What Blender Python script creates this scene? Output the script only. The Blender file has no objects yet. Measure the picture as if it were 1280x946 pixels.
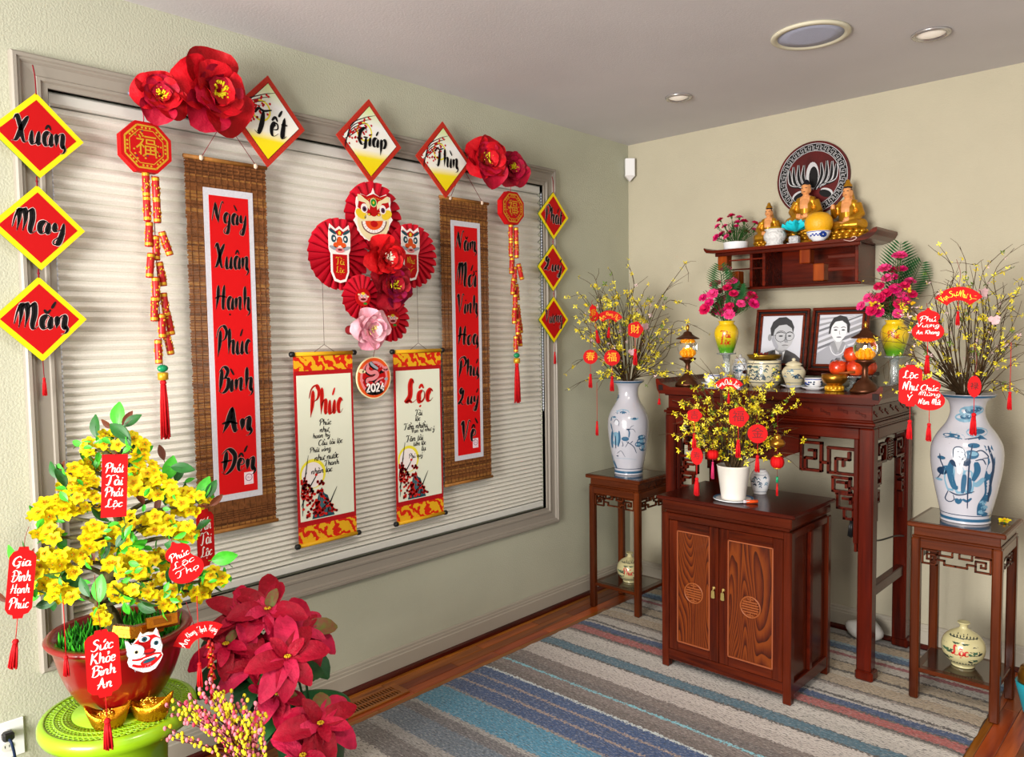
import bpy, bmesh, math, random, unicodedata
from mathutils import Vector as V, Matrix as Mx
random.seed(11)
S = bpy.context.scene
COL = S.collection
PI = math.pi
# ------------------------------------------------------------------ camera
FPX, YAW, PITCH, ROLL = 966.47, -0.7545, 0.0603, -0.0141
CAM = V((2.8303, -4.1049, 1.5843))
_f = V((math.sin(YAW)*math.cos(PITCH), math.cos(YAW)*math.cos(PITCH), -math.sin(PITCH)))
_r0 = V((math.cos(YAW), -math.sin(YAW), 0)); _u0 = _r0.cross(_f)
_r = _r0*math.cos(ROLL)+_u0*math.sin(ROLL); _u = _u0*math.cos(ROLL)-_r0*math.sin(ROLL)
cam = bpy.data.objects.new('camera', bpy.data.cameras.new('camera')); COL.objects.link(cam)
cam.data.sensor_width = 36; cam.data.lens = FPX/1280*36; cam.data.clip_start = .05
cam.matrix_world = Mx(((_r.x, _u.x, -_f.x, CAM.x), (_r.y, _u.y, -_f.y, CAM.y), (_r.z, _u.z, -_f.z, CAM.z), (0, 0, 0, 1)))
S.camera = cam
# ------------------------------------------------------------------ light
vs = S.view_settings
vs.view_transform = 'Standard'; vs.look = 'None'; vs.gamma = 1; vs.use_curve_mapping = False
vs.exposure = 0.2
W = bpy.data.worlds.new('world'); S.world = W; W.use_nodes = True
W.node_tree.nodes['Background'].inputs[0].default_value = (1.0, .97, .92, 1)
W.node_tree.nodes['Background'].inputs[1].default_value = 0.68
def area(name, loc, target, size, power, col, sy=None):
    d = bpy.data.lights.new(name, 'AREA'); d.energy = power; d.color = col; d.size = size
    if sy: d.shape = 'RECTANGLE'; d.size_y = sy
    o = bpy.data.objects.new(name, d); COL.objects.link(o); o.location = loc
    o.rotation_euler = (V(target)-V(loc)).to_track_quat('-Z', 'Y').to_euler()
    return o
area('key_light', (1.8, -7.4, 1.35), (1.0, -.5, 1.25), 2.4, 480, (1, .96, .9), 2.2)  # unseen key light behind the camera, aimed by shadow directions, enlarged to soften them
area('room_lamp', (2.4, -3.0, 2.70), (2.4, -3.0, 0), .6, 38, (1, .9, .76))
# ------------------------------------------------------------------ pixel helpers
def ray(px, py): return _r*((px-640)/FPX)+_u*((473-py)/FPX)+_f
def on(ax, val, px, py):
    d = ray(px, py); return CAM+d*((val-CAM[ax])/d[ax])
def at(px, py, depth): return CAM+ray(px, py)*depth
def depth_of(p): return (V(p)-CAM).dot(_f)
# ------------------------------------------------------------------ materials
def lin(h):
    if not isinstance(h, str): return tuple(h)
    h = h.lstrip('#'); o = []
    for i in (0, 2, 4):
        c = int(h[i:i+2], 16)/255
        o.append(c/12.92 if c <= .04045 else ((c+.055)/1.055)**2.4)
    return tuple(o)
MATS = {}
def mat(name, col='808080', rough=.5, metal=0, var=0, scale=30, bump=0, bscale=None, emit=None, es=0, trans=0, coat=0, ior=1.45, sss=0, alpha=1, stretch=None, col2=None, sheen=0):
    if name in MATS: return MATS[name]
    m = bpy.data.materials.new(name); m.use_nodes = True; MATS[name] = m
    nt = m.node_tree; b = nt.nodes['Principled BSDF']; N = nt.nodes.new; L = nt.links.new
    c = lin(col)
    b.inputs['Base Color'].default_value = c+(1,); b.inputs['Roughness'].default_value = rough
    b.inputs['Metallic'].default_value = metal; b.inputs['IOR'].default_value = ior
    b.inputs['Transmission Weight'].default_value = trans; b.inputs['Coat Weight'].default_value = coat
    b.inputs['Coat Roughness'].default_value = .12
    b.inputs['Alpha'].default_value = alpha
    if rough >= .5 and not metal: b.inputs['Specular IOR Level'].default_value = .25
    if sheen: b.inputs['Sheen Weight'].default_value = sheen
    if sss: b.inputs['Subsurface Weight'].default_value = sss; b.inputs['Subsurface Radius'].default_value = (.02, .01, .005)
    if emit: b.inputs['Emission Color'].default_value = lin(emit)+(1,); b.inputs['Emission Strength'].default_value = es
    if var or bump or col2:
        tc = N('ShaderNodeTexCoord'); mp = N('ShaderNodeMapping'); L(tc.outputs['Object'], mp.inputs[0])
        if stretch: mp.inputs['Scale'].default_value = stretch
    if var or col2:
        n = N('ShaderNodeTexNoise'); n.inputs['Scale'].default_value = scale; n.inputs['Detail'].default_value = 5
        L(mp.outputs[0], n.inputs[0])
        r = N('ShaderNodeValToRGB'); L(n.outputs[0], r.inputs[0])
        r.color_ramp.elements[0].position = .3; r.color_ramp.elements[1].position = .7
        c2 = lin(col2) if col2 else tuple(min(1, x*(1+var)) for x in c)
        c1 = c if col2 else tuple(x*(1-var) for x in c)
        r.color_ramp.elements[0].color = c1+(1,); r.color_ramp.elements[1].color = c2+(1,)
        L(r.outputs[0], b.inputs['Base Color'])
    if bump:
        n2 = N('ShaderNodeTexNoise'); n2.inputs['Scale'].default_value = bscale or scale; n2.inputs['Detail'].default_value = 4
        L(mp.outputs[0], n2.inputs[0])
        bp = N('ShaderNodeBump'); bp.inputs['Strength'].default_value = bump; bp.inputs['Distance'].default_value = .01
        L(n2.outputs[0], bp.inputs['Height']); L(bp.outputs[0], b.inputs['Normal'])
    return m
def wood(name, dark, light, axis='z', scale=9, rough=.28, coat=.6, rnd=False, contrast=(.32, .72)):
    if name in MATS: return MATS[name]
    m = bpy.data.materials.new(name); m.use_nodes = True; MATS[name] = m
    nt = m.node_tree; b = nt.nodes['Principled BSDF']; N = nt.nodes.new; L = nt.links.new
    tc = N('ShaderNodeTexCoord'); mp = N('ShaderNodeMapping'); L(tc.outputs['Object'], mp.inputs[0])
    s = [1, 1, 1]; s['xyz'.index(axis)] = .07; mp.inputs['Scale'].default_value = s
    if rnd:
        oi = N('ShaderNodeObjectInfo'); cm = N('ShaderNodeVectorMath'); cm.operation = 'SCALE'
        L(oi.outputs['Location'], cm.inputs[0]); cm.inputs['Scale'].default_value = 3.7
        L(cm.outputs[0], mp.inputs['Location'])
    n = N('ShaderNodeTexNoise'); n.inputs['Scale'].default_value = scale*4; n.inputs['Detail'].default_value = 6; n.inputs['Distortion'].default_value = 1.2
    L(mp.outputs[0], n.inputs[0])
    w = N('ShaderNodeTexNoise'); w.inputs['Scale'].default_value = scale; w.inputs['Distortion'].default_value = 2.5
    L(mp.outputs[0], w.inputs[0])
    mx = N('ShaderNodeMath'); mx.operation = 'ADD'; L(n.outputs[0], mx.inputs[0]); L(w.outputs[0], mx.inputs[1])
    hf = N('ShaderNodeMath'); hf.operation = 'MULTIPLY'; hf.inputs[1].default_value = .5; L(mx.outputs[0], hf.inputs[0])
    r = N('ShaderNodeValToRGB'); L(hf.outputs[0], r.inputs[0])
    r.color_ramp.elements[0].position, r.color_ramp.elements[1].position = contrast
    r.color_ramp.elements[0].color = lin(dark)+(1,); r.color_ramp.elements[1].color = lin(light)+(1,)
    if rnd:
        hs = N('ShaderNodeHueSaturation'); L(r.outputs[0], hs.inputs['Color'])
        mr = N('ShaderNodeMapRange'); mr.inputs['To Min'].default_value = .55; mr.inputs['To Max'].default_value = 1.45
        L(oi.outputs['Random'], mr.inputs[0]); L(mr.outputs[0], hs.inputs['Value'])
        mh = N('ShaderNodeMapRange'); mh.inputs['To Min'].default_value = .485; mh.inputs['To Max'].default_value = .515
        wn = N('ShaderNodeTexWhiteNoise'); wn.noise_dimensions = '1D'; L(oi.outputs['Random'], wn.inputs['W'])
        L(wn.outputs['Value'], mh.inputs[0]); L(mh.outputs[0], hs.inputs['Hue'])
        L(hs.outputs[0], b.inputs['Base Color'])
    else: L(r.outputs[0], b.inputs['Base Color'])
    b.inputs['Roughness'].default_value = rough; b.inputs['Coat Weight'].default_value = coat; b.inputs['Coat Roughness'].default_value = .15; b.inputs['Specular IOR Level'].default_value = .16
    bp = N('ShaderNodeBump'); bp.inputs['Strength'].default_value = .08; L(hf.outputs[0], bp.inputs['Height']); L(bp.outputs[0], b.inputs['Normal'])
    return m
# ------------------------------------------------------------------ mesh builder
ID = Mx.Identity(4)
def T(x, y, z): return Mx.Translation((x, y, z))
def RX(a): return Mx.Rotation(a, 4, 'X')
def RY(a): return Mx.Rotation(a, 4, 'Y')
def RZ(a): return Mx.Rotation(a, 4, 'Z')
def catmull(pts, n=6):
    pts = [V(p) for p in pts]
    if len(pts) < 3:
        return [pts[0].lerp(pts[-1], i/n) for i in range(n+1)]
    o = []
    for i in range(len(pts)-1):
        p0 = pts[i-1] if i else pts[0]*2-pts[1]; p1 = pts[i]; p2 = pts[i+1]
        p3 = pts[i+2] if i+2 < len(pts) else p2*2-p1
        for k in range(n):
            t = k/n
            o.append(.5*((2*p1)+(p2-p0)*t+(2*p0-5*p1+4*p2-p3)*t*t+(3*p1-p0-3*p2+p3)*t*t*t))
    o.append(pts[-1].copy()); return o
class MB:
    def __init__(s): s.v = []; s.f = []; s.mi = []; s.sm = []
    def add(s, vs, fs, mi=0, sm=False, M=None):
        o = len(s.v)
        s.v += [tuple(M@V(p)) for p in vs] if M else [tuple(p) for p in vs]
        for f in fs: s.f.append([i+o for i in f]); s.mi.append(mi); s.sm.append(sm)
        return s
    def box(s, x0, x1, y0, y1, z0, z1, mi=0, b=0, M=None):
        if b <= 0:
            vs = [(x, y, z) for x in (x0, x1) for y in (y0, y1) for z in (z0, z1)]
            return s.add(vs, [(0, 1, 3, 2), (4, 6, 7, 5), (0, 4, 5, 1), (2, 3, 7, 6), (0, 2, 6, 4), (1, 5, 7, 3)], mi, False, M)
        b = min(b, (x1-x0)*.45, (y1-y0)*.45, (z1-z0)*.45)
        vs = []; X = (x0, x1); Y = (y0, y1); Z = (z0, z1)
        for i in (0, 1):
            for j in (0, 1):
                for k in (0, 1):
                    x, y, z = X[i], Y[j], Z[k]; sx, sy, sz = b*(1-2*i), b*(1-2*j), b*(1-2*k)
                    vs += [(x, y+sy, z+sz), (x+sx, y, z+sz), (x+sx, y+sy, z)]
        c = lambda i, j, k, a: ((i*2+j)*2+k)*3+a
        fs = []
        for i in (0, 1): fs.append([c(i, 0, 0, 0), c(i, 1, 0, 0), c(i, 1, 1, 0), c(i, 0, 1, 0)][::(1 if i else -1)])
        for j in (0, 1): fs.append([c(0, j, 0, 1), c(0, j, 1, 1), c(1, j, 1, 1), c(1, j, 0, 1)][::(1 if j else -1)])
        for k in (0, 1): fs.append([c(0, 0, k, 2), c(1, 0, k, 2), c(1, 1, k, 2), c(0, 1, k, 2)][::(1 if k else -1)])
        for j in (0, 1):
            for k in (0, 1): fs.append([c(0, j, k, 1), c(1, j, k, 1), c(1, j, k, 2), c(0, j, k, 2)])
        for i in (0, 1):
            for k in (0, 1): fs.append([c(i, 0, k, 0), c(i, 1, k, 0), c(i, 1, k, 2), c(i, 0, k, 2)])
        for i in (0, 1):
            for j in (0, 1): fs.append([c(i, j, 0, 0), c(i, j, 1, 0), c(i, j, 1, 1), c(i, j, 0, 1)])
        for i in (0, 1):
            for j in (0, 1):
                for k in (0, 1): fs.append([c(i, j, k, 0), c(i, j, k, 1), c(i, j, k, 2)])
        return s.add(vs, fs, mi, False, M)
    def lathe(s, prof, seg=32, mi=0, M=None, sm=True, close=True, ang=2*PI):
        vs = []; fs = []; n = len(prof); full = abs(ang-2*PI) < 1e-6
        cnt = seg if full else seg+1
        for k in range(cnt):
            a = ang*k/seg; c, si = math.cos(a), math.sin(a)
            vs += [(r*c, r*si, z) for r, z in prof]
        for k in range(seg):
            k2 = (k+1) % cnt
            for i in range(n-1): fs.append((k*n+i, k2*n+i, k2*n+i+1, k*n+i+1))
        if close and full:
            if prof[0][0] > 1e-6: fs.append([k*n for k in range(seg)][::-1])
            if prof[-1][0] > 1e-6: fs.append([k*n+n-1 for k in range(seg)])
        return s.add(vs, fs, mi, sm, M)
    def tube(s, pts, r, seg=6, mi=0, M=None, sm=True):
        pts = [V(p) for p in pts]; n = len(pts)
        if not isinstance(r, (list, tuple)): r = [r]*n
        if len(r) == 2 and n > 2: r = [r[0]+(r[1]-r[0])*i/(n-1) for i in range(n)]
        d0 = (pts[1]-pts[0]).normalized(); a = d0.orthogonal().normalized()
        vs = []; fs = []
        for i, p in enumerate(pts):
            d = (pts[min(i+1, n-1)]-pts[max(i-1, 0)])
            if d.length < 1e-9: d = d0
            d = d.normalized(); a = (a-d*a.dot(d))
            a = a.normalized() if a.length > 1e-6 else d.orthogonal().normalized()
            b = d.cross(a)
            for k in range(seg):
                t = 2*PI*k/seg; vs.append(p+(a*math.cos(t)+b*math.sin(t))*r[i])
        for i in range(n-1):
            for k in range(seg):
                k2 = (k+1) % seg; fs.append((i*seg+k, i*seg+k2, (i+1)*seg+k2, (i+1)*seg+k))
        fs.append(list(range(seg))[::-1]); fs.append([(n-1)*seg+k for k in range(seg)])
        return s.add(vs, fs, mi, sm, M)
    def prism(s, poly, z0, z1, mi=0, M=None, side=None):
        n = len(poly); vs = [(x, y, z0) for x, y in poly]+[(x, y, z1) for x, y in poly]
        s.add(vs, [list(range(n))[::-1], [n+i for i in range(n)]], mi, False, M)
        s.add(vs, [(i, (i+1) % n, n+(i+1) % n, n+i) for i in range(n)], mi if side is None else side, False, M)
        return s
    def ball(s, c, r, seg=12, rings=8, mi=0, M=None):
        if not isinstance(r, (tuple, list)): r = (r, r, r)
        vs = [(c[0], c[1], c[2]-r[2])]; fs = []
        for i in range(1, rings):
            t = PI*i/rings
            for k in range(seg):
                a = 2*PI*k/seg; vs.append((c[0]+r[0]*math.sin(t)*math.cos(a), c[1]+r[1]*math.sin(t)*math.sin(a), c[2]-r[2]*math.cos(t)))
        vs.append((c[0], c[1], c[2]+r[2])); e = len(vs)-1
        for k in range(seg):
            k2 = (k+1) % seg
            fs.append((0, 1+k2, 1+k)); fs.append((e, e-seg+k, e-seg+k2))
            for i in range(rings-2): fs.append((1+i*seg+k, 1+i*seg+k2, 1+(i+1)*seg+k2, 1+(i+1)*seg+k))
        return s.add(vs, fs, mi, True, M)
    def sheet(s, outline, nu, nv, fn, mi=0, M=None):
        """grid sheet: fn(u in -1..1, v in 0..1) -> point"""
        vs = [fn(-1+2*i/nu, j/nv) for j in range(nv+1) for i in range(nu+1)]
        fs = [(j*(nu+1)+i, j*(nu+1)+i+1, (j+1)*(nu+1)+i+1, (j+1)*(nu+1)+i) for j in range(nv) for i in range(nu)]
        return s.add(vs, fs, mi, True, M)
    def mesh(s, name, mats):
        me = bpy.data.meshes.new(name); me.from_pydata(s.v, [], s.f)
        for m in (mats if isinstance(mats, (list, tuple)) else [mats]): me.materials.append(m)
        me.polygons.foreach_set('material_index', s.mi); me.polygons.foreach_set('use_smooth', s.sm)
        me.update(); return me
    def build(s, name, mats, parent=None, M=None, kind=None, label=None):
        o = bpy.data.objects.new(name, s.mesh(name, mats)); COL.objects.link(o)
        if parent: o.parent = parent
        if M is not None: o.matrix_local = M
        if kind: o['kind'] = kind
        if label: o['label'] = label
        return o
def inst(me, name, parent=None, M=None):
    o = bpy.data.objects.new(name, me); COL.objects.link(o)
    if parent: o.parent = parent
    if M is not None: o.matrix_local = M
    return o
def tag(o, label, cat, group=None):
    o['label'] = label; o['category'] = cat
    if group: o['group'] = group
    return o
def thing(name, label, cat, M=ID, group=None):
    o = bpy.data.objects.new(name, None); COL.objects.link(o); o.empty_display_size = .05
    o.matrix_world = M; return tag(o, label, cat, group)
def copy_tree(o, parent=None):
    c = o.copy(); COL.objects.link(c); c.parent = parent
    for ch in list(o.children): copy_tree(ch, c)
    return c
def struct(o): o['kind'] = 'structure'; return o
# wall frames: local x = right along the wall, y = up, z = out of the wall
LWR = Mx(((0, 0, 1, 0), (1, 0, 0, 0), (0, 1, 0, 0), (0, 0, 0, 1)))
BWR = Mx(((1, 0, 0, 0), (0, 0, -1, 0), (0, 1, 0, 0), (0, 0, 0, 1)))
def lwall(px, py, off=.03):
    p = on(0, off, px, py); return T(off, p.y, p.z)@LWR
def LW(px, py, M, off=None):
    """photo pixel -> local (x, y) of a left-wall thing whose matrix is M"""
    b = M.translation; p = on(0, b.x if off is None else off, px, py); return (p.y-b.y, p.z-b.z)
# ------------------------------------------------------------------ brush lettering (stroke alphabet)
GL = {
'a': (56, '44,42 28,52 10,38 10,12 24,0 40,14 46,48|46,48 43,14 50,1 60,10'), 'c': (46, '42,42 28,52 10,34 12,8 28,0 46,14'),
'd': (56, '44,42 28,52 10,38 10,12 24,0 40,14|46,98 44,14 50,1 60,10'),
'e': (46, '10,24 38,30 36,48 22,52 9,34 12,8 26,0 46,14'), 'g': (56, '44,42 28,52 10,36 12,12 26,4 42,20|46,50 44,-10 36,-40 16,-44 8,-30 30,-10 60,8'),
'h': (58, '10,98 12,50 10,0|11,28 28,50 42,44 42,10 50,0 62,10'), 'i': (24, '12,50 10,10 18,0 28,8|13,70 17,63'),
'k': (54, '10,98 12,50 10,0|42,50 22,40 12,26 30,24 44,2 56,6'), 'l': (24, '10,98 10,15 16,0 28,8'),
'm': (82, '6,50 9,25 8,0|9,28 22,50 32,44 32,0|32,30 46,50 58,44 58,10 66,0 80,10'), 'n': (58, '6,50 9,25 8,0|9,28 26,50 40,44 40,10 48,0 60,10'),
'o': (48, '30,52 10,36 12,8 28,0 44,16 42,42 28,52'), 'p': (56, '8,52 12,10 10,-45|12,30 28,52 46,38 42,10 26,0 12,12'),
'q': (56, '44,42 28,52 10,38 10,12 24,0 40,14|46,50 44,-10 44,-45'), 'r': (42, '6,50 10,25 8,0|10,28 24,48 38,46'),
's': (42, '38,44 22,52 12,40 34,20 28,2 6,6'), 't': (36, '16,82 14,12 22,0 36,10|2,52 34,54'),
'u': (58, '8,50 8,12 20,0 38,14 44,50|44,50 42,12 50,0 60,10'), 'v': (48, '6,50 18,2 24,2 40,50'),
'x': (48, '6,48 24,26 42,2|42,50 24,26 4,0'),
'y': (56, '8,50 10,20 24,14 42,26|46,50 42,0 30,-40 12,-44 10,-30 34,-10 58,6'),
'A': (80, '40,100 24,40 4,-4|40,100 50,40 64,0 78,8|-4,34 30,40 72,30'), 'B': (74, '22,92 20,40 14,0|2,78 30,102 60,86 46,58 24,52|30,54 66,50 64,14 34,-6 4,6'),
'C': (70, '64,84 44,100 14,70 10,24 34,-2 68,18'), 'D': (84, '26,94 24,40 18,2|0,82 36,102 76,70 66,20 30,-6 4,8'),
'G': (78, '66,82 46,100 14,72 10,26 34,0 60,18 62,44|40,44 76,46|62,44 60,-10 44,-24'), 'H': (86, '20,98 20,50 8,0|66,100 62,50 64,4 84,6|-4,44 40,54 88,50'),
'K': (80, '20,98 20,50 12,0|68,98 40,66 20,48|24,50 50,30 66,2 84,6'), 'L': (66, '46,86 34,102 24,80 26,30 4,2 22,10 44,0 68,12'),
'M': (102, '4,18 12,70 24,98 28,50 24,4|26,84 44,98 54,60 48,4|54,76 74,100 82,60 78,14 88,-2 106,12'), 'N': (86, '6,8 16,70 22,98|22,98 40,40 56,2|56,2 60,60 74,102 88,94'),
'P': (72, '24,90 22,40 12,-8|-4,60 12,94 44,106 68,86 58,58 24,46'), 'Q': (82, '44,86 28,102 12,84 26,70 40,90 34,40 4,6 26,12 48,-2 80,10'),
'S': (62, '56,86 38,102 20,84 30,62 50,44 44,10 22,-4 2,12'), 'T': (74, '-2,76 14,96 40,90 80,100|40,90 38,40 26,0 6,8'),
'V': (76, '-4,80 12,96 24,50 32,2|32,2 50,50 60,98 80,90'), 'X': (84, '2,78 18,98 40,56 62,4 86,12|76,100 50,60 24,10 0,2'),
'Y': (74, '4,98 20,60 36,50|70,98 40,50 34,-4'),
'2': (62, '8,76 24,100 50,84 40,50 6,2 26,4 58,2'), '0': (66, '32,100 10,76 8,30 30,0 54,26 54,74 32,100'), '4': (66, '40,100 20,60 4,30 34,32 60,32|46,66 44,30 42,-2'),
}
MARK = {'\u0302': '-15,60 0,76 15,60', '\u0301': '1,66 16,94', '\u0300': '12,66 -14,94', '\u0306': '-14,76 0,62 14,76',
        '\u0309': '-6,86 8,90 8,76 0,66', '\u0303': '-18,66 -6,80 6,66 18,80', '\u0323': '-2,-16 3,-24', '\u031b': '18,46 32,54 26,68'}
def pp(st): return [tuple(float(q) for q in a.split(',')) for a in st.split(' ')]
def word_strokes(word, swash=False):
    """list of strokes (list of xy in cap-height units)"""
    out = []; x = 0
    for ch in word:
        if ch == ' ': x += 40; continue
        bar = ch in 'đĐ'; ch = {'đ': 'd', 'Đ': 'D'}.get(ch, ch)
        dec = unicodedata.normalize('NFD', ch); base, marks = dec[0], dec[1:]
        adv, st = GL[base]; top = 50 if base.islower() else 100
        for q in st.split('|'):
            if base == 'i' and marks and q.startswith('13,70'): continue
            out.append([(a+x, b) for a, b in pp(q)])
        if bar: out.append([(x+(28 if base == 'd' else -2), 78 if base == 'd' else 48), (x+60, 80 if base == 'd' else 52)])
        cx = x+(adv-10)/2+(2 if base.islower() else 4); lift = top-50; circ = any(m in marks for m in '\u0302\u0306')
        for m in marks:
            dx, dy = cx, lift
            if m in '\u0301\u0300\u0309\u0303' and circ: dx += 16 if m != '\u0300' else 22; dy += 14
            if m == '\u0323': dy = 0
            out.append([(a+dx, b+dy) for a, b in pp(MARK[m])])
        if swash and ch == word[-1] and base in 'nhmua' and ch.islower():
            k = max(i for i, s in enumerate(out) if len(s) > 2 and s[-1][1] == 10); out[k] = out[k][:-1]+[(x+adv-12, 6), (x+adv-2, -6), (x+adv-10, -20), (x+adv-26, -24)]
        x += adv+(7 if swash else 0)
    return [[(a/100, b/100) for a, b in s] for s in out]
class Ink:
    """flat print: 2-D shapes in layers; map(x, y, layer) gives the 3-D point"""
    def __init__(s): s.vs = []; s.fs = []; s.mi = []
    def _a(s, pts, fs, mi, layer):
        o = len(s.vs); s.vs += [(p[0], p[1], layer) for p in pts]
        for f in fs: s.fs.append([i+o for i in f]); s.mi.append(mi)
    def poly(s, pts, mi=0, layer=0): s._a(pts, [list(range(len(pts)))], mi, layer)
    def ell(s, cx, cy, rx, ry, mi=0, layer=0, n=20, rot=0):
        c, q = math.cos(rot), math.sin(rot); o = [(cx, cy)]
        for k in range(n):
            a = 2*PI*k/n; u, v = rx*math.cos(a), ry*math.sin(a); o.append((cx+u*c-v*q, cy+u*q+v*c))
        s._a(o, [(0, 1+k, 1+(k+1) % n) for k in range(n)], mi, layer)
    def ring(s, cx, cy, r0, r1, mi=0, layer=0, n=36, sy=1):
        o = []
        for k in range(n):
            a = 2*PI*k/n; o += [(cx+r0*math.cos(a), cy+r0*math.sin(a)*sy), (cx+r1*math.cos(a), cy+r1*math.sin(a)*sy)]
        s._a(o, [(2*k, 2*k+1, (2*k+3) % (2*n), (2*k+2) % (2*n)) for k in range(n)], mi, layer)
    def stroke(s, pts, w, mi=0, layer=0, n=5, pen=.5, taper=.75, smooth=True, brush=False):
        P = catmull([(p[0], p[1], 0) for p in pts], n) if smooth else [V((p[0], p[1], 0)) for p in pts]
        m = len(P); o = []
        for i, p in enumerate(P):
            d = P[min(i+1, m-1)]-P[max(i-1, 0)]
            if d.length < 1e-9: d = V((1, 0, 0))
            d.normalize(); t = i/(m-1)
            if brush: ww = w*(.16+.84*(math.sin(PI*min(1, t**.62))**.85))*((1-pen)+pen*min(1, max(0, -d.y)*1.25+.12))*(1 if t < .7 else 1-.5*(t-.7)/.3)
            else: ww = w*((1-taper)+taper*math.sin(PI*(t**.75))**.6 if taper else 1)*((1-pen)+pen*min(1, abs(d.y)*1.05))
            o += [(p.x-d.y*ww/2, p.y+d.x*ww/2), (p.x+d.y*ww/2, p.y-d.x*ww/2)]
        s._a(o, [(2*i, 2*i+1, 2*i+3, 2*i+2) for i in range(m-1)], mi, layer)
    def text(s, word, cx, cy, w, h, weight=.13, mi=0, layer=0, out=None, outw=.05, rot=0, pen=.6, n=4, slant=0, keep=False, taper=.75, brush=False):
        st = word_strokes(word, brush); xs = [p[0]+p[1]*slant for q in st for p in q]; ys = [p[1] for q in st for p in q]
        x0, x1, y0, y1 = min(xs), max(xs), min(ys), max(ys); sx = w/(x1-x0); sy = h/(y1-y0)
        if keep: sx = sy = min(sx, sy)
        c, q = math.cos(rot), math.sin(rot); g = min(sx, sy)*1.0
        for k in st:
            P = []
            for a, b in k:
                u = (a+b*slant-(x0+x1)/2)*sx; v = (b-(y0+y1)/2)*sy; P.append((cx+u*c-v*q, cy+u*q+v*c))
            ys_ = [b for a, b in k]; mark = brush and len(k) <= 4 and (max(ys_)-min(ys_) < .32)
            if mark: s.stroke(P, weight*g*.55, mi, layer+1, n, .2, .6); continue
            if out is not None: s.stroke(P, (weight+outw)*g, out, layer, n, pen*.85, taper*.8, brush=brush); s.stroke(P, outw*g*.9, out, layer, n, 0, .3)
            s.stroke(P, weight*g, mi, layer+1, n, pen, taper, brush=brush)
            if brush: s.stroke(P, weight*g*.13, mi, layer+1, n, 0, .5)
    def map(s, fn, mats, name, parent, kind=None):
        mb = MB(); mb.v = [tuple(fn(*p)) for p in s.vs]; mb.f = s.fs; mb.mi = s.mi; mb.sm = [False]*len(s.fs)
        return mb.build(name, mats, parent, kind=kind)
    def flat(s, mats, name, parent, z=.001, dz=.0004): return s.map(lambda x, y, l: (x, y, z+l*dz), mats, name, parent)
def lerp(a, b, t): return a+(b-a)*t
def jit(a): return random.uniform(-a, a)
def tassel(parent, x, y, z, length, r, m_red, top=0, name='tassel'):
    """hangs along local -y from (x, y): knot, collar and loose strands"""
    mb = MB()
    if top: mb.tube([(x, y+top, z), (x, y, z)], .0012, 5)
    mb.ball((x, y-r*.6, z), r*.55, 8, 6)
    mb.lathe([(r*.3, 0), (r*.5, -r*.5), (r*.62, -r*2), (r*.3, -r*2.2)], 10, 0, T(x, y-r, z)@RX(-PI/2)@RX(PI))if False else None
    for k in range(15):
        a = 2*PI*k/15; q = r*(.25+.6*((k*7) % 5)/5); l = length*(.9+.1*((k*3) % 4)/3)
        mb.tube([(x+.3*r*math.cos(a), y-r, z+.3*r*math.sin(a)), (x+q*.75*math.cos(a), y-r-l*.3, z+q*.75*math.sin(a)), (x+q*math.cos(a), y-l, z+q*math.sin(a))], r*.19, 4)
    return mb.build(name, m_red, parent)
def simple_text_mesh(body, size):
    cu = bpy.data.curves.new('glyph', 'FONT'); cu.body = body; cu.size = size; cu.align_x = 'CENTER'; cu.align_y = 'CENTER'; cu.resolution_u = 2
    o = bpy.data.objects.new('glyph', cu); COL.objects.link(o)
    dg = bpy.context.evaluated_depsgraph_get(); me = bpy.data.meshes.new_from_object(o.evaluated_get(dg)); bpy.data.objects.remove(o); bpy.data.curves.remove(cu)
    return me
def glyph(parent, body, size, m, M, name='printed_character'):
    me = simple_text_mesh(body, size)
    me.materials.clear(); me.materials.append(m)
    return inst(me, name, parent, M)
def ngon(n, rx, ry=None, rot=0): ry = ry or rx; return [(rx*math.cos(2*PI*k/n+rot), ry*math.sin(2*PI*k/n+rot)) for k in range(n)]
# shared materials
M_RED = mat('red_card', 'b80408', .7); M_RED2 = mat('red_thread', 'c01018', .7, var=.2, scale=80); M_YEL = mat('yellow_card', 'f2d80c', .5)
M_BLK = mat('black_ink', '0c0a0c', .6); M_WHT = mat('white_ink', 'f4ece8', .6); M_GOLD = mat('gold_foil', 'd99c20', .35, .6); M_CORD = mat('dark_red_cord', '7a0c1c', .8)
M_PALE = mat('pale_outline', 'd8c0bc', .6); M_CREAM = mat('cream_paper', 'eef0dc', .7); M_GREEN = mat('leaf_green', '1f7a22', .45, var=.35, scale=40)
M_BRASS = mat('brass', 'b07a2a', .28, .9); M_BLACK = mat('black_plastic', '111113', .4); M_WHITEP = mat('white_plastic', 'e8e8ea', .4)
# ================================================================== room
H = 2.74
M_WALL = mat('wall_paint_left', 'b8b9a5', .85, bump=.25, bscale=140, var=.03, scale=4)
M_WALLB = mat('wall_paint_back', 'b2ab96', .85, bump=.2, bscale=140, var=.03, scale=4)
M_CEIL = mat('ceiling_paint', 'c9c6c8', .8, var=.06, scale=1.2, bump=.1, bscale=120)
M_TRIM = mat('trim_taupe', '948d82', .45)
wy0, wy1, wz0, wz1 = -3.373, -.739, .494, 2.483          # casing, outer
iy0, iy1, iz0, iz1 = -3.268, -.828, .588, 2.388          # opening
mb = MB()
for a, b, c, d in ((-6.2, iy0, 0, H), (iy1, 0, 0, H), (iy0, iy1, 0, iz0), (iy0, iy1, iz1, H)): mb.box(-.14, 0, a, b, c, d)
struct(mb.build('wall_left', M_WALL))
struct(MB().box(-.14, 5.2, 0, .12, 0, H).build('wall_back', M_WALLB))
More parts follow.
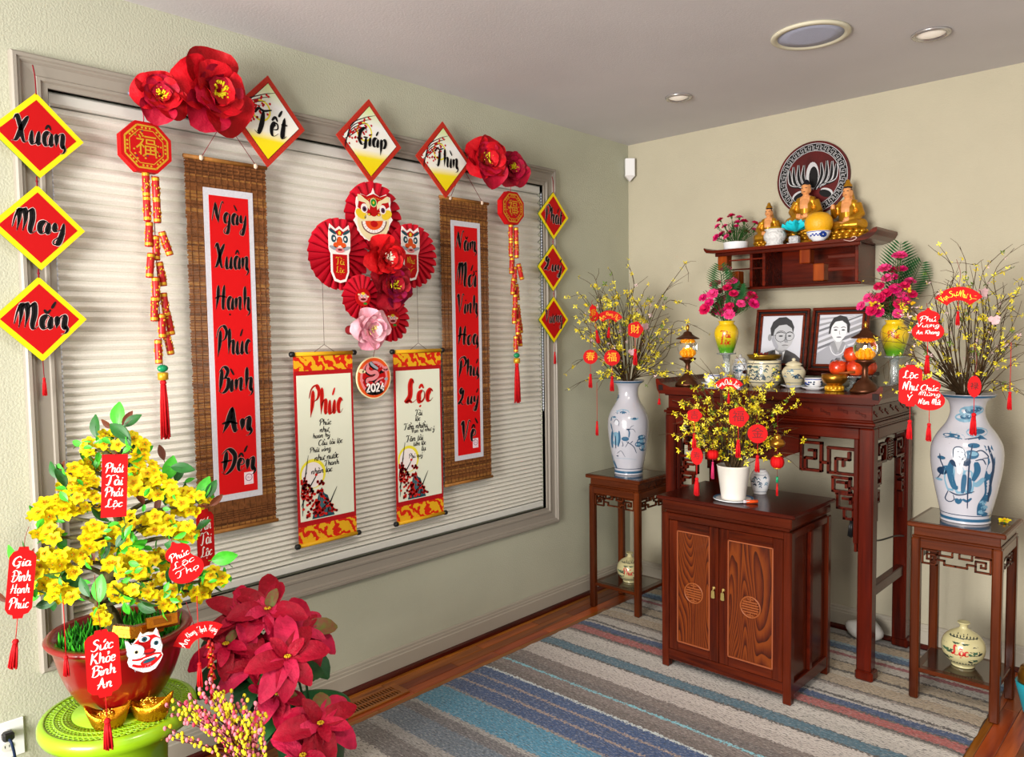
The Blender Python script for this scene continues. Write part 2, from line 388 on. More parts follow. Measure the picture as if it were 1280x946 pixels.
struct(MB().box(-.14, 5.2, -6.2, .12, H, H+.1).build('ceiling', M_CEIL))
# window: casing of four mitred mouldings, glass, cellular blind
win = bpy.data.objects.new('window_1', None); COL.objects.link(win); struct(win)
prof = [(0, 0), (0, .024), (.006, .03), (.016, .03), (.02, .024), (.026, .024), (.034, .016), (.07, .013), (.074, .018), (.084, .018), (.09, .011), (.106, .011), (.106, -.02)]
def rect(w): 
    k = w/.106; return [(lerp(wy0, iy0, k), lerp(wz0, iz0, k)), (lerp(wy1, iy1, k), lerp(wz0, iz0, k)), (lerp(wy1, iy1, k), lerp(wz1, iz1, k)), (lerp(wy0, iy0, k), lerp(wz1, iz1, k))]
for sd in range(4):
    mb = MB(); vs = []
    for w, t in prof:
        r = rect(w); vs += [(t, *r[sd]), (t, *r[(sd+1) % 4])]
    mb.add(vs, [(2*i, 2*i+1, 2*i+3, 2*i+2) for i in range(len(prof)-1)])
    mb.build('casing', M_TRIM, win)
MB().box(-.13, -.122, iy0, iy1, iz0, iz1).build('glass_pane', mat('night_glass', '20262c', .05), win)
M_BLIND = mat('blind_fabric', 'e4e2d9', .75, var=.05, scale=200)
blind = thing('cellular_blind', 'closed cream pleated blind filling the wide window', 'blind', T(0, (iy0+iy1)/2, iz0))
hw = (iy1-iy0)/2-.003
MB().box(-.06, -.012, -hw, hw, iz1-iz0-.045, iz1-iz0-.003, b=.006).build('head_rail', mat('blind_rail', 'd6d6cf', .5), blind)
z = iz1-iz0-.047; zs = [z]
while z > .045:
    t = max(0, 1-z/1.76); z -= lerp(.047, .0195, t**.75); zs.append(z)
for a, b in zip(zs, zs[1:]):
    h = a-b; mb = MB()
    pr = [(-.052, b+.5*h), (-.034, b), (-.029, b+.06*h), (-.016, b+.34*h), (-.0125, b+.5*h), (-.016, b+.66*h), (-.029, b+.94*h), (-.034, a)]
    n = len(pr); vs = [(x, -hw+.004, zz) for x, zz in pr]+[(x, hw-.004, zz) for x, zz in pr]
    mb.add(vs, [(i, (i+1) % n, n+(i+1) % n, n+i) for i in range(n)]+[list(range(n))[::-1], [n+i for i in range(n)]])
    mb.build('pleat', M_BLIND, blind)
MB().box(-.055, -.014, -hw, hw, .006, z, b=.005).build('bottom_rail', MATS['blind_rail'], blind)
def bead_chain(y, lab):
    mb = MB(); zz = 1.75
    while zz > .55: 
        mb.ball((0, 0, zz-.0), (.004, .004, .007), 6, 4); zz -= .016
    mb.tube([(0, 0, 1.76), (0, 0, .55)], .0012, 4)
    o = mb.build('blind_chain', mat('blind_chain', 'd4dbe6', .4)); o.location = (-.004, y, iz0-.0); tag(o, lab, 'chain')
bead_chain(iy0+.006, 'white beaded blind chain beside the bonsai tree'); bead_chain(iy1-.007, 'white beaded blind chain beside the red diamonds near the room corner')
# baseboards and shoe moulding
bp = [(0, 0), (.017, 0), (.017, .083), (.013, .087), (.013, .098), (.010, .101), (.010, .112), (.006, .117), (0, .117)]
def run(prof, axis, a, b):
    n = len(prof); P = (lambda w, z, t: (w, t, z)) if axis == 'y' else (lambda w, z, t: (t, -w, z))
    return MB().add([P(w, z, a) for w, z in prof]+[P(w, z, b) for w, z in prof], [(i, (i+1) % n, n+(i+1) % n, n+i) for i in range(n)]+[list(range(n)), [n+i for i in range(n)][::-1]])
M_BASE = mat('baseboard_paint', 'aaa395', .5)
struct(run(bp, 'y', -6.2, 0).build('baseboard_left', M_BASE)); struct(run(bp, 'x', 0.0, 5.2).build('baseboard_back', M_BASE))
sp = [(.017, 0), (.036, 0), (.035, .008), (.03, .015), (.024, .019), (.017, .021)]
M_SHOE = wood('shoe_wood', '2a0804', '541408', 'y', 12)
struct(run(sp, 'y', -6.2, 0).build('trim_1', M_SHOE)); struct(run(sp, 'x', 0, 5.2).build('trim_2', M_SHOE))
# floor: sub floor and boards where the rug leaves them bare
fl = struct(MB().box(-.14, 5.2, -6.2, .12, -.06, -.004).build('floor', mat('sub_floor', '3a1c0c', .6)))
M_PLANK = wood('floor_boards', '5c2409', 'a85a1c', 'y', 7, .3, .5, rnd=True)
RUGX0, RUGX1 = .272, 2.138
def boards(x0, x1):
    x = x0; w = .0575; k = 0
    while x < x1:
        y = -3.9-random.random()*.8
        while y < 0:
            l = random.uniform(.35, 1.15); y2 = min(y+l, 0)
            if y2 > -3.6:
                o = MB().box(-w/2+.0006, w/2-.0006, -(y2-y)/2+.0006, (y2-y)/2-.0006, -.006, 0, b=.0012).build('floor_board', M_PLANK, fl, T(x+w/2, (y+y2)/2, 0))
            y = y2
        x += w
boards(.0, .36); boards(2.05, 3.1)
# rug
def rug_mat():
    m = bpy.data.materials.new('striped_rug'); m.use_nodes = True; nt = m.node_tree; b = nt.nodes['Principled BSDF']; N = nt.nodes.new; L = nt.links.new
    st = [(-4.6, '5a6872'), (-2.75, '3c6e84'), (-2.55, 'a8a29a'), (-2.40, '66605e'), (-2.30, '8a8784'), (-2.235, '556270'), (-2.12, '5a5659'), (-2.06, '8a8784'), (-2.036, '2f7896'), (-1.87, '82756e'), (-1.855, '123a6c'), (-1.785, '8f7c74'), (-1.77, '123a6c'), (-1.70, '8f7c74'), (-1.685, '143e70'),
          (-1.616, 'b9c2c4'), (-1.597, '5f5450'), (-1.545, '726662'), (-1.493, '74b4c4'), (-1.474, '5e5452'), (-1.42, '70645f'), (-1.361, 'b2a9a4'), (-1.29, 'bdb5b0'), (-1.226, '48423f'), (-1.21, '3a6478'), (-1.142, '48423f'), (-1.128, 'b4aea8'), (-1.06, 'c0bab4'), (-1.0, '8c8680'), (-.985, '48423f'), (-.968, 'a24a46'), (-.905, '48423f'),
          (-.892, '143c6c'), (-.845, 'b2aba4'), (-.825, '48423f'), (-.81, 'b9b3ac'), (-.74, '8c8078'), (-.72, '4e463f'), (-.705, 'a5937a'), (-.62, 'b2a796'), (-.575, '463d36'), (-.555, 'a8967c'), (-.47, '463d36'), (-.455, 'b4ada4'), (-.395, '8f4048'), (-.365, 'b4ada4'), (-.33, '463d36'), (-.315, '1f4d74'), (-.26, '7c97a8'), (-.235, 'a8967c'), (-.15, '4e463f'), (-.13, '8a8784')]
    tc = N('ShaderNodeTexCoord'); sx = N('ShaderNodeSeparateXYZ'); L(tc.outputs['Object'], sx.inputs[0])
    nz = N('ShaderNodeTexNoise'); nz.inputs['Scale'].default_value = 90; L(tc.outputs['Object'], nz.inputs[0])
    nw = N('ShaderNodeTexNoise'); nw.inputs['Scale'].default_value = 2.2; L(tc.outputs['Object'], nw.inputs[0])
    def ma(op, a, bb):
        q = N('ShaderNodeMath'); q.operation = op
        for i, v in enumerate((a, bb)):
            if isinstance(v, (int, float)): q.inputs[i].default_value = v
            else: L(v, q.inputs[i])
        return q.outputs[0]
    y = ma('ADD', sx.outputs['Y'], ma('MULTIPLY', ma('SUBTRACT', nz.outputs[0], .5), .045))
    y = ma('ADD', y, ma('MULTIPLY', ma('SUBTRACT', nw.outputs[0], .5), .02))
    # two ramps (32 stops each) joined at y = -1.0
    def ramp(lst, a, bb):
        r = N('ShaderNodeValToRGB'); r.color_ramp.interpolation = 'CONSTANT'; e = r.color_ramp.elements
        L(ma('DIVIDE', ma('SUBTRACT', y, a), bb-a), r.inputs[0])
        for i, (p, c) in enumerate(lst):
            p = min(max((p-a)/(bb-a), 0), 1); q = e[i] if i < 1 else (e[1] if i == 1 else e.new(p)); q.position = p; q.color = lin(c)+(1,)
        return r.outputs[0]
    near = [s for s in st if s[0] < -1.13]; far = [s for s in st if s[0] >= -1.13]
    mx = N('ShaderNodeMix'); mx.data_type = 'RGBA'; L(ma('GREATER_THAN', y, -1.128), mx.inputs[0]); L(ramp(near, -4.6, -1.12), mx.inputs[6]); L(ramp(far, -1.128, 0), mx.inputs[7])
    # heathered yarn flecks
    nf = N('ShaderNodeTexNoise'); nf.inputs['Scale'].default_value = 170; nf.inputs['Detail'].default_value = 2
    mp = N('ShaderNodeMapping'); mp.inputs['Scale'].default_value = (.35, 1, 1); L(tc.outputs['Object'], mp.inputs[0]); L(mp.outputs[0], nf.inputs[0])
    def fleck(prev, lo, hi, colr, amt, src):
        mr = N('ShaderNodeMapRange'); mr.inputs['From Min'].default_value = lo; mr.inputs['From Max'].default_value = hi; mr.inputs['To Max'].default_value = amt; L(src, mr.inputs[0])
        q = N('ShaderNodeMix'); q.data_type = 'RGBA'; L(mr.outputs[0], q.inputs[0]); L(prev, q.inputs[6]); q.inputs[7].default_value = lin(colr)+(1,); return q.outputs[2]
    c = fleck(mx.outputs[2], .56, .64, 'c8c4c0', .28, nf.outputs[0]); c = fleck(c, .45, .36, '1c1e26', .62, nf.outputs[0])
    L(c, b.inputs['Base Color']); b.inputs['Roughness'].default_value = .95; b.inputs['Sheen Weight'].default_value = .2
    bpn = N('ShaderNodeBump'); bpn.inputs['Strength'].default_value = .9; bpn.inputs['Distance'].default_value = .012; L(nf.outputs[0], bpn.inputs['Height']); L(bpn.outputs[0], b.inputs['Normal'])
    return m
mb = MB(); nx, ny = 44, 110; ry0, ry1 = -2.93, -.06; vs = []
for j in range(ny+1):
    for i in range(nx+1):
        x = lerp(RUGX0, RUGX1, i/nx); y = lerp(ry0, ry1, j/ny); e = i in (0, nx) or j in (0, ny)
        vs.append((x+(jit(.004) if i in (0, nx) else 0), y, .007 if e else .0115+jit(.0012)))
mb.add(vs, [(j*(nx+1)+i, j*(nx+1)+i+1, (j+1)*(nx+1)+i+1, (j+1)*(nx+1)+i) for j in range(ny) for i in range(nx)], 0, True)
edge = [(RUGX0, ry0), (RUGX1, ry0), (RUGX1, ry1), (RUGX0, ry1)]
for (a, b), (c, d) in zip(edge, edge[1:]+edge[:1]): mb.add([(a, b, .0006), (c, d, .0006), (c, d, .0075), (a, b, .0075)], [(0, 1, 2, 3)], 1)
tag(mb.build('area_rug', [rug_mat(), mat('rug_binding', '6a625c', .95, var=.5, scale=300)]), 'multicolour striped rug in blue, grey, cream and red under the altar', 'rug')
# wooden floor register
vr = thing('floor_register', 'slotted wooden floor vent between the rug and the baseboard', 'floor vent', T(.15, -2.2, .001))
M_VENT = wood('vent_wood', '6a3210', 'a8651f', 'y', 9)
mb = MB(); fr = [(-.055, .055, -.2, -.165), (-.055, .055, .165, .2), (-.055, -.038, -.165, .165), (.038, .055, -.165, .165), (-.006, .006, -.165, .165)]
for f in fr: mb.box(*f, 0, .006, b=.001)
mb.build('frame', M_VENT, vr); MB().box(-.05, .05, -.19, .19, -.0005, .0012).build('duct_shadow_plate', mat('duct_dark', '140b08', .9), vr)
for k in range(22): MB().box(-.037, .037, -.0035, .0035, .0012, .0052).build('slat', M_VENT, vr, T(0, -.158+k*.015, 0))
# corner sensor, ceiling speaker, two recessed lights, wall outlet with plug
so = thing('motion_sensor', 'small white sensor box mounted high in the room corner', 'sensor', T(.028, -.028, 2.59)@RZ(PI/4))
MB().prism([(-.03, -.0), (-.03, -.03), (-.024, -.036), (.024, -.036), (.03, -.03), (.03, 0)], -.05, .055).build('housing', M_WHITEP, so)
MB().add([(-.03, 0, -.05), (-.03, -.03, -.05), (.03, -.03, -.05), (.03, 0, -.05), (0, 0, -.082), (0, -.012, -.082)], [(0, 1, 5, 4), (1, 2, 5), (2, 3, 4, 5), (3, 0, 4)]).build('lens', mat('sensor_lens', 'd8d4d4', .4), so)
sk = thing('ceiling_speaker', 'large round ceiling speaker with pale blue grille', 'speaker', T(1.56, -1.005, H))
MB().lathe([(.148, -.001), (.15, -.007), (.143, -.012), (.128, -.012), (.124, -.006)], 48).build('trim_ring', mat('speaker_ring', 'c9c4ae', .5), sk)
MB().lathe([(.0, -.0085), (.08, -.008), (.1245, -.0065), (.1245, -.001)], 48).build('grille', mat('speaker_grille', 'b4bad2', .7, bump=.3, bscale=600), sk)
for i, (px, py, r) in enumerate(((1164, 41.5, .072), (848, 121, .066))):
    p = on(2, H, px, py)
    rl = thing('recessed_light', ['recessed ceiling light with chrome rim beside the round speaker', 'recessed ceiling light with chrome rim close to the room corner'][i], 'ceiling light', T(p.x, p.y, H), 'recessed ceiling lights')
    MB().lathe([(r, -.001), (r, -.006), (r*.9, -.012), (r*.78, -.01), (r*.74, -.001)], 36).build('rim', mat('chrome_rim', 'b8b4b2', .25, .7), rl)
    MB().lathe([(0, -.014), (r*.4, -.012), (r*.72, -.004), (r*.74, -.001)], 32).build('lens', mat('frosted_lens', 'd8d0c8', .3, emit='fff0dc', es=.25), rl)
P = on(0, .004, 8, 925); ol = thing('wall_outlet', 'white duplex outlet on the wall beside the green stool', 'outlet', T(.001, P.y, P.z)@LWR)
MB().box(-.05, .05, -.06, .06, 0, .006, b=.002).build('cover_plate', M_WHITEP, ol)
for s in (-1, 1):
    mb = MB().prism(ngon(16, .017, .015), .006, .009, M=T(0, s*.021, 0)); f = mb.build('socket', mat('socket', 'dcdcd6', .4), ol)
    mb = MB()
    for q in (-.006, .006): mb.box(q-.001, q+.001, s*.021-.002, s*.021+.006, .009, .0095)
    mb.build('slot', M_BLACK, f)
pg = thing('power_plug', 'black power plug and blue-black cord in the wall outlet', 'plug', T(.011, P.y, P.z+.021)@LWR)
MB().box(-.016, .016, -.014, .014, 0, .03, b=.006).build('plug_body', M_BLACK, pg)
MB().tube(catmull([(0, -.005, .026), (.004, -.02, .04), (.012, -.08, .03), (.006, -.2, .02), (0, -.32, .02)], 6), .0045, 8).build('cord', mat('cord_blue', '1c2c4c', .5), pg)
stk = MB().box(-.011, .011, -.006, .006, 0, .0006).build('price_sticker', mat('sticker_blue', 'a8bcdc', .5), None, T(.0145, on(0, .014, 164, 118).y, on(0, .014, 164, 118).z)@LWR); tag(stk, 'tiny pale blue sticker on the window casing beside a paper peony', 'sticker')
# ================================================================== left wall decorations
M_GEDGE = mat('green_card_edge', '3f6a1c', .6)
def cropmap(ox, oy, sc, M): return lambda x, y: LW(ox+x/sc, oy+y/sc, M)
def diamond_string(M, cards, label, tas):
    r = thing('diamond_banner', label, 'hanging banner', M, 'red diamond banners beside the window')
    top = 0; prev = None
    for w, hw_, (px, py) in cards:
        x, y = LW(px, py, M)
        c = MB().prism([(x, y+hw_), (x-hw_, y), (x, y-hw_), (x+hw_, y)], .002, .008, 0, side=1).build('diamond_card', [M_YEL, M_GEDGE], r)
        q = hw_*.83; MB().prism([(x, y+q), (x-q, y), (x, y-q), (x+q, y)], .008, .0088).build('red_face', M_RED, c)
        ik = Ink(); ik.text(w, x, y+.004, .15 if len(w) > 2 else .12, .105, .25, 0, 0, out=1, outw=.06, slant=.16, pen=.8, n=7, brush=True); ik.flat([M_BLK, M_PALE], 'lettering', c, .0092)
        t = y+hw_
        mb = MB()
        if prev is None: mb.tube(catmull([(x-.004, t+.085, .004), (x-.001, t+.05, .01), (x, t-.006, .011)], 5), .0022, 6)
        else: mb.tube([(x, prev+.004, .009), (x, t-.004, .009)], .0025, 6); mb.ball((x, (prev+t)/2, .009), .0042, 8, 6)
        mb.build('cord', M_CORD, r); prev = y-hw_
    mb = MB().tube([(x, prev+.004, .008), (x, prev-.055, .012)], .0014, 5); mb.build('cord', M_CORD, r)
    tassel(r, x, prev-.05, .012, tas, .009, M_RED2)
    return r
M = lwall(37, 90, .034)
diamond_string(M, [('Xuân', .133, (46.5, 170)), ('May', .134, (48, 285)), ('Mắn', .135, (50, 399))], 'string of three red diamonds lettered Xuân, May and Mắn with a red tassel', .06)
M = lwall(688, 222, .034)
diamond_string(M, [('Phát', .13, (690.5, 270)), ('Quý', .13, (690, 334.5)), ('Vượng', .128, (691, 399.5))], 'string of three red diamonds hanging beside the corner sensor, lettering black', .07)
# --- printed diamond signs Tết, Giáp, Thìn
def sign_mat():
    m = mat('sign_print', 'f4f4f0', .6); nt = m.node_tree; N = nt.nodes.new; L = nt.links.new
    tc = N('ShaderNodeTexCoord'); sx = N('ShaderNodeSeparateXYZ'); L(tc.outputs['Object'], sx.inputs[0])
    mr = N('ShaderNodeMapRange'); mr.inputs['From Min'].default_value = -.14; mr.inputs['From Max'].default_value = .14; L(sx.outputs['Y'], mr.inputs[0])
    r = N('ShaderNodeValToRGB'); L(mr.outputs[0], r.inputs[0]); e = r.color_ramp.elements
    e[0].position = 0; e[0].color = lin('f0d400')+(1,); e[1].position = 1; e[1].color = lin('d8e89c')+(1,)
    for p, c in ((.24, 'f4e020'), (.36, 'f6f4e6'), (.72, 'f4f6f4')): q = e.new(p); q.color = lin(c)+(1,)
    L(r.outputs[0], nt.nodes['Principled BSDF'].inputs['Base Color']); return m
M_SIGN = sign_mat(); M_GLIT = mat('red_glitter', 'b80c08', .45, .1, scale=400, col2='d83814', bump=.6, bscale=500)
M_DOT = mat('blossom_red', 'c8141c', .6); M_TWIG = mat('twig_ink', '2a1418', .7); M_SUN = mat('sun_yellow', 'eee23a', .6)
for w, px, py, hw_, hh, label in (('Tết', 334, 152, .163, .176, 'red glitter diamond sign lettered Tết'), ('Giáp', 461.5, 177, .172, .18, 'red glitter diamond sign lettered Giáp'), ('Thìn', 554.5, 200, .175, .178, 'red glitter diamond sign lettered Thìn')):
    M = lwall(px, py, .05)@RZ(math.radians({'Tết': -2, 'Giáp': 0, 'Thìn': 2}[w])); s = thing('diamond_sign', label, 'sign', M, 'lettered diamond signs over the blind')
    D = lambda k: [(0, hh*k), (-hw_*k, 0), (0, -hh*k), (hw_*k, 0)]
    mb = MB().prism(D(1), 0, .006); mb.build('border', M_GLIT, s)
    MB().prism(D(.84), .006, .0068).build('black_line', M_BLK, s)
    MB().prism(D(.825), .0068, .0074).build('printed_face', M_SIGN, s)
    ik = Ink(); ik.ring(-.03, .035, .034, .041, 2, 0)
    random.seed(3)
    for a in range(5): ik.stroke([(-.135, -.01-.012*a), (-.1, .01+.01*a), (-.07+.01*a, .03+.016*a), (-.05+.02*a, .035+.02*a)], .004, 1, 1, pen=0)
    for k in range(46):
        t = random.random(); ik.ell(-.125+.12*t+jit(.02), -.01+.075*t+jit(.035), .0052, .0052, 0, 2, 6)
    ik.text(w, .012, .0, .14, .105, .24, 3, 3, slant=.14, pen=.78, n=7, brush=True); ik.flat([M_DOT, M_TWIG, M_SUN, M_BLK], 'lettering', s, .0078)
random.seed(5)
# --- firecracker hangings
M_CRK = mat('cracker_red', 'a80c0a', .4, scale=90, col2='c01410'); M_CG = mat('cracker_gold', 'd8a428', .35, .5)
def firecrackers(M, medr, label, mirror=1):
    r = thing('firecracker_hanging', label, 'hanging ornament', M, 'gold and red firecracker hangings')
    oc = [(medr*math.cos(PI/8+k*PI/4), medr*math.sin(PI/8+k*PI/4)) for k in range(8)]
    md = MB().prism(oc, .004, .036).build('octagon_medallion', M_RED, r)
    ik = Ink()
    for k in range(8):
        a, b = oc[k], oc[(k+1) % 8]
        for q, w in ((.84, .006), (.66, .003)): ik.stroke([(a[0]*q, a[1]*q), (b[0]*q, b[1]*q)], w, 0, 0, n=1, pen=0, taper=0, smooth=False)
        for t in (.25, .5, .75): ik.ell(lerp(a[0], b[0], t)*.75, lerp(a[1], b[1], t)*.75, .004, .004, 0, 0, 6)
    for k in range(26):
        a = random.random()*6.28; d = medr*random.uniform(.3, .6); ik.ell(d*math.cos(a), d*math.sin(a), .004, .003, random.choice((0, 0, 1)), 0, 6)
    ik.flat([M_CG, mat('print_purple', '5a2a4a', .6)], 'gold_print', md, .0365)
    glyph(md, '福', .075, M_CG, T(0, 0, .0372), 'printed_character')
    MB().tube(catmull([(-.004, medr+.06, .012), (0, medr+.02, .02), (0, medr-.004, .02)], 4), .0018, 5).build('cord', mat('pink_cord', 'b8304c', .7), r)
    pos = [(0, -.125, 0), (.028, -.14, 0), (0, -.208, 0), (.029, -.213, 0), (.003, -.296, -4), (.055, -.325, 18), (.025, -.342, 0), (-.002, -.405, -6), (.04, -.432, 8), (.014, -.487, 0), (.048, -.54, 6), (.006, -.556, -3), (.06, -.605, 10), (.03, -.615, 0), (.055, -.675, 10), (.014, -.705, 0)]
    for i, (x, y, a) in enumerate(pos):
        mb = MB(); ck = T(x, y, .018+.012*(i % 2))@RZ(math.radians(a))@RX(PI/2)
        mb.lathe([(0, -.043), (.0115, -.043), (.0125, -.04), (.0125, .04), (.0115, .043), (0, .043)], 12, 0, ck)
        for zz in (-.034, .034): mb.lathe([(.0128, zz-.005), (.0132, zz), (.0128, zz+.005)], 12, 1, ck, close=False)
        for k in range(16):
            an = random.random()*6.28; zz = random.uniform(-.022, .022); c, s_ = .0129*math.cos(an), .0129*math.sin(an)
            mb.ball((c, s_, zz), (.003, .003, .0045), 5, 4, 1, ck)
        mb.build('firecracker', [M_CRK, M_CG], r)
    MB().tube([(.02, -medr, .02), (.03, -.76, .02)], .0016, 5).build('string', M_CORD, r)
    MB().ball((.03, -.765, .02), (.02, .014, .014), 10, 6).build('green_bead', mat('jade_bead', '0c8a5a', .25), r)
    MB().lathe([(.013, -.014), (.018, -.012), (.018, .012), (.013, .014)], 12, 0, T(.03, -.793, .02)@RX(PI/2)).build('gold_bead', M_CG, r)
    tassel(r, .03, -.803, .02, .215, .021, M_RED2)
    return r
firecrackers(lwall(178, 186, .03), .092, 'red octagon with firecrackers, jade bead and tassel beside the diamond string lettered Xuân')
firecrackers(lwall(635, 261, .03), .09, 'red octagon with firecrackers, jade bead and tassel beside the mat ending in Về')
# --- paper flowers
def paper_flower(px, py, off, R, label, cols, center, seed, spin=0, tilt=(0, 0), full=1):
    random.seed(seed); M = lwall(px, py, off)@RX(math.radians(tilt[0]))@RY(math.radians(tilt[1]))
    r = thing('paper_flower', label, 'paper flower', M)
    ms = [mat('petal_'+c, c, .6, var=.18, scale=14, bump=.5, bscale=40) for c in cols]
    for li, (n, l, wd, el, z0) in enumerate(((5, 1.0, .62, 12, 0), (5, .74, .5, 34, .1), (4, .5, .36, 58, .16))):
        for k in range(n):
            L_ = R*l*random.uniform(.88, 1.08); Wd = R*wd*random.uniform(.9, 1.1); cu = random.uniform(.15, .4); ph = random.random()*6
            def fn(u, v):
                w = Wd*(.16+.84*math.sin(PI/2*min(1, v/.62))**.9)*(1 if v < .8 else 1-.9*(v-.8)); x = u*w
                e = math.radians(el); yy = L_*(v-.16*u*u*v*v); zz = L_*(.34*(u*u)*v+cu*.3*math.sin(v*3)-.28*max(0, v-.62)*1.6)+.025*R*math.sin(9*u+ph)*v
                return (x, yy*math.cos(e)-zz*math.sin(e), yy*math.sin(e)+zz*math.cos(e))
            a = 2*PI*k/n+li*.6+spin+jit(.15)
            MB().sheet(None, 8, 8, fn, 0, T(0, 0, R*z0)@RZ(a)).build('petal', ms[(li+k) % len(ms)], r)
    mb = MB(); M_C = mat('stamen_'+center, center, .6)
    for k in range(26):
        a = random.random()*6.28; d = R*.2*math.sqrt(random.random()); e = R*random.uniform(.05, .16)
        mb.tube([(d*.5*math.cos(a), d*.5*math.sin(a), R*.1), (d*math.cos(a), d*math.sin(a), R*.38), (d*math.cos(a)+e*math.cos(a+1), d*math.sin(a)+e*math.sin(a+1), R*.48)], R*.028, 4)
    mb.build('stamens', M_C, r)
    mb = MB().lathe([(0, -off+.012), (R*.2, -off+.012), (R*.22, R*.1), (0, R*.12)], 12); mb.build('mount', mat('paper_mount', '8c0c18', .7), r)
    return r
RD = ['b00814', 'c40c1c', 'a80a2c']; DK = ['7c0614', '94081c', '86063a']
paper_flower(199, 122, .07, .098, 'small red paper peony with yellow centre over the octagon beside lettering Xuân', RD, 'e8d820', 1, .4, (-6, -12))
paper_flower(262, 118, .08, .152, 'largest red paper peony with yellow centre touching the Tết sign', RD, 'e8d820', 2, .1, (0, 5))
paper_flower(605, 202, .09, .13, 'red paper peony with yellow centre touching the Thìn sign', RD, 'e0cc30', 3, .9, (-5, -14))
paper_flower(638, 212, .08, .1, 'crimson paper peony with yellow centre above the octagon beside the mat ending in Về', ['a0082a', 'b40a3a', '90081e'], 'e8d820', 4, .2, (-4, -22))
paper_flower(479, 323, .14, .105, 'red paper flower with white centre between the two round lion fans', ['c80c14', 'b80a12'], 'f0ead8', 5, .5)
paper_flower(487, 357, .14, .11, 'dark crimson paper flower with yellow centre below the white-centred flower', DK, 'd8d020', 6, 1.2)
paper_flower(460, 412, .15, .1, 'pale pink paper flower above the round dragon medallion', ['e8a0b0', 'f0b8c4', 'dc90a4'], 'f0e08a', 7, .3)
# --- pleated rosettes
M_FAN = mat('fan_paper', 'c00a24', .6, var=.12, scale=6); M_FAN2 = mat('fan_paper_fold', 'a80820', .6)
def rosette(px, py, off, R, n, label, sx=1):
    M = lwall(px, py, off); r = thing('paper_rosette', label, 'paper fan', M, 'pleated red paper rosettes')
    mb = MB(); vs = [(0, 0, .014)]; st = []
    for k in range(n):
        for t, d in ((0, 1), (.28, .9), (.56, .6), (.8, .1), (.9, -.2)):
            a = 2*PI*(k+t)/n; q = 1-.018*(1-d)-.03*(t == .9); vs += [(R*.1*math.cos(a), R*.1*math.sin(a), .012+.003*d), (R*q*math.cos(a), R*q*math.sin(a), .016*d)]
    m_ = 5*n
    for k in range(m_):
        a, b = 1+2*k, 1+2*((k+1) % m_); mb.f += [[0, a, b], [a, a+1, b+1, b]]; mb.mi += [0, 1 if k % 5 >= 3 else 0]; mb.sm += [False, False]
    mb.v = vs; mb.build('pleated_disc', [M_FAN, M_FAN2], r)
    MB().lathe([(0, -off+.01), (.012, -off+.01), (.012, .01), (0, .012)], 8).build('mount', M_FAN2, r)
    return r
rosette(465, 271, .07, .15, 20, 'pleated red rosette behind the large yellow lion face'); rosette(422, 318, .075, .15, 24, 'pleated red rosette whose gold card sits beside the mat ending in Đến')
rosette(513, 320, .075, .145, 24, 'pleated red rosette whose gold card sits nearer the mat ending in Về')
s1 = rosette(450, 372, .10, .097, 18, 'small pleated red rosette above the pink paper flower'); s2 = rosette(487, 399, .09, .1, 18, 'small pleated red rosette above the scroll lettered Lộc')
M_BEIGE = mat('print_cream', 'e8dcae', .6); M_ORG = mat('print_orange', 'e0521a', .6); M_MAR = mat('print_maroon', '6a0c14', .6); M_GRN = mat('print_green', '1c8a2c', .5); M_PUR = mat('print_purple2', '5c3050', .5); M_TEAL = mat('print_teal', '1c4a58', .6); M_PINK = mat('print_pink', 'e0848a', .6); M_GREY = mat('print_grey', '9aa0ac', .6); M_YG = mat('print_yellow', 'e8c82c', .6)
PR = [M_WHT, M_RED, M_BEIGE, M_ORG, M_MAR, M_GRN, M_PUR, M_BLK, M_YG, M_TEAL, M_PINK, M_GREY]
for s in (s1, s2):
    MB().prism(ngon(32, .038), .02, .0225).build('centre_disc', M_RED, s)
    ik = Ink(); 
    for a, b, c, d, m_ in ((0, 0, .024, .02, 10), (-.008, .006, .006, .006, 0), (.008, .006, .006, .006, 0), (0, -.008, .014, .005, 4), (0, .016, .01, .006, 8), (-.022, .012, .006, .004, 2), (.024, .004, .006, .004, 2), (.01, -.026, .01, .005, 5)): ik.ell(a, b, c, d, m_, (0 if c > .02 else 1), 12)
    for a in (-.008, .008): ik.ell(a, .006, .003, .003, 7, 2, 8)
    ik.flat(PR, 'printed_lion', s, .0228)
# big lion face, traced on its own card
M = lwall(466.5, 271, .105); lf = thing('lion_mask', 'large yellow and white lion face card on the topmost red rosette', 'lion mask', M); cm = cropmap(430, 225, 11.83, M)
half = [(435, 135), (455, 200), (530, 252), (622, 212), (640, 245), (680, 262), (690, 330), (680, 400), (700, 480), (690, 540), (722, 590), (690, 640), (668, 690), (660, 740), (632, 770), (615, 810), (580, 835), (555, 872), (520, 880), (495, 900), (455, 885)]
L_ = [(x, y) for x, y in half]+[(2*432-x, y-(0 if y > 300 else 15)) for x, y in half[::-1]]
MB().prism([cm(*p) for p in L_][::-1], -.002, 0).build('face_card', M_WHT, lf)
ik = Ink(); E = lambda x, y, rx, ry, m_, l, n=20, rot=0: ik.ell(*cm(x, y), rx/11.83*.00385, ry/11.83*.00375, m_, l, n, rot)
PL = lambda pts, m_, l: ik.poly([cm(*p) for p in pts][::-1], m_, l)
E(434, 610, 255, 270, 2, 0, 40); PL([(232, 200), (335, 240), (432, 205), (530, 255), (630, 225), (668, 400), (560, 470), (432, 500), (320, 480), (200, 400)], 1, 1)
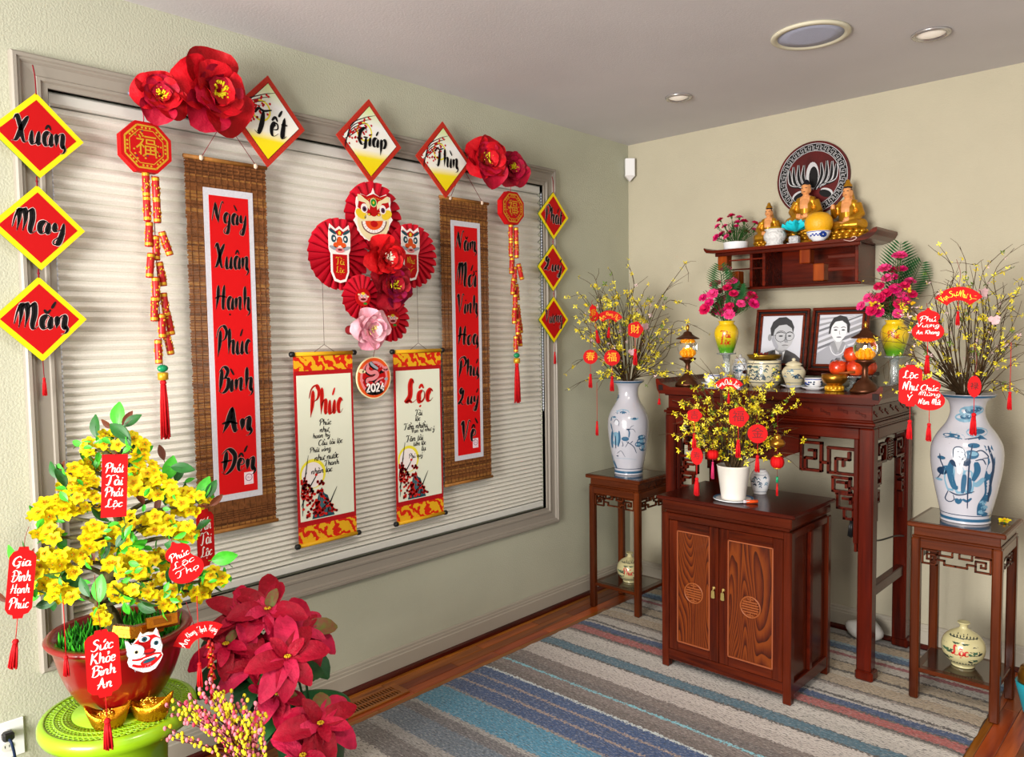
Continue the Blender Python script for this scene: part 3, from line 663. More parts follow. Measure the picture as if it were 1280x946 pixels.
PL([(195, 205), (240, 215), (300, 270), (360, 310), (385, 370), (375, 440), (345, 400), (310, 335), (200, 300)], 2, 2); PL([(660, 255), (625, 250), (560, 295), (505, 320), (480, 375), (490, 445), (525, 410), (560, 350), (672, 330)], 2, 2)
E(250, 500, 90, 60, 8, 2, 20, -.5); E(630, 520, 90, 60, 8, 2, 20, .5); E(432, 560, 150, 40, 2, 2)
for x, y in ((296, 415), (570, 440)): E(x, y, 54, 62, 0, 3); E(x+2, y+12, 34, 36, 6, 4); E(x+2, y+14, 15, 16, 7, 5)
E(432, 335, 54, 60, 2, 3); E(432, 335, 44, 50, 5, 4); E(432, 335, 16, 20, 8, 5)
E(432, 470, 66, 64, 1, 4); E(370, 502, 30, 24, 1, 4); E(508, 512, 30, 24, 1, 4); E(365, 508, 18, 14, 8, 5); E(510, 520, 18, 14, 8, 5)
arc = lambda cx, cy, rx, ry: [(cx+rx*math.cos(t*PI/16), cy+ry*math.sin(t*PI/16)) for t in range(17)]
PL(arc(440, 610, 185, 190), 4, 4); PL(arc(440, 610, 172, 176), 0, 5); PL(arc(440, 605, 130, 135), 3, 6); E(440, 650, 60, 45, 1, 7)
for k in range(11):
    t = (k+.5)*PI/11.5; a = [(440+q*math.cos(t), 610+q*1.02*math.sin(t)) for q in (132, 172)]; ik.stroke([cm(*a[0]), cm(*a[1])], .0007, 7, 7, n=1, pen=0, taper=0, smooth=False)
for k in range(9): ik.ell(*cm(330+26*k, 262+8*abs(4-k)), .002, .002, 8, 3, 6)
ik.flat(PR, 'printed_face', lf, .0004)
# two lion tag cards
def lion_card(px, py, off, label, words):
    M = lwall(px, py, off); c = thing('lion_tag_card', label, 'card', M, 'lion cards on the rosettes'); k = .0037*29/115
    out = [(-56, 60), (-50, 100), (-20, 78), (0, 92), (20, 78), (50, 100), (58, 60), (56, -10), (47, -30), (47, -110), (30, -150), (0, -158), (-30, -150), (-47, -110), (-47, -30), (-56, -10)]
    MB().prism([(x*k, y*k+.03) for x, y in out][::-1], 0, .002).build('card', M_WHT, c)
    ik = Ink(); e = lambda x, y, rx, ry, m_, l, rot=0: ik.ell(x*k, y*k+.03, rx*k, ry*k, m_, l, 16, rot)
    ik.poly([(x*k, y*k+.03) for x, y in [(-38, -32), (-38, -108), (-24, -140), (0, -147), (24, -140), (38, -108), (38, -32)]], 1, 0)
    ik.poly([(x*k, y*k+.03) for x, y in [(-48, 84), (-20, 68), (0, 80), (20, 68), (48, 84), (40, 50), (-40, 50)]], 1, 0)
    e(0, 26, 16, 20, 3, 1); e(0, 62, 8, 9, 8, 2)
    for s in (-1, 1): e(s*32, 40, 22, 26, 0, 1); e(s*31, 36, 13, 17, 9, 2); e(s*29, 36, 5, 7, 0, 3); e(s*20, 8, 14, 12, 3, 2); e(s*36, 66, 22, 7, 9, 2, s*.5); e(s*30, -6, 26, 8, 11, 2, s*.3)
    e(0, -14, 24, 11, 10, 3); e(0, -12, 12, 4, 4, 4)
    for i, w in enumerate(words): ik.text(w, 0, (-60-42*i)*k+.03, 46*k, 34*k, .1, 8, 2, n=3)
    ik.flat(PR, 'printed_lion', c, .0024)
lion_card(424.5, 318, .108, 'white lion card with red gold-lettered panel, on the rosette beside lettering Đến', ['Tài', 'Lộc']); lion_card(513, 318, .108, 'white lion card with red gold-lettered panel, on the rosette beside lettering Về', ['Như', 'Ý'])
# --- 2024 dragon medallion
M = lwall(466.5, 472, .06); md = thing('dragon_medallion', 'round pink and red dragon medallion marked 2024 between the two scrolls', 'medallion', M); cm = cropmap(440, 440, 15.76, M); R_ = .092
MB().prism(ngon(48, R_), 0, .006).build('disc', M_BEIGE, md)
ik = Ink(); ik.ring(0, 0, R_*.8, R_*.95, 3, 0, 48); ik.ell(0, 0, R_*.8, R_*.8, 10, 0, 40); ik.ell(0, .0, R_*.68, R_*.68, 1, 1, 40)
c_ = lambda pts: [cm(*p) for p in pts]
for pts, w, m_, l in (([(300, 260), (270, 360), (340, 420), (440, 390), (470, 450), (400, 520), (280, 540), (270, 620)], .024, 7, 2), ([(300, 260), (280, 350), (350, 405), (440, 390), (480, 450), (400, 520), (290, 540), (275, 610)], .018, 10, 3), ([(330, 200), (380, 270), (480, 330)], .022, 7, 4), ([(335, 200), (390, 260), (490, 330)], .013, 11, 5), ([(430, 600), (520, 530), (600, 500)], .008, 10, 4), ([(530, 420), (560, 380), (600, 400)], .012, 7, 3), ([(480, 250), (540, 250), (530, 300)], .006, 10, 4), ([(360, 500), (440, 580), (540, 560)], .018, 7, 2)): ik.stroke(c_(pts), w, m_, l, pen=0, taper=.3)
for x, y, r_, m_ in ((165, 375, .014, 2), (215, 385, .009, 2), (640, 320, .014, 10), (600, 350, .009, 10), (670, 350, .009, 10), (650, 525, .01, 11), (170, 560, .01, 10), (230, 715, .008, 10), (425, 825, .009, 10), (550, 590, .008, 10)): ik.ell(*cm(x, y), r_, r_*.7, m_, 4, 12)
ik.ell(*cm(430, 740), .052, .024, 7, 4, 24)
for i, ch in enumerate('2024'): ik.text(ch, cm(300+93*i, 700)[0], cm(300+93*i, 705-8*i)[1], .0175, .034, .26, 0, 6, n=4, pen=.25, taper=.15)
ik.flat(PR, 'printed_dragon', md, .0064)
MB().tube([(0, R_-.004, .003), (.0, R_+.04, .02)], .001, 4).build('string', M_CORD, md)
# --- woven reed mats with red couplets
M_R1 = mat('reed_brown', '7a4a26', .7, var=.3, scale=60); M_R2 = mat('reed_tan', '9a6a34', .7, var=.3, scale=60); M_R3 = mat('reed_dark', '5a3418', .75, var=.3, scale=60); M_ROD = mat('bamboo_rod', '94632e', .5, var=.25, scale=30); M_KNOT = mat('cotton_knot', 'd8c2ae', .8)
M_SILK = mat('grey_white_paper', 'c9c9d2', .7, var=.06, scale=120); M_VIO = mat('seal_violet', '8a3a78', .6)
def reed_mat(px, py, words, label, seal, shear=0, cordpx=()):
    M = lwall(px, py, .034); r = thing('reed_scroll', label, 'wall hanging', M, 'brown reed mats with red couplets')
    w, h = .312, 1.385; mb = MB(); n = 330
    for i in range(n):
        y = -h*i/n; a = random.random(); mb.box(-w/2-random.random()*.006, w/2+random.random()*.006, y-.0038, y-.0003, -.001, .0022+random.random()*.0012, 0 if a < .55 else (1 if a < .8 else 2))
    mb.build('reeds', [M_R1, M_R2, M_R3], r, kind='stuff')
    mb = MB()
    for k in range(13):
        x = -w/2+.012+k*(w-.024)/12; mb.box(x-.0012, x+.0012, -h, 0, .0022, .0042, 0)
        for j in range(0, 64): 
            if (j+k) % 2: mb.box(x-.0018, x+.0018, -h*j/64-.012, -h*j/64, .003, .0045, 1)
    mb.build('weave_threads', [M_R3, M_R1], r, kind='stuff')
    for y in (.004, -h-.002): MB().tube([(-w/2-.008, y, .004), (w/2+.008, y, .004)], .0075, 10).build('rod', M_ROD, r)
    for x in (-.1, .115): MB().ball((x, .004, .01), (.009, .011, .006), 8, 6).build('knot', M_KNOT, r)
    MB().tube([(-.1, .006, .012), (.005, .165, -.01), (.115, .006, .012)], .0014, 5).build('hanging_cord', M_CORD, r)
    x0, x1, y1, y0 = -.096, .1, -.1, -1.275
    p = MB().box(x0, x1, y0, y1, .0045, .0062).build('paper_backing', M_SILK, r)
    MB().box(x0+.02, x1-.02, y0+.024, y1-.026, .0062, .0068).build('red_panel', mat('couplet_red', 'cc060c', .7), p)
    dy = (y1-y0-.25)/6; cx = (x0+x1)/2
    for i, wd in enumerate(words):
        ik = Ink(); ik.text(wd, cx, y1-.105-i*dy, .138 if len(wd) > 2 else .118, .115, .25, 0, 0, out=1, outw=.05, slant=.14, n=7, pen=.8, brush=True); ik.flat([M_BLK, mat('grey_outline', 'b08a84', .6)], 'lettering', p, .0072)
    sx = cx+.042; sy = y0+.075
    sq = MB().box(sx-.019, sx+.019, sy-.024, sy+.024, .0069, .0074).build('seal', mat('seal_paper', 'e8d4dc', .7), p)
    ik = Ink(); ik.ring(sx, sy+.003, .012, .0145, 0, 0, 24); ik.text('An', sx, sy+.004, .016, .008, .14, 0, 0, n=3); ik.stroke([(sx, sy-.018), (sx+.014, sy-.018)], .002, 0, 0, n=1, pen=0); ik.flat([M_VIO], 'seal_print', sq, .0077)
reed_mat(282.5, 204, ['Ngày', 'Xuân', 'Hạnh', 'Phúc', 'Bình', 'An', 'Đến'], 'brown reed mat with red couplet lettered from Ngày down to Đến', 1)
reed_mat(580, 251.5, ['Năm', 'Mới', 'Vinh', 'Hoa', 'Phú', 'Quý', 'Về'], 'brown reed mat with red couplet lettered from Năm down to Về', 1)
# --- brocade hanging scrolls
def brocade():
    m = mat('brocade', 'd8a018', .6); nt = m.node_tree; N = nt.nodes.new; L = nt.links.new; tc = N('ShaderNodeTexCoord')
    w = N('ShaderNodeTexWave'); w.wave_type = 'BANDS'; w.bands_direction = 'DIAGONAL'; w.inputs['Scale'].default_value = 9; w.inputs['Distortion'].default_value = 9; w.inputs['Detail'].default_value = 3; w.inputs['Detail Scale'].default_value = 2.5
    L(tc.outputs['Object'], w.inputs[0]); r = N('ShaderNodeValToRGB'); r.color_ramp.interpolation = 'CONSTANT'; L(w.outputs['Fac'], r.inputs[0])
    r.color_ramp.elements[0].color = lin('d0200c')+(1,); r.color_ramp.elements[1].position = .5; r.color_ramp.elements[1].color = lin('e4ac1c')+(1,)
    L(r.outputs[0], nt.nodes['Principled BSDF'].inputs['Base Color']); return m
M_BROC = brocade(); M_CRIM = mat('crimson_band', 'b01018', .6); M_PAPER = mat('scroll_paper', 'e6ead6', .7)
def hscroll(px, py, word, verse, label):
    M = lwall(px, py, .03); r = thing('hanging_scroll', label, 'scroll', M, 'brocade hanging scrolls'); w = .286; h = .795
    MB().box(-w/2, w/2, -h, 0, .002, .005).build('scroll_backing', M_CRIM, r)
    MB().box(-w/2, w/2, -.072, -.012, .005, .0062).build('brocade_band', M_BROC, r); MB().box(-w/2, w/2, -h+.01, -h+.078, .005, .0062).build('brocade_band', M_BROC, r)
    pn = MB().box(-w/2+.011, w/2-.011, -h+.1, -.09, .005, .0064).build('paper_panel', M_PAPER, r)
    for y in (-.002, -h+.002):
        MB().tube([(-w/2+.001, y, .008), (w/2-.001, y, .008)], .0085, 12).build('gold_roller', mat('yellow_silk', 'd8a41c', .5), r)
        for s in (-1, 1): MB().lathe([(0, 0), (.0085, 0), (.0115, .003), (.0115, .016), (.008, .02), (0, .021)], 12, 0, T(s*(w/2-.002), y, .008)@RY(s*PI/2)).build('roller_knob', M_BLACK, r)
    MB().tube([(-.05, .004, .012), (0, .035, .012), (.05, .004, .012)], .0012, 5).build('hanging_loop', mat('scroll_string', '5a4038', .8), r)
    MB().tube([(0, .035, .012), (0, .3, .012)], .0009, 5).build('hanging_string', mat('scroll_string', '5a4038', .8), r)
    ik = Ink(); ik.text(word, .005, -.2, .165, .13, .28, 0, 1, out=6, outw=.04, slant=.12, n=7, pen=.78, brush=True)
    y = -.29; random.seed(9)
    for i, ln in enumerate(verse): 
        ww = .017*len(ln); ik.text(ln, .0+jit(.03), y-i*.029, ww*.86, .032, .18, 1, 1, n=3, slant=.15, keep=True)
    X0, Y0 = -w/2+.014, -h+.104
    ik.ell(X0+.06, Y0+.19, .062, .062, 2, 0, 36); ik.ell(X0+.058, Y0+.185, .052, .054, 3, 1, 36)
    ik.poly([(X0+.05, Y0), (X0+.07, Y0+.06), (X0+.088, Y0+.11), (X0+.1, Y0+.128), (X0+.112, Y0+.1), (X0+.128, Y0+.09), (X0+.145, Y0+.04), (X0+.16, Y0)], 4, 2)
    for k in range(7): ik.stroke([(X0+.09+.008*k, Y0+.1-.006*k), (X0+.085+.009*k, Y0+.05), (X0+.095+.007*k, Y0+.01)], .004, 5, 3, pen=0)
    for a, b, c, d in ((.005, .02, .04, .27), (.0, .06, .09, .2), (.06, .0, .15, .07), (.12, 0, .175, .12), (.0, .1, .03, .2)): ik.stroke([(X0+a, Y0+b), (X0+(a+c)/2-.006, Y0+(b+d)/2), (X0+c, Y0+d)], .006, 1, 4, pen=0)
    for k in range(150):
        a = random.random(); b = random.random(); x = .004+.11*a*(1-.5*b)+(.07*(random.random() < .25)); yy = .01+.19*b*(1-.45*a)
        ik.ell(X0+min(x, .17), Y0+yy*(.6 if x > .11 else 1), .0068, .006, 0 if k % 4 else 7, 5, 7)
    ik.flat([mat('scarlet_ink', 'd01810', .6), M_BLK, M_SUN, M_WHT, M_TEAL, mat('teal_pale', '5c8088', .6), mat('ink_pink', 'd88878', .6), M_MAR], 'printed_art', pn, .0068)
hscroll(403.5, 441, 'Phúc', ['Phúc', 'như', 'hoan hỷ', 'Cầu tài lộc', 'Phát vàng', 'như nước', 'Thanh', 'nhàn lạc'], 'tall white brocade-ended scroll lettered Phúc in red')
hscroll(521, 438, 'Lộc', ['Tài', 'lộc', 'Tiền nhiều', 'Vạn sự như ý', 'Tân tài', 'tiến lộc', 'tụ', 'Phú quý'], 'tall white brocade-ended scroll lettered Lộc in red')
# ================================================================== corner with the yellow bonsai
random.seed(21)
SC = V((.375, -3.262, 0)); ST = .46
M_LIME = mat('lime_lacquer', '8fbf18', .3, coat=.4); M_LIMED = mat('lime_under', '6f9a14', .4)
st = thing('garden_stool', 'lime green drum stool with pierced top holding the red bonsai pot', 'stool', T(SC.x, SC.y, 0))
MB().lathe([(.15, 0), (.185, .004), (.19, .02), (.178, .06), (.142, .17), (.128, .26), (.132, .34), (.152, .385), (.19, .405), (.212, .415), (.219, .43), (.219, .445), (.213, .457), (.202, ST), (.198, ST-.0), (.198, ST-.012), (.128, ST-.012), (.128, ST), (.0, ST)], 64).build('drum_body', M_LIME, st)
mb = MB()
for k in range(72):
    for s in (-1, 1):
        pts = [((.129+.068*t)*math.cos(2*PI*k/72+s*.13*t*2.6), (.129+.068*t)*math.sin(2*PI*k/72+s*.13*t*2.6), ST-.0035) for t in (0, .33, .66, 1)]
        mb.tube(pts, .0031, 4)
for r in (.152, .175): mb.lathe([(r-.002, ST-.006), (r+.002, ST-.006), (r+.002, ST-.0005), (r-.002, ST-.0005)], 64, close=False)
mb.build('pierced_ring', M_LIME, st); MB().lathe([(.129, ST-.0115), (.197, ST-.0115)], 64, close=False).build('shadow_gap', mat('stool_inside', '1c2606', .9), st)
# pot
PC = V((.36, -3.245, ST)); M_POT = mat('red_pot', '7c0608', .28, coat=.5)
pot = thing('bonsai_pot', 'glossy red flared bowl pot standing on the lime stool', 'pot', T(*PC))
MB().lathe([(0, 0), (.085, 0), (.098, .008), (.125, .045), (.15, .09), (.168, .14), (.18, .19), (.186, .213), (.2, .222), (.205, .232), (.2, .238), (.178, .236), (.17, .2), (.15, .19), (0, .19)], 64).build('bowl', M_POT, pot)
mb = MB(); M_MOSS = mat('moss', '3aa822', .8, var=.45, scale=60); M_MOSS2 = mat('moss_dark', '1a6614', .8)
for k in range(480):
    a = random.random()*6.283; d = .165*math.sqrt(random.random()); h = .026+.03*random.random(); c = V((d*math.cos(a), d*math.sin(a), .19))
    t = V((jit(.02), jit(.02), h+.012)); mb.tube([c, c+t*.6, c+t], [.0045, .0035, .0008], 4, random.randint(0, 1))
mo = mb.build('moss_bed', [M_MOSS, M_MOSS2], None, T(*PC), kind='stuff'); mo['label'] = 'tufted green artificial moss filling the red pot'; mo['category'] = 'moss'
# tree
TD = depth_of(PC+V((0, 0, .4)))
tree = thing('yellow_bonsai', 'artificial apricot bonsai covered in yellow blossoms rooted in the red pot', 'bonsai tree', T(*PC))
loc = lambda p: V(p)-PC
def q3(px, py, dd=0): return loc(at(px, py, TD+dd))
M_BARK = mat('bonsai_bark', '4a4626', .85, var=.4, scale=50, bump=.8, bscale=60)
tr = [V((.0, .0, .185)), q3(140, 775), q3(128, 750), q3(140, 715, .03), q3(160, 690), q3(150, 655, -.03), q3(140, 625), q3(146, 585), q3(146, 545)]
MB().tube(catmull(tr, 5), [.03*(1-i/44) if i < 34 else .006 for i in range(41)], 8).build('trunk', M_BARK, tree)
cl = [(146, 552, 22, 13, 8, 0), (172, 560, 14, 10, 5, -.03), (112, 558, 9, 8, 2, .02), (96, 600, 26, 14, 10, -.05), (172, 595, 30, 18, 12, .0), (190, 605, 26, 18, 8, -.1), (238, 628, 24, 15, 10, .0), (58, 642, 20, 13, 8, .02), (95, 628, 28, 16, 11, -.1), (187, 652, 30, 14, 10, -.06), (226, 668, 16, 12, 6, -.08), (150, 668, 12, 12, 4, -.14), (62, 706, 20, 16, 9, .0), (92, 702, 26, 14, 9, -.08), (165, 705, 32, 13, 10, -.1), (205, 697, 16, 10, 5, .02), (118, 672, 14, 14, 6, -.16), (52, 733, 12, 9, 3, .04), (82, 738, 20, 12, 6, -.06), (150, 740, 14, 10, 4, -.1), (172, 744, 18, 9, 5, -.12), (211, 750, 14, 12, 5, -.05), (250, 735, 20, 11, 6, .05), (268, 720, 16, 9, 5, .08), (127, 768, 9, 8, 3, -.12), (60, 668, 14, 10, 4, -.05), (112, 585, 14, 10, 4, .1), (220, 615, 14, 12, 4, .12), (140, 690, 20, 12, 5, .15), (190, 720, 24, 12, 5, .15)]
trl = catmull(tr, 5)
for cx, cy, rx, ry, n, dd in cl:
    e = q3(cx, cy+4, dd); j = min(range(len(trl)), key=lambda i: abs(trl[i].z-(e.z-.04))+(0 if i > 8 else 1)); s = trl[j]
    m_ = (s+e)/2+V((jit(.02), jit(.02), .015)); MB().tube(catmull([s, m_, e], 5), (.009, .003), 6).build('branch', M_BARK, tree)
M_PET = mat('apricot_petal', 'ecd80e', .55, var=.1, scale=30); M_STA = mat('apricot_stamen', 'e0a00c', .6); M_CALYX = mat('calyx_green', '3aa01c', .5)
def blossom(R, seed):
    random.seed(seed); mb = MB()
    for k in range(5):
        def fn(u, v):
            w = R*.4*(.22+.78*math.sin(PI*min(1, .08+v*.78))); y = R*(.12+.88*v-.12*u*u*v); return (u*w, y, R*(.12*v*v+.18*u*u*v-.12*v**4))
        mb.sheet(None, 2, 3, fn, 0, RZ(2*PI*k/5+jit(.1)))
    for k in range(5): a = 2*PI*k/5; mb.add([(0, 0, .05*R), (R*.3*math.cos(a-.4), R*.3*math.sin(a-.4), .1*R), (R*.46*math.cos(a), R*.46*math.sin(a), .13*R), (R*.3*math.cos(a+.4), R*.3*math.sin(a+.4), .1*R)], [(0, 1, 2, 3)], 1, False, RZ(PI/2))
    for k in range(9):
        a = 2*PI*k/9; mb.tube([(0, 0, .1*R), (.2*R*math.cos(a), .2*R*math.sin(a), .42*R)], R*.035, 3, 1)
    mb.ball((0, 0, .03*R), R*.14, 6, 4, 2); mb.tube([(0, 0, -.35*R), (0, 0, 0)], [R*.05, R*.12], 5, 2)
    return mb.mesh('blossom', [M_PET, M_STA, M_CALYX])
BM = [blossom(.0265, i) for i in range(4)]; random.seed(33)
def face_m(p, out, s=1, spread=.6):
    d = (out+V((jit(spread), jit(spread), jit(spread)))).normalized(); return T(*p)@d.to_track_quat('Z', 'Y').to_matrix().to_4x4()@RZ(random.random()*6.28)@Mx.Scale(s, 4)
camdir = (CAM-PC).normalized()
far = MB(); cnt = 0
for cx, cy, rx, ry, n, dd in cl:
    for k in range(int(n*2.5)):
        a = random.random()*6.28; d = math.sqrt(random.random()); px, py = cx+rx*1.05*d*math.cos(a), cy+ry*1.1*d*math.sin(a); back = k >= n*1.55
        Mm = face_m(q3(px, py, dd+(.05 if back else 0)+jit(.035)), camdir*.9+V((0, 0, .5)), random.uniform(.68, .98))
        if back:
            me = random.choice(BM); far.add([v.co for v in me.vertices], [], 0, False, Mm); o_ = len(far.v)-len(me.vertices)
            for p_ in me.polygons: far.f.append([i+o_ for i in p_.vertices]); far.mi.append(p_.material_index); far.sm.append(p_.use_smooth)
        else: inst(random.choice(BM), 'blossom', tree, Mm)
far.build('inner_blossoms', [M_PET, M_STA, M_CALYX], tree, kind='stuff')
def leaf_mesh(L_, Wd, mats, fold=.25, droop=.2, name='leaf'):
    mb = MB()
    def fn(u, v):
        w = Wd*math.sin(PI*min(1, .04+v*.94))**.8; return (u*w, L_*v, fold*abs(u)*w-droop*L_*v*v)
    mb.sheet(None, 4, 6, fn); mb.tube([(0, -.15*L_, 0), (0, 0, 0), (0, L_*.5, -droop*L_*.25+.0005)], [.0014, .0013, .0006], 4, 0)
    return mb.mesh(name, mats)
M_LEAF = mat('fresh_leaf', '3fae24', .4, var=.3, scale=40); M_LEAFD = mat('dark_leaf', '1c5a1e', .45, var=.3, scale=40); M_LEAFR = mat('bronze_leaf', '5a2c18', .5, var=.3, scale=40)
LM = [leaf_mesh(.075, .022, M_LEAF), leaf_mesh(.06, .015, M_LEAFD), leaf_mesh(.05, .011, M_LEAFR), leaf_mesh(.03, .008, M_LEAF)]
def put_leaf(px, py, dd, ang, k, s=1, parent=tree, tilt=.5):
    up = (_r*math.sin(ang)+_u*math.cos(ang)).normalized(); zz = (-_f*.8+V((jit(tilt), jit(tilt), jit(tilt)))).normalized(); x = up.cross(zz).normalized(); zz = x.cross(up)
    p = q3(px, py, dd); Mm = Mx(((x.x, up.x, zz.x, p.x), (x.y, up.y, zz.y, p.y), (x.z, up.z, zz.z, p.z), (0, 0, 0, 1)))
    return inst(LM[k], 'leaf', parent, Mm@Mx.Scale(s, 4))
for a in ((147, 533, 0, 0, 0), (153, 531, 0, .6, 2), (155, 533, 0, .9, 1), (142, 535, 0, -1.1, 2), (73, 598, 0, -.6, 1), (77, 596, 0, 0, 2), (84, 596, 0, .6, 2), (208, 600, 0, .3, 0), (220, 602, .02, .3, 1), (250, 625, .02, .3, 0), (258, 622, .02, .5, 1), (262, 632, .0, .9, 2), (27, 705, 0, -.8, 0), (30, 705, 0, -.1, 2), (37, 706, 0, .1, 2), (124, 752, -.14, 0, 0), (112, 745, -.14, -.6, 1), (265, 700, .02, 1.4, 0), (10, 752, 0, -1, 2), (45, 758, 0, 1.3, 1), (196, 640, 0, .1, 2), (180, 630, 0, -.5, 2), (152, 690, -.1, 1.2, 0), (118, 700, -.1, -.5, 2), (205, 575, .02, -.3, 2)): put_leaf(*a)
for k in range(260):
    c = random.choice(cl); put_leaf(c[0]+jit(c[2]+5), c[1]+jit(c[3]+5), c[5]+jit(.06), random.random()*6.28, random.choice((3, 3, 3, 1)), random.uniform(.7, 1.3), tilt=1)
# ------------------------------------------------------------ red lucky tags
def shape(kind, w, h):
    if kind == 'rect': return [(-w/2, -h/2), (w/2, -h/2), (w/2, h/2), (-w/2, h/2)]
    if kind == 'plaque': a, b = w*.5, h*.5; return [(-a*.35, -b), (a*.35, -b), (a*.42, -b*.9), (a*.75, -b*.86), (a, -b*.72), (a, b*.72), (a*.75, b*.86), (a*.42, b*.9), (a*.35, b), (-a*.35, b), (-a*.42, b*.9), (-a*.75, b*.86), (-a, b*.72), (-a, -b*.72), (-a*.75, -b*.86), (-a*.42, -b*.9)]
    if kind == 'gourd':
        cs = lambda d_: (math.cos(math.radians(d_)), math.sin(math.radians(d_)))
        lo = [(w*.5*cs(d_)[0], -h*.2+h*.3*cs(d_)[1]) for d_ in range(-90, 46, 9)]; hi = [(w*.36*cs(d_)[0], h*.23+h*.2*cs(d_)[1]) for d_ in range(-36, 73, 9)]
        rt = lo+hi+[(w*.06, h*.46), (w*.04, h/2)]; return rt+[(-x, y) for x, y in rt[::-1]][:-1]
    if kind == 'circle': return ngon(28, w/2, h/2)
    if kind == 'fan':
        o = []; R1, R0 = w*.6, w*.28
        for k in range(15): t = math.radians(35+110*k/14); o.append((R1*math.cos(t), R1*math.sin(t)))
        for k in range(15): t = math.radians(145-110*k/14); o.append((R0*math.cos(t), R0*math.sin(t)))
        cy = (R1+R0)/2; return [(x, y-cy*.95) for x, y in o]
    if kind == 'cloud': R = w/2; return [(R*(1+.07*math.cos(5*a))*math.cos(a), h/2*(1+.07*math.cos(5*a))*math.sin(a)) for a in [2*PI*k/40 for k in range(40)]]
def face_cam(p, yaw=0, roll=0):
    d = CAM-V(p); a = math.atan2(d.x, -d.y)+yaw
    return T(*p)@RZ(a)@RX(PI/2)@RZ(roll)
def lucky_tag(px, py, depth, kind, wpx, hpx, lines, label, ink=None, yaw=0, roll=0, tas=25, cord=14, group='red lucky tags', fanrot=0, han=None):
    p = at(px, py, depth); k = depth/FPX; w, h = wpx*k, hpx*k; ink = ink or M_WHT
    r = thing('lucky_tag', label, 'hanging tag', face_cam(p, yaw, roll), group)
    c = MB().prism(shape(kind, w, h), -.001, .001).build('card', M_RED, r)
    ik = Ink(); n = len(lines)
    if kind == 'fan':
        R = w*.44; cy = w*.44*.95
        wd = lines[0].split(' '); m_ = len(wd); 
        for i, t in enumerate(wd):
            a = math.radians(131-82*i/max(1, m_-1)); ik.text(t, R*math.cos(a), R*math.sin(a)-cy, w*(.26 if m_ < 4 else .185), w*(.2 if m_ < 4 else .17), .15, 0, 0, rot=a-PI/2, n=4)
    elif han is None:
        hh = h*(.76 if kind != 'gourd' else .62); 
        for i, t in enumerate(lines):
            y = hh/2-hh*(i+.5)/n-(h*.06 if kind == 'gourd' else 0)+(h*.03 if kind == 'gourd' else 0); ik = Ink(); ik.text(t, 0, y, w*min(.72, .22*len(t))*(.78 if kind == 'gourd' and i == 0 else 1), hh/n*.86, .17, 0, 0, n=4, slant=.15); ik.flat([ink], 'lettering', c, .0013)
    if kind == 'fan': ik.flat([ink], 'lettering', c, .0013)
    if han is None: pass
    else: glyph(c, han, w*.62, ink, T(0, 0, .0014), 'printed_character')
    top = h/2 if kind != 'fan' else w*.6-w*.44*.95; bot = -h/2 if kind not in ('fan',) else w*.28*.9-w*.44*.95
    if cord: MB().tube(catmull([(0, top-.003, .0012), (jit(.006), top+cord*k*.5, 0), (jit(.01), top+cord*k, -.004)], 4), .001, 4).build('cord', M_CORD, r)
    if tas: tassel(r, 0, bot-tas*k*.45, 0, tas*k*.7, tas*k*.13, M_RED2, top=tas*k*.5)
    return r
G1 = 'red tags on the yellow bonsai'
lucky_tag(143, 607, TD-.17, 'rect', 29, 79, ['Phát', 'Tài', 'Phát', 'Lộc'], 'rectangular red tag lettered Phát Tài Phát Lộc near the bonsai top', roll=-.06, tas=0, cord=4, group=G1)
lucky_tag(26, 728, TD-.06, 'plaque', 29, 90, ['Gia', 'Đình', 'Hạnh', 'Phúc'], 'red plaque tag lettered Gia Đình Hạnh Phúc over the bare wall', roll=-.12, tas=55, cord=25, group=G1)
lucky_tag(228, 702, TD-.2, 'gourd', 42, 56, ['Phúc', 'Lộc', 'Thọ'], 'gourd-shaped red tag lettered Phúc Lộc Thọ', roll=.38, tas=0, cord=6, group=G1)
lucky_tag(257, 672, TD+.02, 'plaque', 26, 72, ['Tấn', 'Tài', 'Lộc'], 'narrow red plaque tag turned away beside the reed mat', yaw=.7, tas=0, cord=6, group=G1)
lucky_tag(129, 829, TD-.26, 'plaque', 38, 86, ['Sức', 'Khỏe', 'Bình', 'An'], 'red plaque tag lettered Sức Khỏe Bình An against the pot', roll=.02, tas=60, cord=70, group=G1)
lucky_tag(246, 790, TD-.12, 'fan', 62, 40, ['An Khang Thịnh Vượng'], 'fan-shaped red tag lettered An Khang Thịnh Vượng beside the pot', roll=.3, tas=0, cord=30, group=G1)
# dangling firecracker bunch and thin tassel under the fan tag
def dangle(px0, py0, px1, py1, depth, label):
    p = at(px0, py0, depth); q = at(px1, py1, depth); L_ = p.z-q.z; r = thing('firecracker_dangle', label, 'hanging ornament', face_cam(p), 'dangling ornaments')
    MB().tube([(0, .05, 0), (0, -L_*.6, 0)], .0012, 4).build('cord', M_CORD, r)
    for i in range(12):
        y = -L_*(.05+.055*i); mb = MB().lathe([(0, -.011), (.004, -.011), (.004, .011), (0, .011)], 8, 0, T((-.006, .006, .0)[i % 3], y, (.003, -.003, .006)[i % 3])@RZ((-.3, .3, 0)[i % 3])@RX(PI/2)); mb.lathe([(.0043, .007), (.0043, .011)], 8, 1, T((-.006, .006, .0)[i % 3], y, (.003, -.003, .006)[i % 3])@RX(PI/2), close=False)
        mb.build('firecracker', [M_CRK, M_CG], r)
    tassel(r, 0, -L_*.66, 0, L_*.34, .008, M_RED2)
dangle(263, 800, 265, 878, TD-.1, 'bunch of tiny red firecrackers hanging under the fan-shaped tag'); 
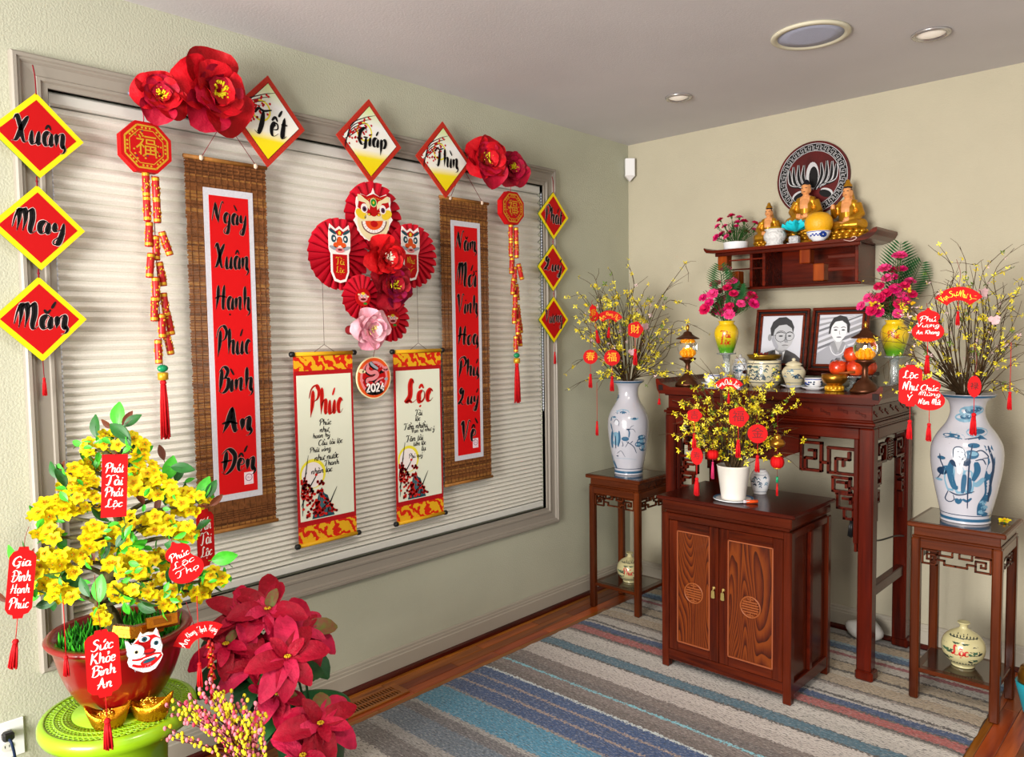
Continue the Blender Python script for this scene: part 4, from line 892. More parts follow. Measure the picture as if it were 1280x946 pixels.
def thin_tassel(px, py0, py1, depth, label):
    p = at(px, py0, depth); L_ = p.z-at(px, py1, depth).z; r = thing('red_tassel', label, 'tassel', face_cam(p), 'thin red tassels'); tassel(r, 0, -L_*.72, 0, L_*.28, .011, M_RED2, top=L_*.72)
thin_tassel(79, 750, 848, TD-.23, 'thin red tassel hanging at the rim of the red pot'); thin_tassel(246, 745, 862, TD-.14, 'thin red tassel hanging in front of the poinsettia')
# gold sycee ingots on the stool
def sycee(px, py, depth_z, w, yaw, label):
    p = on(2, ST, px, py); r = thing('gold_ingot', label, 'gold ingot', T(p.x, p.y, ST)@RZ(yaw), 'gold boat ingots on the stool')
    mg = mat('ingot_gold', 'c8860e', .22, .85, bump=.35, bscale=70); mb = MB(); n = 40; rings = ((.30, 0, .30), (.36, .06, .34), (.44, .2, .40), (.5, .34, .44), (.47, .35, .40), (.40, .25, .32))
    vs = []
    for i, (a, z, b) in enumerate(rings):
        for k in range(n):
            t = 2*PI*k/n; e = abs(math.cos(t))**3; lift = .3*e*(z/.34) if i < 4 else .28*e
            vs.append((w*a*math.cos(t)*(1+.12*e), w*b*.62*math.sin(t), w*(z+lift)))
    mb.add(vs, [(i*n+k, i*n+(k+1) % n, (i+1)*n+(k+1) % n, (i+1)*n+k) for i in range(len(rings)-1) for k in range(n)], 0, True); mb.add(vs[:n], [list(range(n))[::-1]]); mb.add(vs[-n:], [list(range(n))])
    mb.build('boat', mg, r); MB().ball((0, 0, w*.24), (w*.3, w*.22, w*.2), 18, 12).build('dome', mg, r)
    mb = MB()
    for k in range(30): a = random.random()*6.28; d = w*.24*math.sqrt(random.random()); mb.ball((d*math.cos(a), d*.7*math.sin(a), w*.24+w*.2*math.sqrt(max(0, 1-(d/(w*.3))**2))), .0035, 6, 4)
    mb.build('glitter', mat('ingot_glitter', 'f0c048', .15, .9), r)
sycee(136, 908, 0, .112, 1.05, 'boat-shaped gold ingot under the plaque tag on the stool'); sycee(188, 897, 0, .135, .62, 'boat-shaped gold ingot with a red end beside the pot foot')
# gold bars in the pot
for i, (px, py, yw, tl) in enumerate(((160, 790, .5, .5), (185, 786, 1.3, .55), (203, 776, .9, .35))):
    p = at(px, py, TD-.10); b = thing('gold_bar', ['shiny gold bar leaning on the moss beside the plaque tag', 'shiny gold bar lying between two others behind the lion ornament', 'shiny gold bar leaning on the pot rim behind the lion ornament'][i], 'gold bar', face_cam(p, yw-.9, -.15+.1*i)@RX(tl-.8), 'gold bars in the pot')
    MB().add([(-.046, -.019, -.014), (.046, -.019, -.014), (.046, .019, -.014), (-.046, .019, -.014), (-.041, -.015, .01), (.041, -.015, .01), (.041, .015, .01), (-.041, .015, .01)], [(0, 3, 2, 1), (4, 5, 6, 7), (0, 1, 5, 4), (1, 2, 6, 5), (2, 3, 7, 6), (3, 0, 4, 7)]).build('bar', mat('bar_gold', 'a8640c', .25, .8, bump=.3, bscale=40), b)
    MB().box(-.024, .024, -.008, .008, .01, .0112, b=.001).build('stamp', mat('bar_stamp', '8a4c0a', .3, .8), b)
# lion ornament hung on the pot
p = at(181, 814, TD-.215); k = TD/FPX*.9/3.847; lo = thing('lion_ornament', 'small white and red lion head ornament hung on the red pot', 'ornament', face_cam(p, .05, 0))
lq = lambda x, y: ((x-697)*k, -(y-440)*k)
MB().prism([lq(*q) for q in [(612, 372), (626, 378), (640, 400), (668, 372), (682, 344), (692, 356), (716, 350), (738, 356), (752, 336), (760, 352), (768, 385), (776, 425), (770, 455), (777, 472), (764, 500), (742, 532), (715, 543), (686, 541), (655, 524), (626, 500), (620, 480), (628, 452), (618, 420)]][::-1], -.006, .002).build('head', mat('ornament_white', 'dcd6d4', .4), lo)
ik = Ink(); e = lambda x, y, rx, ry, m_, l, rot=0: ik.ell(*lq(x, y), rx*k, ry*k, m_, l, 18, rot); po = lambda pts, m_, l: ik.poly([lq(*q) for q in pts][::-1], m_, l); sk_ = lambda pts, w, m_, l: ik.stroke([lq(*q) for q in pts], w*k, m_, l, pen=0, taper=.3)
po([(650, 392), (685, 362), (740, 362), (768, 385), (735, 400), (722, 425), (735, 450), (700, 465), (690, 430), (680, 402)], 1, 0); e(700, 400, 30, 34, 1, 0); e(715, 442, 30, 16, 4, 1); e(715, 438, 22, 9, 1, 2)
e(657, 434, 40, 36, 11, 1); e(657, 434, 36, 32, 0, 2); e(660, 434, 14, 10, 2, 3); e(660, 434, 7, 8, 7, 4); e(747, 408, 24, 30, 11, 1); e(747, 408, 21, 27, 0, 2); e(748, 406, 11, 12, 9, 3); e(748, 406, 5, 6, 7, 4)
e(697, 378, 24, 14, 0, 1); e(697, 378, 13, 13, 9, 2); e(697, 378, 6, 6, 7, 3); sk_([(640, 470), (672, 474), (705, 466), (740, 458), (768, 462)], 11, 1, 1); sk_([(640, 495), (670, 508), (715, 512), (750, 490), (770, 468)], 14, 1, 1); e(712, 488, 38, 15, 1, 2, .25); e(714, 486, 28, 9, 9, 3, .25); sk_([(688, 476), (712, 472), (738, 470)], 6, 0, 4)
for q in range(9): sk_([(648+12*q, 512+6*math.sin(q)), (652+11*q, 530)], 2.5, 11, 1)
sk_([(640, 386), (652, 396)], 5, 11, 1); sk_([(756, 350), (762, 372)], 5, 10, 1)
ik.flat(PR, 'painted_face', lo, .0024)
# ------------------------------------------------------------ poinsettia
random.seed(51)
PD = 2.62; PP = on(2, 0, 345, 1010); PP = V((.42, -2.63, .0128))
pn = thing('poinsettia', 'large crimson poinsettia in a pot on the floor below the window', 'poinsettia', T(*PP))
MB().lathe([(0, 0), (.1, 0), (.11, .01), (.135, .2), (.142, .205), (.142, .225), (.128, .225), (.12, .18), (0, .18)], 40).build('pot', mat('green_foil', '1c5a2c', .35, .3), pn)
M_BR = [mat('bract_'+c, c, .55, var=.25, scale=30, bump=.5, bscale=50) for c in ('9c0626', 'b00a34', '90051e', 'c02048')]; M_PG = mat('poinsettia_leaf', '14481c', .45, var=.3, scale=40); M_PGR = mat('poinsettia_mixed', '8a2a3c', .5, scale=30, col2='5a7a30')
def bract(L_, Wd, droop, m_):
    mb = MB()
    def fn(u, v):
        w = Wd*(math.sin(PI*min(1, .03+v*.95))**.75)*(1+.1*math.sin(9*v)); return (u*w, L_*v, .3*abs(u)*w-droop*L_*v*v+.05*L_*math.sin(3*v))
    mb.sheet(None, 4, 7, fn); mb.tube([(0, -.12*L_, 0), (0, 0, .001), (0, L_*.85, -droop*L_*.72+.004)], [.002, .0016, .0006], 4); return mb.mesh('bract', m_)
BR = [bract(.12, .036, .25+.1*i, m_) for i, m_ in enumerate(M_BR)]; GLF = bract(.13, .042, .35, M_PG); MLF = bract(.11, .036, .3, M_PGR)
heads = [(334, 762, .06, 1.0, 7), (379, 790, .1, 1.05, 8), (359, 822, -.08, 1.1, 8), (316, 830, -.02, .95, 6), (282, 806, -.02, .95, 6), (400, 905, -.1, 1.05, 8), (346, 868, -.06, .9, 6), (378, 945, -.16, .9, 6), (300, 770, .02, 1.0, 6)]
for px, py, dd, sc, n in heads:
    c = at(px, py, PD+dd); c.x = max(c.x, .13); c = c-PP; d0 = (camdir+V((0, 0, .6))).normalized(); base = V((c.x*.25, c.y*.25, .2))
    MB().tube(catmull([base, (base+c)/2+V((jit(.02), jit(.02), .03)), c-d0*.02], 4), (.005, .0035), 6).build('stem', M_PG, pn)
    for li, (m2, ss, el) in enumerate(((n, 1, .15), (5, .62, .55))):
        for k in range(m2):
            Mm = T(*c)@d0.to_track_quat('Z', 'Y').to_matrix().to_4x4()@RZ(2*PI*k/m2+li*.5+jit(.3))@T(0, .008, 0)@RX(el+jit(.25))
            inst(random.choice(BR if random.random() < .93 else [MLF]), 'bract', pn, Mm@Mx.Scale(sc*ss*random.uniform(.8, 1.12), 4))
    mb = MB()
    for k in range(7): a = 2*PI*k/7; mb.ball((c.x+.008*math.cos(a)+d0.x*.012, c.y+.008*math.sin(a)+d0.y*.012, c.z+.012*d0.z), .004, 6, 4)
    mb.build('flower_buds', mat('bud_yellow', 'c8a81c', .5), pn)
    for k in range(3):
        Mm = T(*(c-V((0, 0, .05))-d0*.03))@d0.to_track_quat('Z', 'Y').to_matrix().to_4x4()@RZ(random.random()*6.28)@RX(-.1+jit(.3)); inst(GLF, 'leaf', pn, Mm)
# ------------------------------------------------------------ painted catkin stems
random.seed(61)
WB = V((.80, -3.06, 0)); wv = thing('floor_vase', 'dark floor vase holding the painted catkin stems', 'vase', T(*WB))
MB().lathe([(0, 0), (.07, 0), (.085, .02), (.095, .12), (.07, .26), (.05, .31), (.058, .34), (.05, .34), (.042, .31), (.05, .2), (0, .1)], 32).build('vase_body', mat('dark_glaze', '2a1c18', .3), wv)
cw = thing('catkin_bunch', 'bunch of stems with yellow and pink painted catkins beside the stool', 'dried stems', T(WB.x, WB.y, .12))
M_STEM = mat('catkin_stem', '4a1c20', .7); M_CK = [mat('catkin_'+c, c, .7) for c in ('d8c828', 'd87888', 'c83c58')]; B0 = V((WB.x, WB.y, .12)); WD = depth_of(WB+V((0, 0, .5)))
for k in range(46):
    t = k/45; tx = 208+118*((k*17) % 46)/45; ty = 846+60*abs((tx-262)/62)**1.5*.6+random.random()*52
    if k in (0, 1): tx, ty = (332, 892)
    if k == 2: tx, ty = 204, 908
    if k == 3: tx, ty = 166, 915
    e = at(tx+jit(3), ty, WD+jit(.09))-B0; s = V((jit(.02), jit(.02), 0)); nk = V((jit(.03), jit(.03), .22)); pts = catmull([s, nk, (nk+e)/2+V((jit(.012), jit(.012), .02)), e], 8)
    br = MB().tube(pts, (.0028, .0014), 5).build('stem', M_STEM, cw); mb = MB(); pal = 1 if random.random() < .5 else 0
    for i in range(9, len(pts)):
        for q in range(1):
            p = pts[i]+V((jit(.006), jit(.006), jit(.006))); mb.ball(p, (.0052, .0052, .0072), 6, 5, random.choice((0, 0, 1)) if pal == 0 else random.choice((1, 1, 2, 0)))
    mb.build('catkins', M_CK, br)
# ================================================================== furniture
def rosewood(n, axis, d='3c0c05', l='8a260c'): return wood('rosewood_'+n+axis, d, l, axis, 8, .22, .15)
A_V, A_H, A_D = rosewood('altar', 'z', '260603', '601807'), rosewood('altar', 'x', '260603', '601807'), rosewood('altar', 'y', '260603', '601807')
def bars(mb, pts, w, y0, y1, mi=0, M=None, b=.0015):
    """fretwork path in local x,z: square bars between y0 and y1"""
    for (a, c), (d, e) in zip(pts, pts[1:]):
        if abs(a-d) > abs(c-e): mb.box(min(a, d)-w/2, max(a, d)+w/2, y0, y1, (c+e)/2-w/2, (c+e)/2+w/2, mi, b, M)
        else: mb.box((a+d)/2-w/2, (a+d)/2+w/2, y0, y1, min(c, e)-w/2, max(c, e)+w/2, mi, b, M)
    return mb
def spiral(x0, x1, z0, z1, flip=False, n=2):
    """square scroll inside a rectangle"""
    w, h = x1-x0, z1-z0; p = [(x0, z1), (x1, z1), (x1, z0), (x0, z0), (x0, z0+h*.72)] if n > 0 else []
    p += [(x0+w*.68, z0+h*.72), (x0+w*.68, z0+h*.34), (x0+w*.36, z0+h*.34), (x0+w*.36, z0+h*.5)]
    return [(x0+x1-a, b) for a, b in p] if flip else p
# ---- altar table
AX, AY, AHW, AHD = 1.163, -.325, .525, .275
al = thing('altar_table', 'tall red rosewood altar table with carved fretwork brackets', 'altar table', T(AX, AY, 0.0132))
Z = lambda z: z-.0132
top = MB(); pr = [(-AHW-.022, 1.25), (-AHW-.035, 1.272), (-AHW-.04, 1.3), (-AHW-.042, 1.327), (-AHW-.03, 1.329), (-AHW-.012, 1.306), (-AHW+.045, 1.2865), (AHW-.045, 1.2865), (AHW+.012, 1.306), (AHW+.03, 1.329), (AHW+.042, 1.327), (AHW+.04, 1.3), (AHW+.035, 1.272), (AHW+.022, 1.25)]
top.prism([(x, Z(z)) for x, z in pr][::-1], -AHD+.0, AHD+.012, M=RX(PI/2)).build('table_top', A_H, al, RZ(0)) if False else None
top = MB(); n = len(pr); vs = [(x, -AHD-.022, Z(z)) for x, z in pr]+[(x, AHD-.005, Z(z)) for x, z in pr]
top.add(vs, [list(range(n)), [n+i for i in range(n)][::-1]]+[(i, n+i, n+(i+1) % n, (i+1) % n) for i in range(n)]); top.build('table_top', A_H, al)
for s in (-1, 1): MB().box(s*(AHW+.012)-.014, s*(AHW+.012)+.014, -AHD-.0235, -AHD-.0215, Z(1.268), Z(1.296), b=.001).build('scroll_shade_plate', mat('opening_shade', '1a0603', .6), al)  # thin dark plates paint in the shade of the scroll-end openings
MB().box(-AHW+.012, AHW-.012, -AHD+.012, AHD-.012, Z(1.172), Z(1.25), b=.003).build('frieze', A_H, al)
for i, (ins, za, zb) in enumerate(((-.002, 1.24, 1.252), (.004, 1.163, 1.174), (-.006, 1.15, 1.164), (.002, 1.138, 1.151))): MB().box(-AHW+ins, AHW-ins, -AHD+ins, AHD-ins, Z(za), Z(zb), b=.004).build('moulding', A_H, al)
def motif(mb, x, z, s=1):
    for a, b, c, d in ((-.022, .0, -.004, .01), (.004, -.01, .022, .0), (-.006, -.004, .006, .004), (-.022, .006, -.016, .016), (.016, -.016, .022, -.006)): mb.box(x+a*s, x+c*s, -.004, 0, z+b*s, z+d*s, b=.0015)
for k in range(13):
    mb = MB(); motif(mb, 0, 0, 1 if k % 2 else -1) if False else motif(mb, 0, 0); mb.build('carved_motif', A_H, al, T(-AHW+.06+k*(2*AHW-.12)/12, -AHD+.0125, Z(1.207+(.006 if k % 2 else -.006))))
for k in range(7): mb = MB(); motif(mb, 0, 0); mb.build('carved_motif', A_D, al, T(AHW-.0125, -AHD+.055+k*(2*AHD-.11)/6, Z(1.207+(.006 if k % 2 else -.006)))@RZ(PI/2))
LW_ = .064
for sx in (-1, 1):
    for sy in (-1, 1):
        mb = MB(); x0 = AHW-LW_ if sx > 0 else -AHW; y0 = -AHD if sy < 0 else AHD-LW_
        mb.box(x0, x0+LW_, y0, y0+LW_, Z(.05), Z(1.139), b=.006); mb.box(x0-.01*(sx < 0)-.002, x0+LW_+.01*(sx > 0)+.002, y0-.012*(sy < 0), y0+LW_+.008*(sy > 0), 0, Z(.058), b=.007)
        mb.build('leg', A_V, al)
for sy, nm in ((-1, 'front'), (1, 'back')):
    y = -AHD if sy < 0 else AHD-.05; MB().box(-AHW+LW_-.002, AHW-LW_+.002, y+.002, y+.05, Z(1.088), Z(1.138), b=.004).build('apron_rail', A_H, al)
for sx in (-1, 1):
    x = AHW-.05 if sx > 0 else -AHW; MB().box(x, x+.05, -AHD+LW_-.002, AHD-LW_+.002, Z(1.09), Z(1.1385), b=.004).build('apron_rail', A_D, al)
    MB().box(sx*(AHW-.03)-.018, sx*(AHW-.03)+.018, -AHD+LW_-.002, AHD-LW_+.002, Z(.375), Z(.425), b=.004).build('side_stretcher', A_D, al)
# front fretwork, traced on the front plane of the table
def AP(cx, cy): p = on(1, AY-AHD+.02, 960+cx/3.94, 460+cy/3.94); return (p.x-AX, Z(p.z))
def P_(*pts): return [AP(*p) for p in pts]
def rectify(pts):
    o = [pts[0]]
    for p in pts[1:]:
        q = o[-1]; o.append((p[0], q[1]) if abs(p[0]-q[0]) > abs(p[1]-q[1]) else (q[0], p[1]))
    return o
YF0, YF1 = -AHD+.01, -AHD+.034
paths = [[(165, 372), (165, 495), (262, 505), (262, 370), (165, 368)], [(185, 492), (185, 440), (232, 445), (232, 405), (205, 402)], [(262, 462), (300, 465)], [(300, 398), (300, 512), (432, 525), (425, 402), (298, 396)], [(335, 510), (335, 445), (400, 450), (400, 420)], [(372, 450), (372, 480)],
         [(322, 538), (322, 602), (404, 612), (404, 545), (320, 535)], [(345, 560), (388, 565), (388, 585)], [(345, 618), (345, 685), (425, 695), (425, 625), (340, 615)], [(372, 640), (408, 645), (408, 665)], [(378, 695), (378, 738), (422, 745), (422, 700)], [(440, 375), (452, 900)], [(404, 590), (450, 592)], [(425, 660), (450, 662)], [(422, 740), (450, 742)]]
for sg in (1, -1):
    mb = MB()
    for pth in paths:
        pt = rectify(P_(*pth)); bars(mb, [(sg*x, z) for x, z in pt], .0125, YF0, YF1)
    mb.build('fretwork_bracket', A_V, al)
    mb = MB(); xx = sg*(AHW-LW_-.012); mb.box(xx-.01, xx+.01, YF0-.004, YF1, Z(.62), Z(1.09), b=.003); mb.build('edge_strip', A_V, al)
# central carved plate below the rail
cp = [(-.19, 1.09), (.19, 1.09), (.19, 1.005), (.14, .985), (.1, .962), (.05, .955), (-.05, .955), (-.1, .962), (-.14, .985), (-.19, 1.005)]
n = len(cp); MB().add([(x, YF0, Z(z)) for x, z in cp]+[(x, YF1-.006, Z(z)) for x, z in cp], [list(range(n))[::-1], [n+i for i in range(n)]]+[(i, (i+1) % n, n+(i+1) % n, n+i) for i in range(n)]).build('apron_plate', A_H, al)
mb = MB(); bars(mb, [(-.2, Z(1.0)), (-.2, Z(1.08)), (-.275, Z(1.08))], .012, YF0-.003, YF1); bars(mb, [(.2, Z(1.0)), (.2, Z(1.08)), (.275, Z(1.08))], .012, YF0-.003, YF1)
for q in range(24): a = q*PI/5; r_ = .012+.0019*q; mb.ball((r_*math.cos(a), YF0-.002, Z(1.015)+r_*math.sin(a)*.6), .006, 6, 4)
mb.build('scroll_carving', A_H, al)
# side fretwork with round longevity medallion
for sx in (1, -1):
    Ms = T(sx*(AHW-.022), 0, 0)@RZ(sx*PI/2)
    for s in (1, -1):
        mb = MB()
        bars(mb, [(s*a, Z(b)) for a, b in spiral(.07, .2, .975, 1.085)], .011, -.012, .01, M=Ms); bars(mb, [(s*a, Z(b)) for a, b in spiral(.135, .2, .88, .965, True)], .01, -.012, .01, M=Ms)
        bars(mb, [(s*a, Z(b)) for a, b in spiral(.155, .2, .8, .87, False)], .009, -.012, .01, M=Ms); bars(mb, [(s*.205, Z(.7)), (s*.205, Z(1.09))], .012, -.012, .01, M=Ms); bars(mb, [(s*.18, Z(.72)), (s*.18, Z(.8))], .01, -.012, .01, M=Ms)
        mb.build('side_fretwork', A_V, al)
    mb = MB(); Mm = Ms@T(0, 0, Z(1.02))
    mb.lathe([(.046, -.008), (.054, -.008), (.054, .008), (.046, .008), (.046, -.008)], 28, 0, Mm@RX(PI/2), close=False)
    for zz in (-.03, -.018, -.006, .006, .018, .03): h = math.sqrt(.046**2-zz**2)*.82; mb.box(-h, h, -.008, .008, zz-.003, zz+.003, M=Mm)
    mb.box(-.003, .003, -.008, .008, -.046, .046, M=Mm); mb.build('round_medallion', A_V, al)
# white cloth bag, hanging tassel and cable below the altar
tb = thing('black_tassel', 'black tassel hanging from the fretwork beside the altar leg', 'tassel', face_cam((1.59, -.57, .735))); tassel(tb, 0, 0, 0, .095, .022, M_BLACK, top=.06)
cb = MB().tube(catmull([(1.60, -.56, .93), (1.612, -.54, .78), (1.62, -.5, .66), (1.64, -.4, .6), (1.665, -.2, .585), (1.68, -.04, .55)], 8), .004, 6).build('cable', M_BLACK); tag(cb, 'thin black cable drooping behind the altar leg', 'cable')
bg = MB(); random.seed(8)
bg.ball((0, 0, .05), (.085, .06, .055), 20, 12); bg.v = [(x*(1+.12*math.sin(31*z+9*x)), y*(1+.12*math.sin(37*x)), max(0, z*(1+.1*math.sin(40*x+23*y)))) for x, y, z in bg.v]
o = bg.build('plastic_bag', mat('pale_bag', 'c4c2be', .4, bump=.6, bscale=30), None, T(1.50, -.125, .0128)); tag(o, 'crumpled pale plastic bag on the rug below the altar', 'bag')
# ---- cabinet
CX, CY, CHW, CHD = 1.209, -.835, .31, .214
C_V, C_H, C_D = rosewood('cab', 'z', '200603', '5a1e09'), rosewood('cab', 'x', '200603', '5a1e09'), rosewood('cab', 'y', '340b05', '5c1a0a')
def oak(name):
    if name in MATS: return MATS[name]
    m = bpy.data.materials.new(name); m.use_nodes = True; MATS[name] = m; nt = m.node_tree; b = nt.nodes['Principled BSDF']; N = nt.nodes.new; L = nt.links.new
    tc = N('ShaderNodeTexCoord'); mp = N('ShaderNodeMapping'); mp.inputs['Scale'].default_value = (1, 1, .13); L(tc.outputs['Object'], mp.inputs[0])
    nz = N('ShaderNodeTexNoise'); nz.inputs['Scale'].default_value = 8; nz.inputs['Detail'].default_value = 1; L(mp.outputs[0], nz.inputs[0])
    ml = N('ShaderNodeMath'); ml.operation = 'MULTIPLY'; ml.inputs[1].default_value = 30; L(nz.outputs[0], ml.inputs[0]); fr = N('ShaderNodeMath'); fr.operation = 'FRACT'; L(ml.outputs[0], fr.inputs[0])
    fg = N('ShaderNodeTexNoise'); fg.inputs['Scale'].default_value = 160; fg.inputs['Detail'].default_value = 3; L(mp.outputs[0], fg.inputs[0])
    ad = N('ShaderNodeMath'); ad.operation = 'MULTIPLY_ADD'; ad.inputs[1].default_value = .45; L(fg.outputs[0], ad.inputs[0]); L(fr.outputs[0], ad.inputs[2])
    r = N('ShaderNodeValToRGB'); L(ad.outputs[0], r.inputs[0]); e = r.color_ramp.elements; e[0].position = .15; e[0].color = lin('260c06')+(1,); e[1].position = 1; e[1].color = lin('682e0c')+(1,); q = e.new(.5); q.color = lin('4a1a08')+(1,)
    L(r.outputs[0], b.inputs['Base Color']); b.inputs['Roughness'].default_value = .32; b.inputs['Coat Weight'].default_value = .1; b.inputs['Specular IOR Level'].default_value = .2; return m
cab = thing('altar_cabinet', 'two-door rosewood cabinet with carved round emblems before the altar', 'cabinet', T(CX, CY, .0125)); z_ = lambda z: z-.0125
for sx in (-1, 1):
    for sy in (-1, 1):
        x0 = CHW-.036 if sx > 0 else -CHW; y0 = -CHD if sy < 0 else CHD-.036; MB().box(x0, x0+.036, y0, y0+.036, 0, z_(.742), b=.004).build('corner_post', C_V, cab)
MB().box(-CHW+.004, CHW-.004, -CHD+.004, CHD-.004, z_(.71), z_(.741), b=.003).build('top_frame', C_H, cab)
MB().box(-CHW+.03, CHW-.03, -CHD+.005, -CHD+.03, z_(.05), z_(.1), b=.003).build('bottom_rail', C_H, cab)
MB().box(-CHW+.02, CHW-.02, -CHD+.03, CHD-.01, z_(.06), z_(.712)).build('carcass', C_D, cab)
MB().box(-CHW+.016, CHW-.016, -CHD+.016, CHD-.012, z_(.741), z_(.757), b=.002).build('neck', C_H, cab)
MB().box(-CHW+.002, CHW-.002, -CHD+.002, CHD-.004, z_(.756), z_(.803), b=.004).build('fascia', C_H, cab)
MB().box(-CHW-.018, CHW+.018, -CHD-.018, CHD+.004, z_(.802), z_(.82), b=.005).build('table_top', rosewood('cabtop', 'x', '1c0603', '4a1408'), cab)
for sx in (-1, 1):
    x = sx*(CHW-.01)
    MB().box(x-.008, x+.008, -CHD+.034, CHD-.034, z_(.05), z_(.1), b=.002).build('side_rail', C_D, cab)
    MB().box(x-.008, x+.008, -.014, .014, z_(.1), z_(.71), b=.002).build('side_stile', C_D, cab)
    for s in (-1, 1):
        p = MB().box(sx*(CHW-.022)-.006, sx*(CHW-.022)+.006, min(s*.016, s*.178), max(s*.016, s*.178), z_(.1), z_(.71), b=.002).build('side_panel', C_V, cab)
for di, (xa, xb) in enumerate(((-CHW+.037, -.0225+.001), (-.0205, CHW-.037))):
    xa, xb = ((-CHW+.037, -.0215) if di == 0 else (-.0195, CHW-.037)); d = None; fw = .046; za, zb = z_(.1015), z_(.7085); y0, y1 = -CHD+.004, -CHD+.026
    d = MB().box(xa+fw-.004, xb-fw+.004, y0+.006, y1-.004, za+fw-.004, zb-fw+.004).build('door', oak('oak_panel'), cab, None)
    [MB().box(q, q+fw, y0, y1, za, zb, b=.003).build('door_stile', C_V, d) for q in (xa, xb-fw)]
    [MB().box(xa+fw-.001, xb-fw+.001, y0, y1, q, q+fw, b=.003).build('door_rail', C_H, d) for q in (za, zb-fw)]
    mb = MB(); q = fw-.001; bars(mb, [(xa+q, za+q), (xb-q, za+q), (xb-q, zb-q), (xa+q, zb-q), (xa+q, za+q)], .005, y0-.001, y0+.008, b=.001); mb.build('bead', mat('bead_wood', '8c4a2a', .35), d)
    mc = (xa+xb)/2; mzc = z_(.388); mb = MB(); Mm = T(mc, y0+.006, mzc)@RX(PI/2)
    mb.lathe([(.042, 0), (.043, .004), (.047, .004), (.048, 0)], 36, 0, Mm, close=False)
    for k in range(5): zz = -.022+.011*k; h = math.sqrt(max(.0001, .042**2-zz**2))*.93; mb.box(mc-h, mc+h, y0+.0025, y0+.006, mzc+zz-.0028, mzc+zz+.0028, b=.001)
    for s in (-1, 1):
        mb.box(mc-.016, mc+.016, y0+.0025, y0+.006, mzc+s*.035-.0025, mzc+s*.035+.0025, b=.001); mb.box(mc-.003, mc+.003, y0+.0025, y0+.006, mzc+s*.034-.008, mzc+s*.034+.008, b=.001)
    mb.build('carved_emblem', mat('emblem_wood', '84441c', .4), d)
    hx = (xb-.022) if di == 0 else (xa+.022); mb = MB(); mb.lathe([(0, -.004), (.008, -.004), (.008, 0), (.004, .006), (0, .008)], 14, 0, T(hx, y0, z_(.437))@RX(PI/2)); mb.tube([(hx, y0-.006, z_(.437)), (hx, y0-.009, z_(.425))], .002, 5)
    pl = [(-.007, 0), (.007, 0), (.009, -.03), (.005, -.034), (-.005, -.034), (-.009, -.03)]; n = len(pl)
    mb.add([(hx+a, y0-.0095, z_(.426)+b) for a, b in pl]+[(hx+a, y0-.007, z_(.426)+b) for a, b in pl], [list(range(n)), [n+i for i in range(n)][::-1]]+[(i, n+i, n+(i+1) % n, (i+1) % n) for i in range(n)]); mb.build('brass_handle', mat('handle_brass', 'c8b06a', .3, .8), d)
# ---- plant stands
S_V, S_H, S_D = wood('stand_z', '2c0e05', '652c0e', 'z', 8, .22, .2), wood('stand_x', '2c0e05', '652c0e', 'x', 8, .22, .2), wood('stand_y', '2c0e05', '652c0e', 'y', 8, .22, .2); M_TOPG = wood('stand_top', '180a06', '3a1a0e', 'x', 8, .08, .9)
def stand(x0, x1, y0, y1, label, zf):
    cx, cy, a, b = (x0+x1)/2, (y0+y1)/2, (x1-x0)/2, (y1-y0)/2; r = thing('plant_stand', label, 'plant stand', T(cx, cy, zf), 'rosewood plant stands'); k = lambda z: z-zf
    MB().box(-a-.014, a+.014, -b-.014, b+.014, k(.75), k(.771), b=.005).build('table_top', S_H, r); MB().box(-a+.004, a-.004, -b+.004, b-.004, k(.7705), k(.7718), b=.0004).build('top_inlay', M_TOPG, r)
    MB().box(-a+.008, a-.008, -b+.008, b-.008, k(.712), k(.751), b=.003).build('waist', S_H, r); MB().box(-a+.002, a-.002, -b+.002, b-.002, k(.704), k(.713), b=.003).build('moulding', S_H, r)
    lw = .036
    for sx in (-1, 1):
        for sy in (-1, 1):
            u0 = a-lw if sx > 0 else -a; v0 = b-lw if sy > 0 else -b; MB().box(u0, u0+lw, v0, v0+lw, k(.0122) if (x0 < 1 and sx > 0) or (x0 > 1 and sx < 0) else 0, k(.704), b=.006).build('leg', S_V, r)
    for s in (-1, 1):
        MB().box(-a+lw-.001, a-lw+.001, (s*(b-.014))-.012, s*(b-.014)+.012, k(.662), k(.703), b=.003).build('apron', S_H, r); MB().box(s*(a-.014)-.012, s*(a-.014)+.012, -b+lw-.001, b-lw+.001, k(.662), k(.703), b=.003).build('apron', S_D, r)
        for ax in (0, 1):
            L_ = (a if ax == 0 else b)-lw; Mm = T(0, s*(b-.016), 0) if ax == 0 else T(s*(a-.016), 0, 0)@RZ(PI/2); mb = MB()
            for g in (-1, 1):
                bars(mb, [(g*u, k(v)) for u, v in spiral(L_*.55, L_-.006, .598, .655)], .007, -.006, .006, M=Mm, b=.001)
                bars(mb, [(g*L_*.55, k(.62)), (g*L_*.32, k(.62)), (g*L_*.32, k(.604)), (0, k(.604))], .007, -.006, .006, M=Mm, b=.001); bars(mb, [(g*L_*.45, k(.655)), (g*L_*.45, k(.64)), (g*L_*.1, k(.64)), (g*L_*.1, k(.655))], .007, -.006, .006, M=Mm, b=.001)
            mb.build('fretwork', S_V, r)
    MB().box(-a+.01, a-.01, -b+.01, b-.01, k(.128), k(.146), b=.003).build('lower_shelf', S_H, r); MB().box(-a+.04, a-.04, -b+.04, b-.04, k(.1455), k(.1468), b=.0004).build('shelf_inlay', M_TOPG, r)
    return r
stand(.15, .49, -.63, -.315, 'square rosewood plant stand in the room corner under a blue and white vase', 0.0005)
stand(1.853, 2.184, -.635, -.325, 'square rosewood plant stand beside the altar, partly off the rug', .0005)
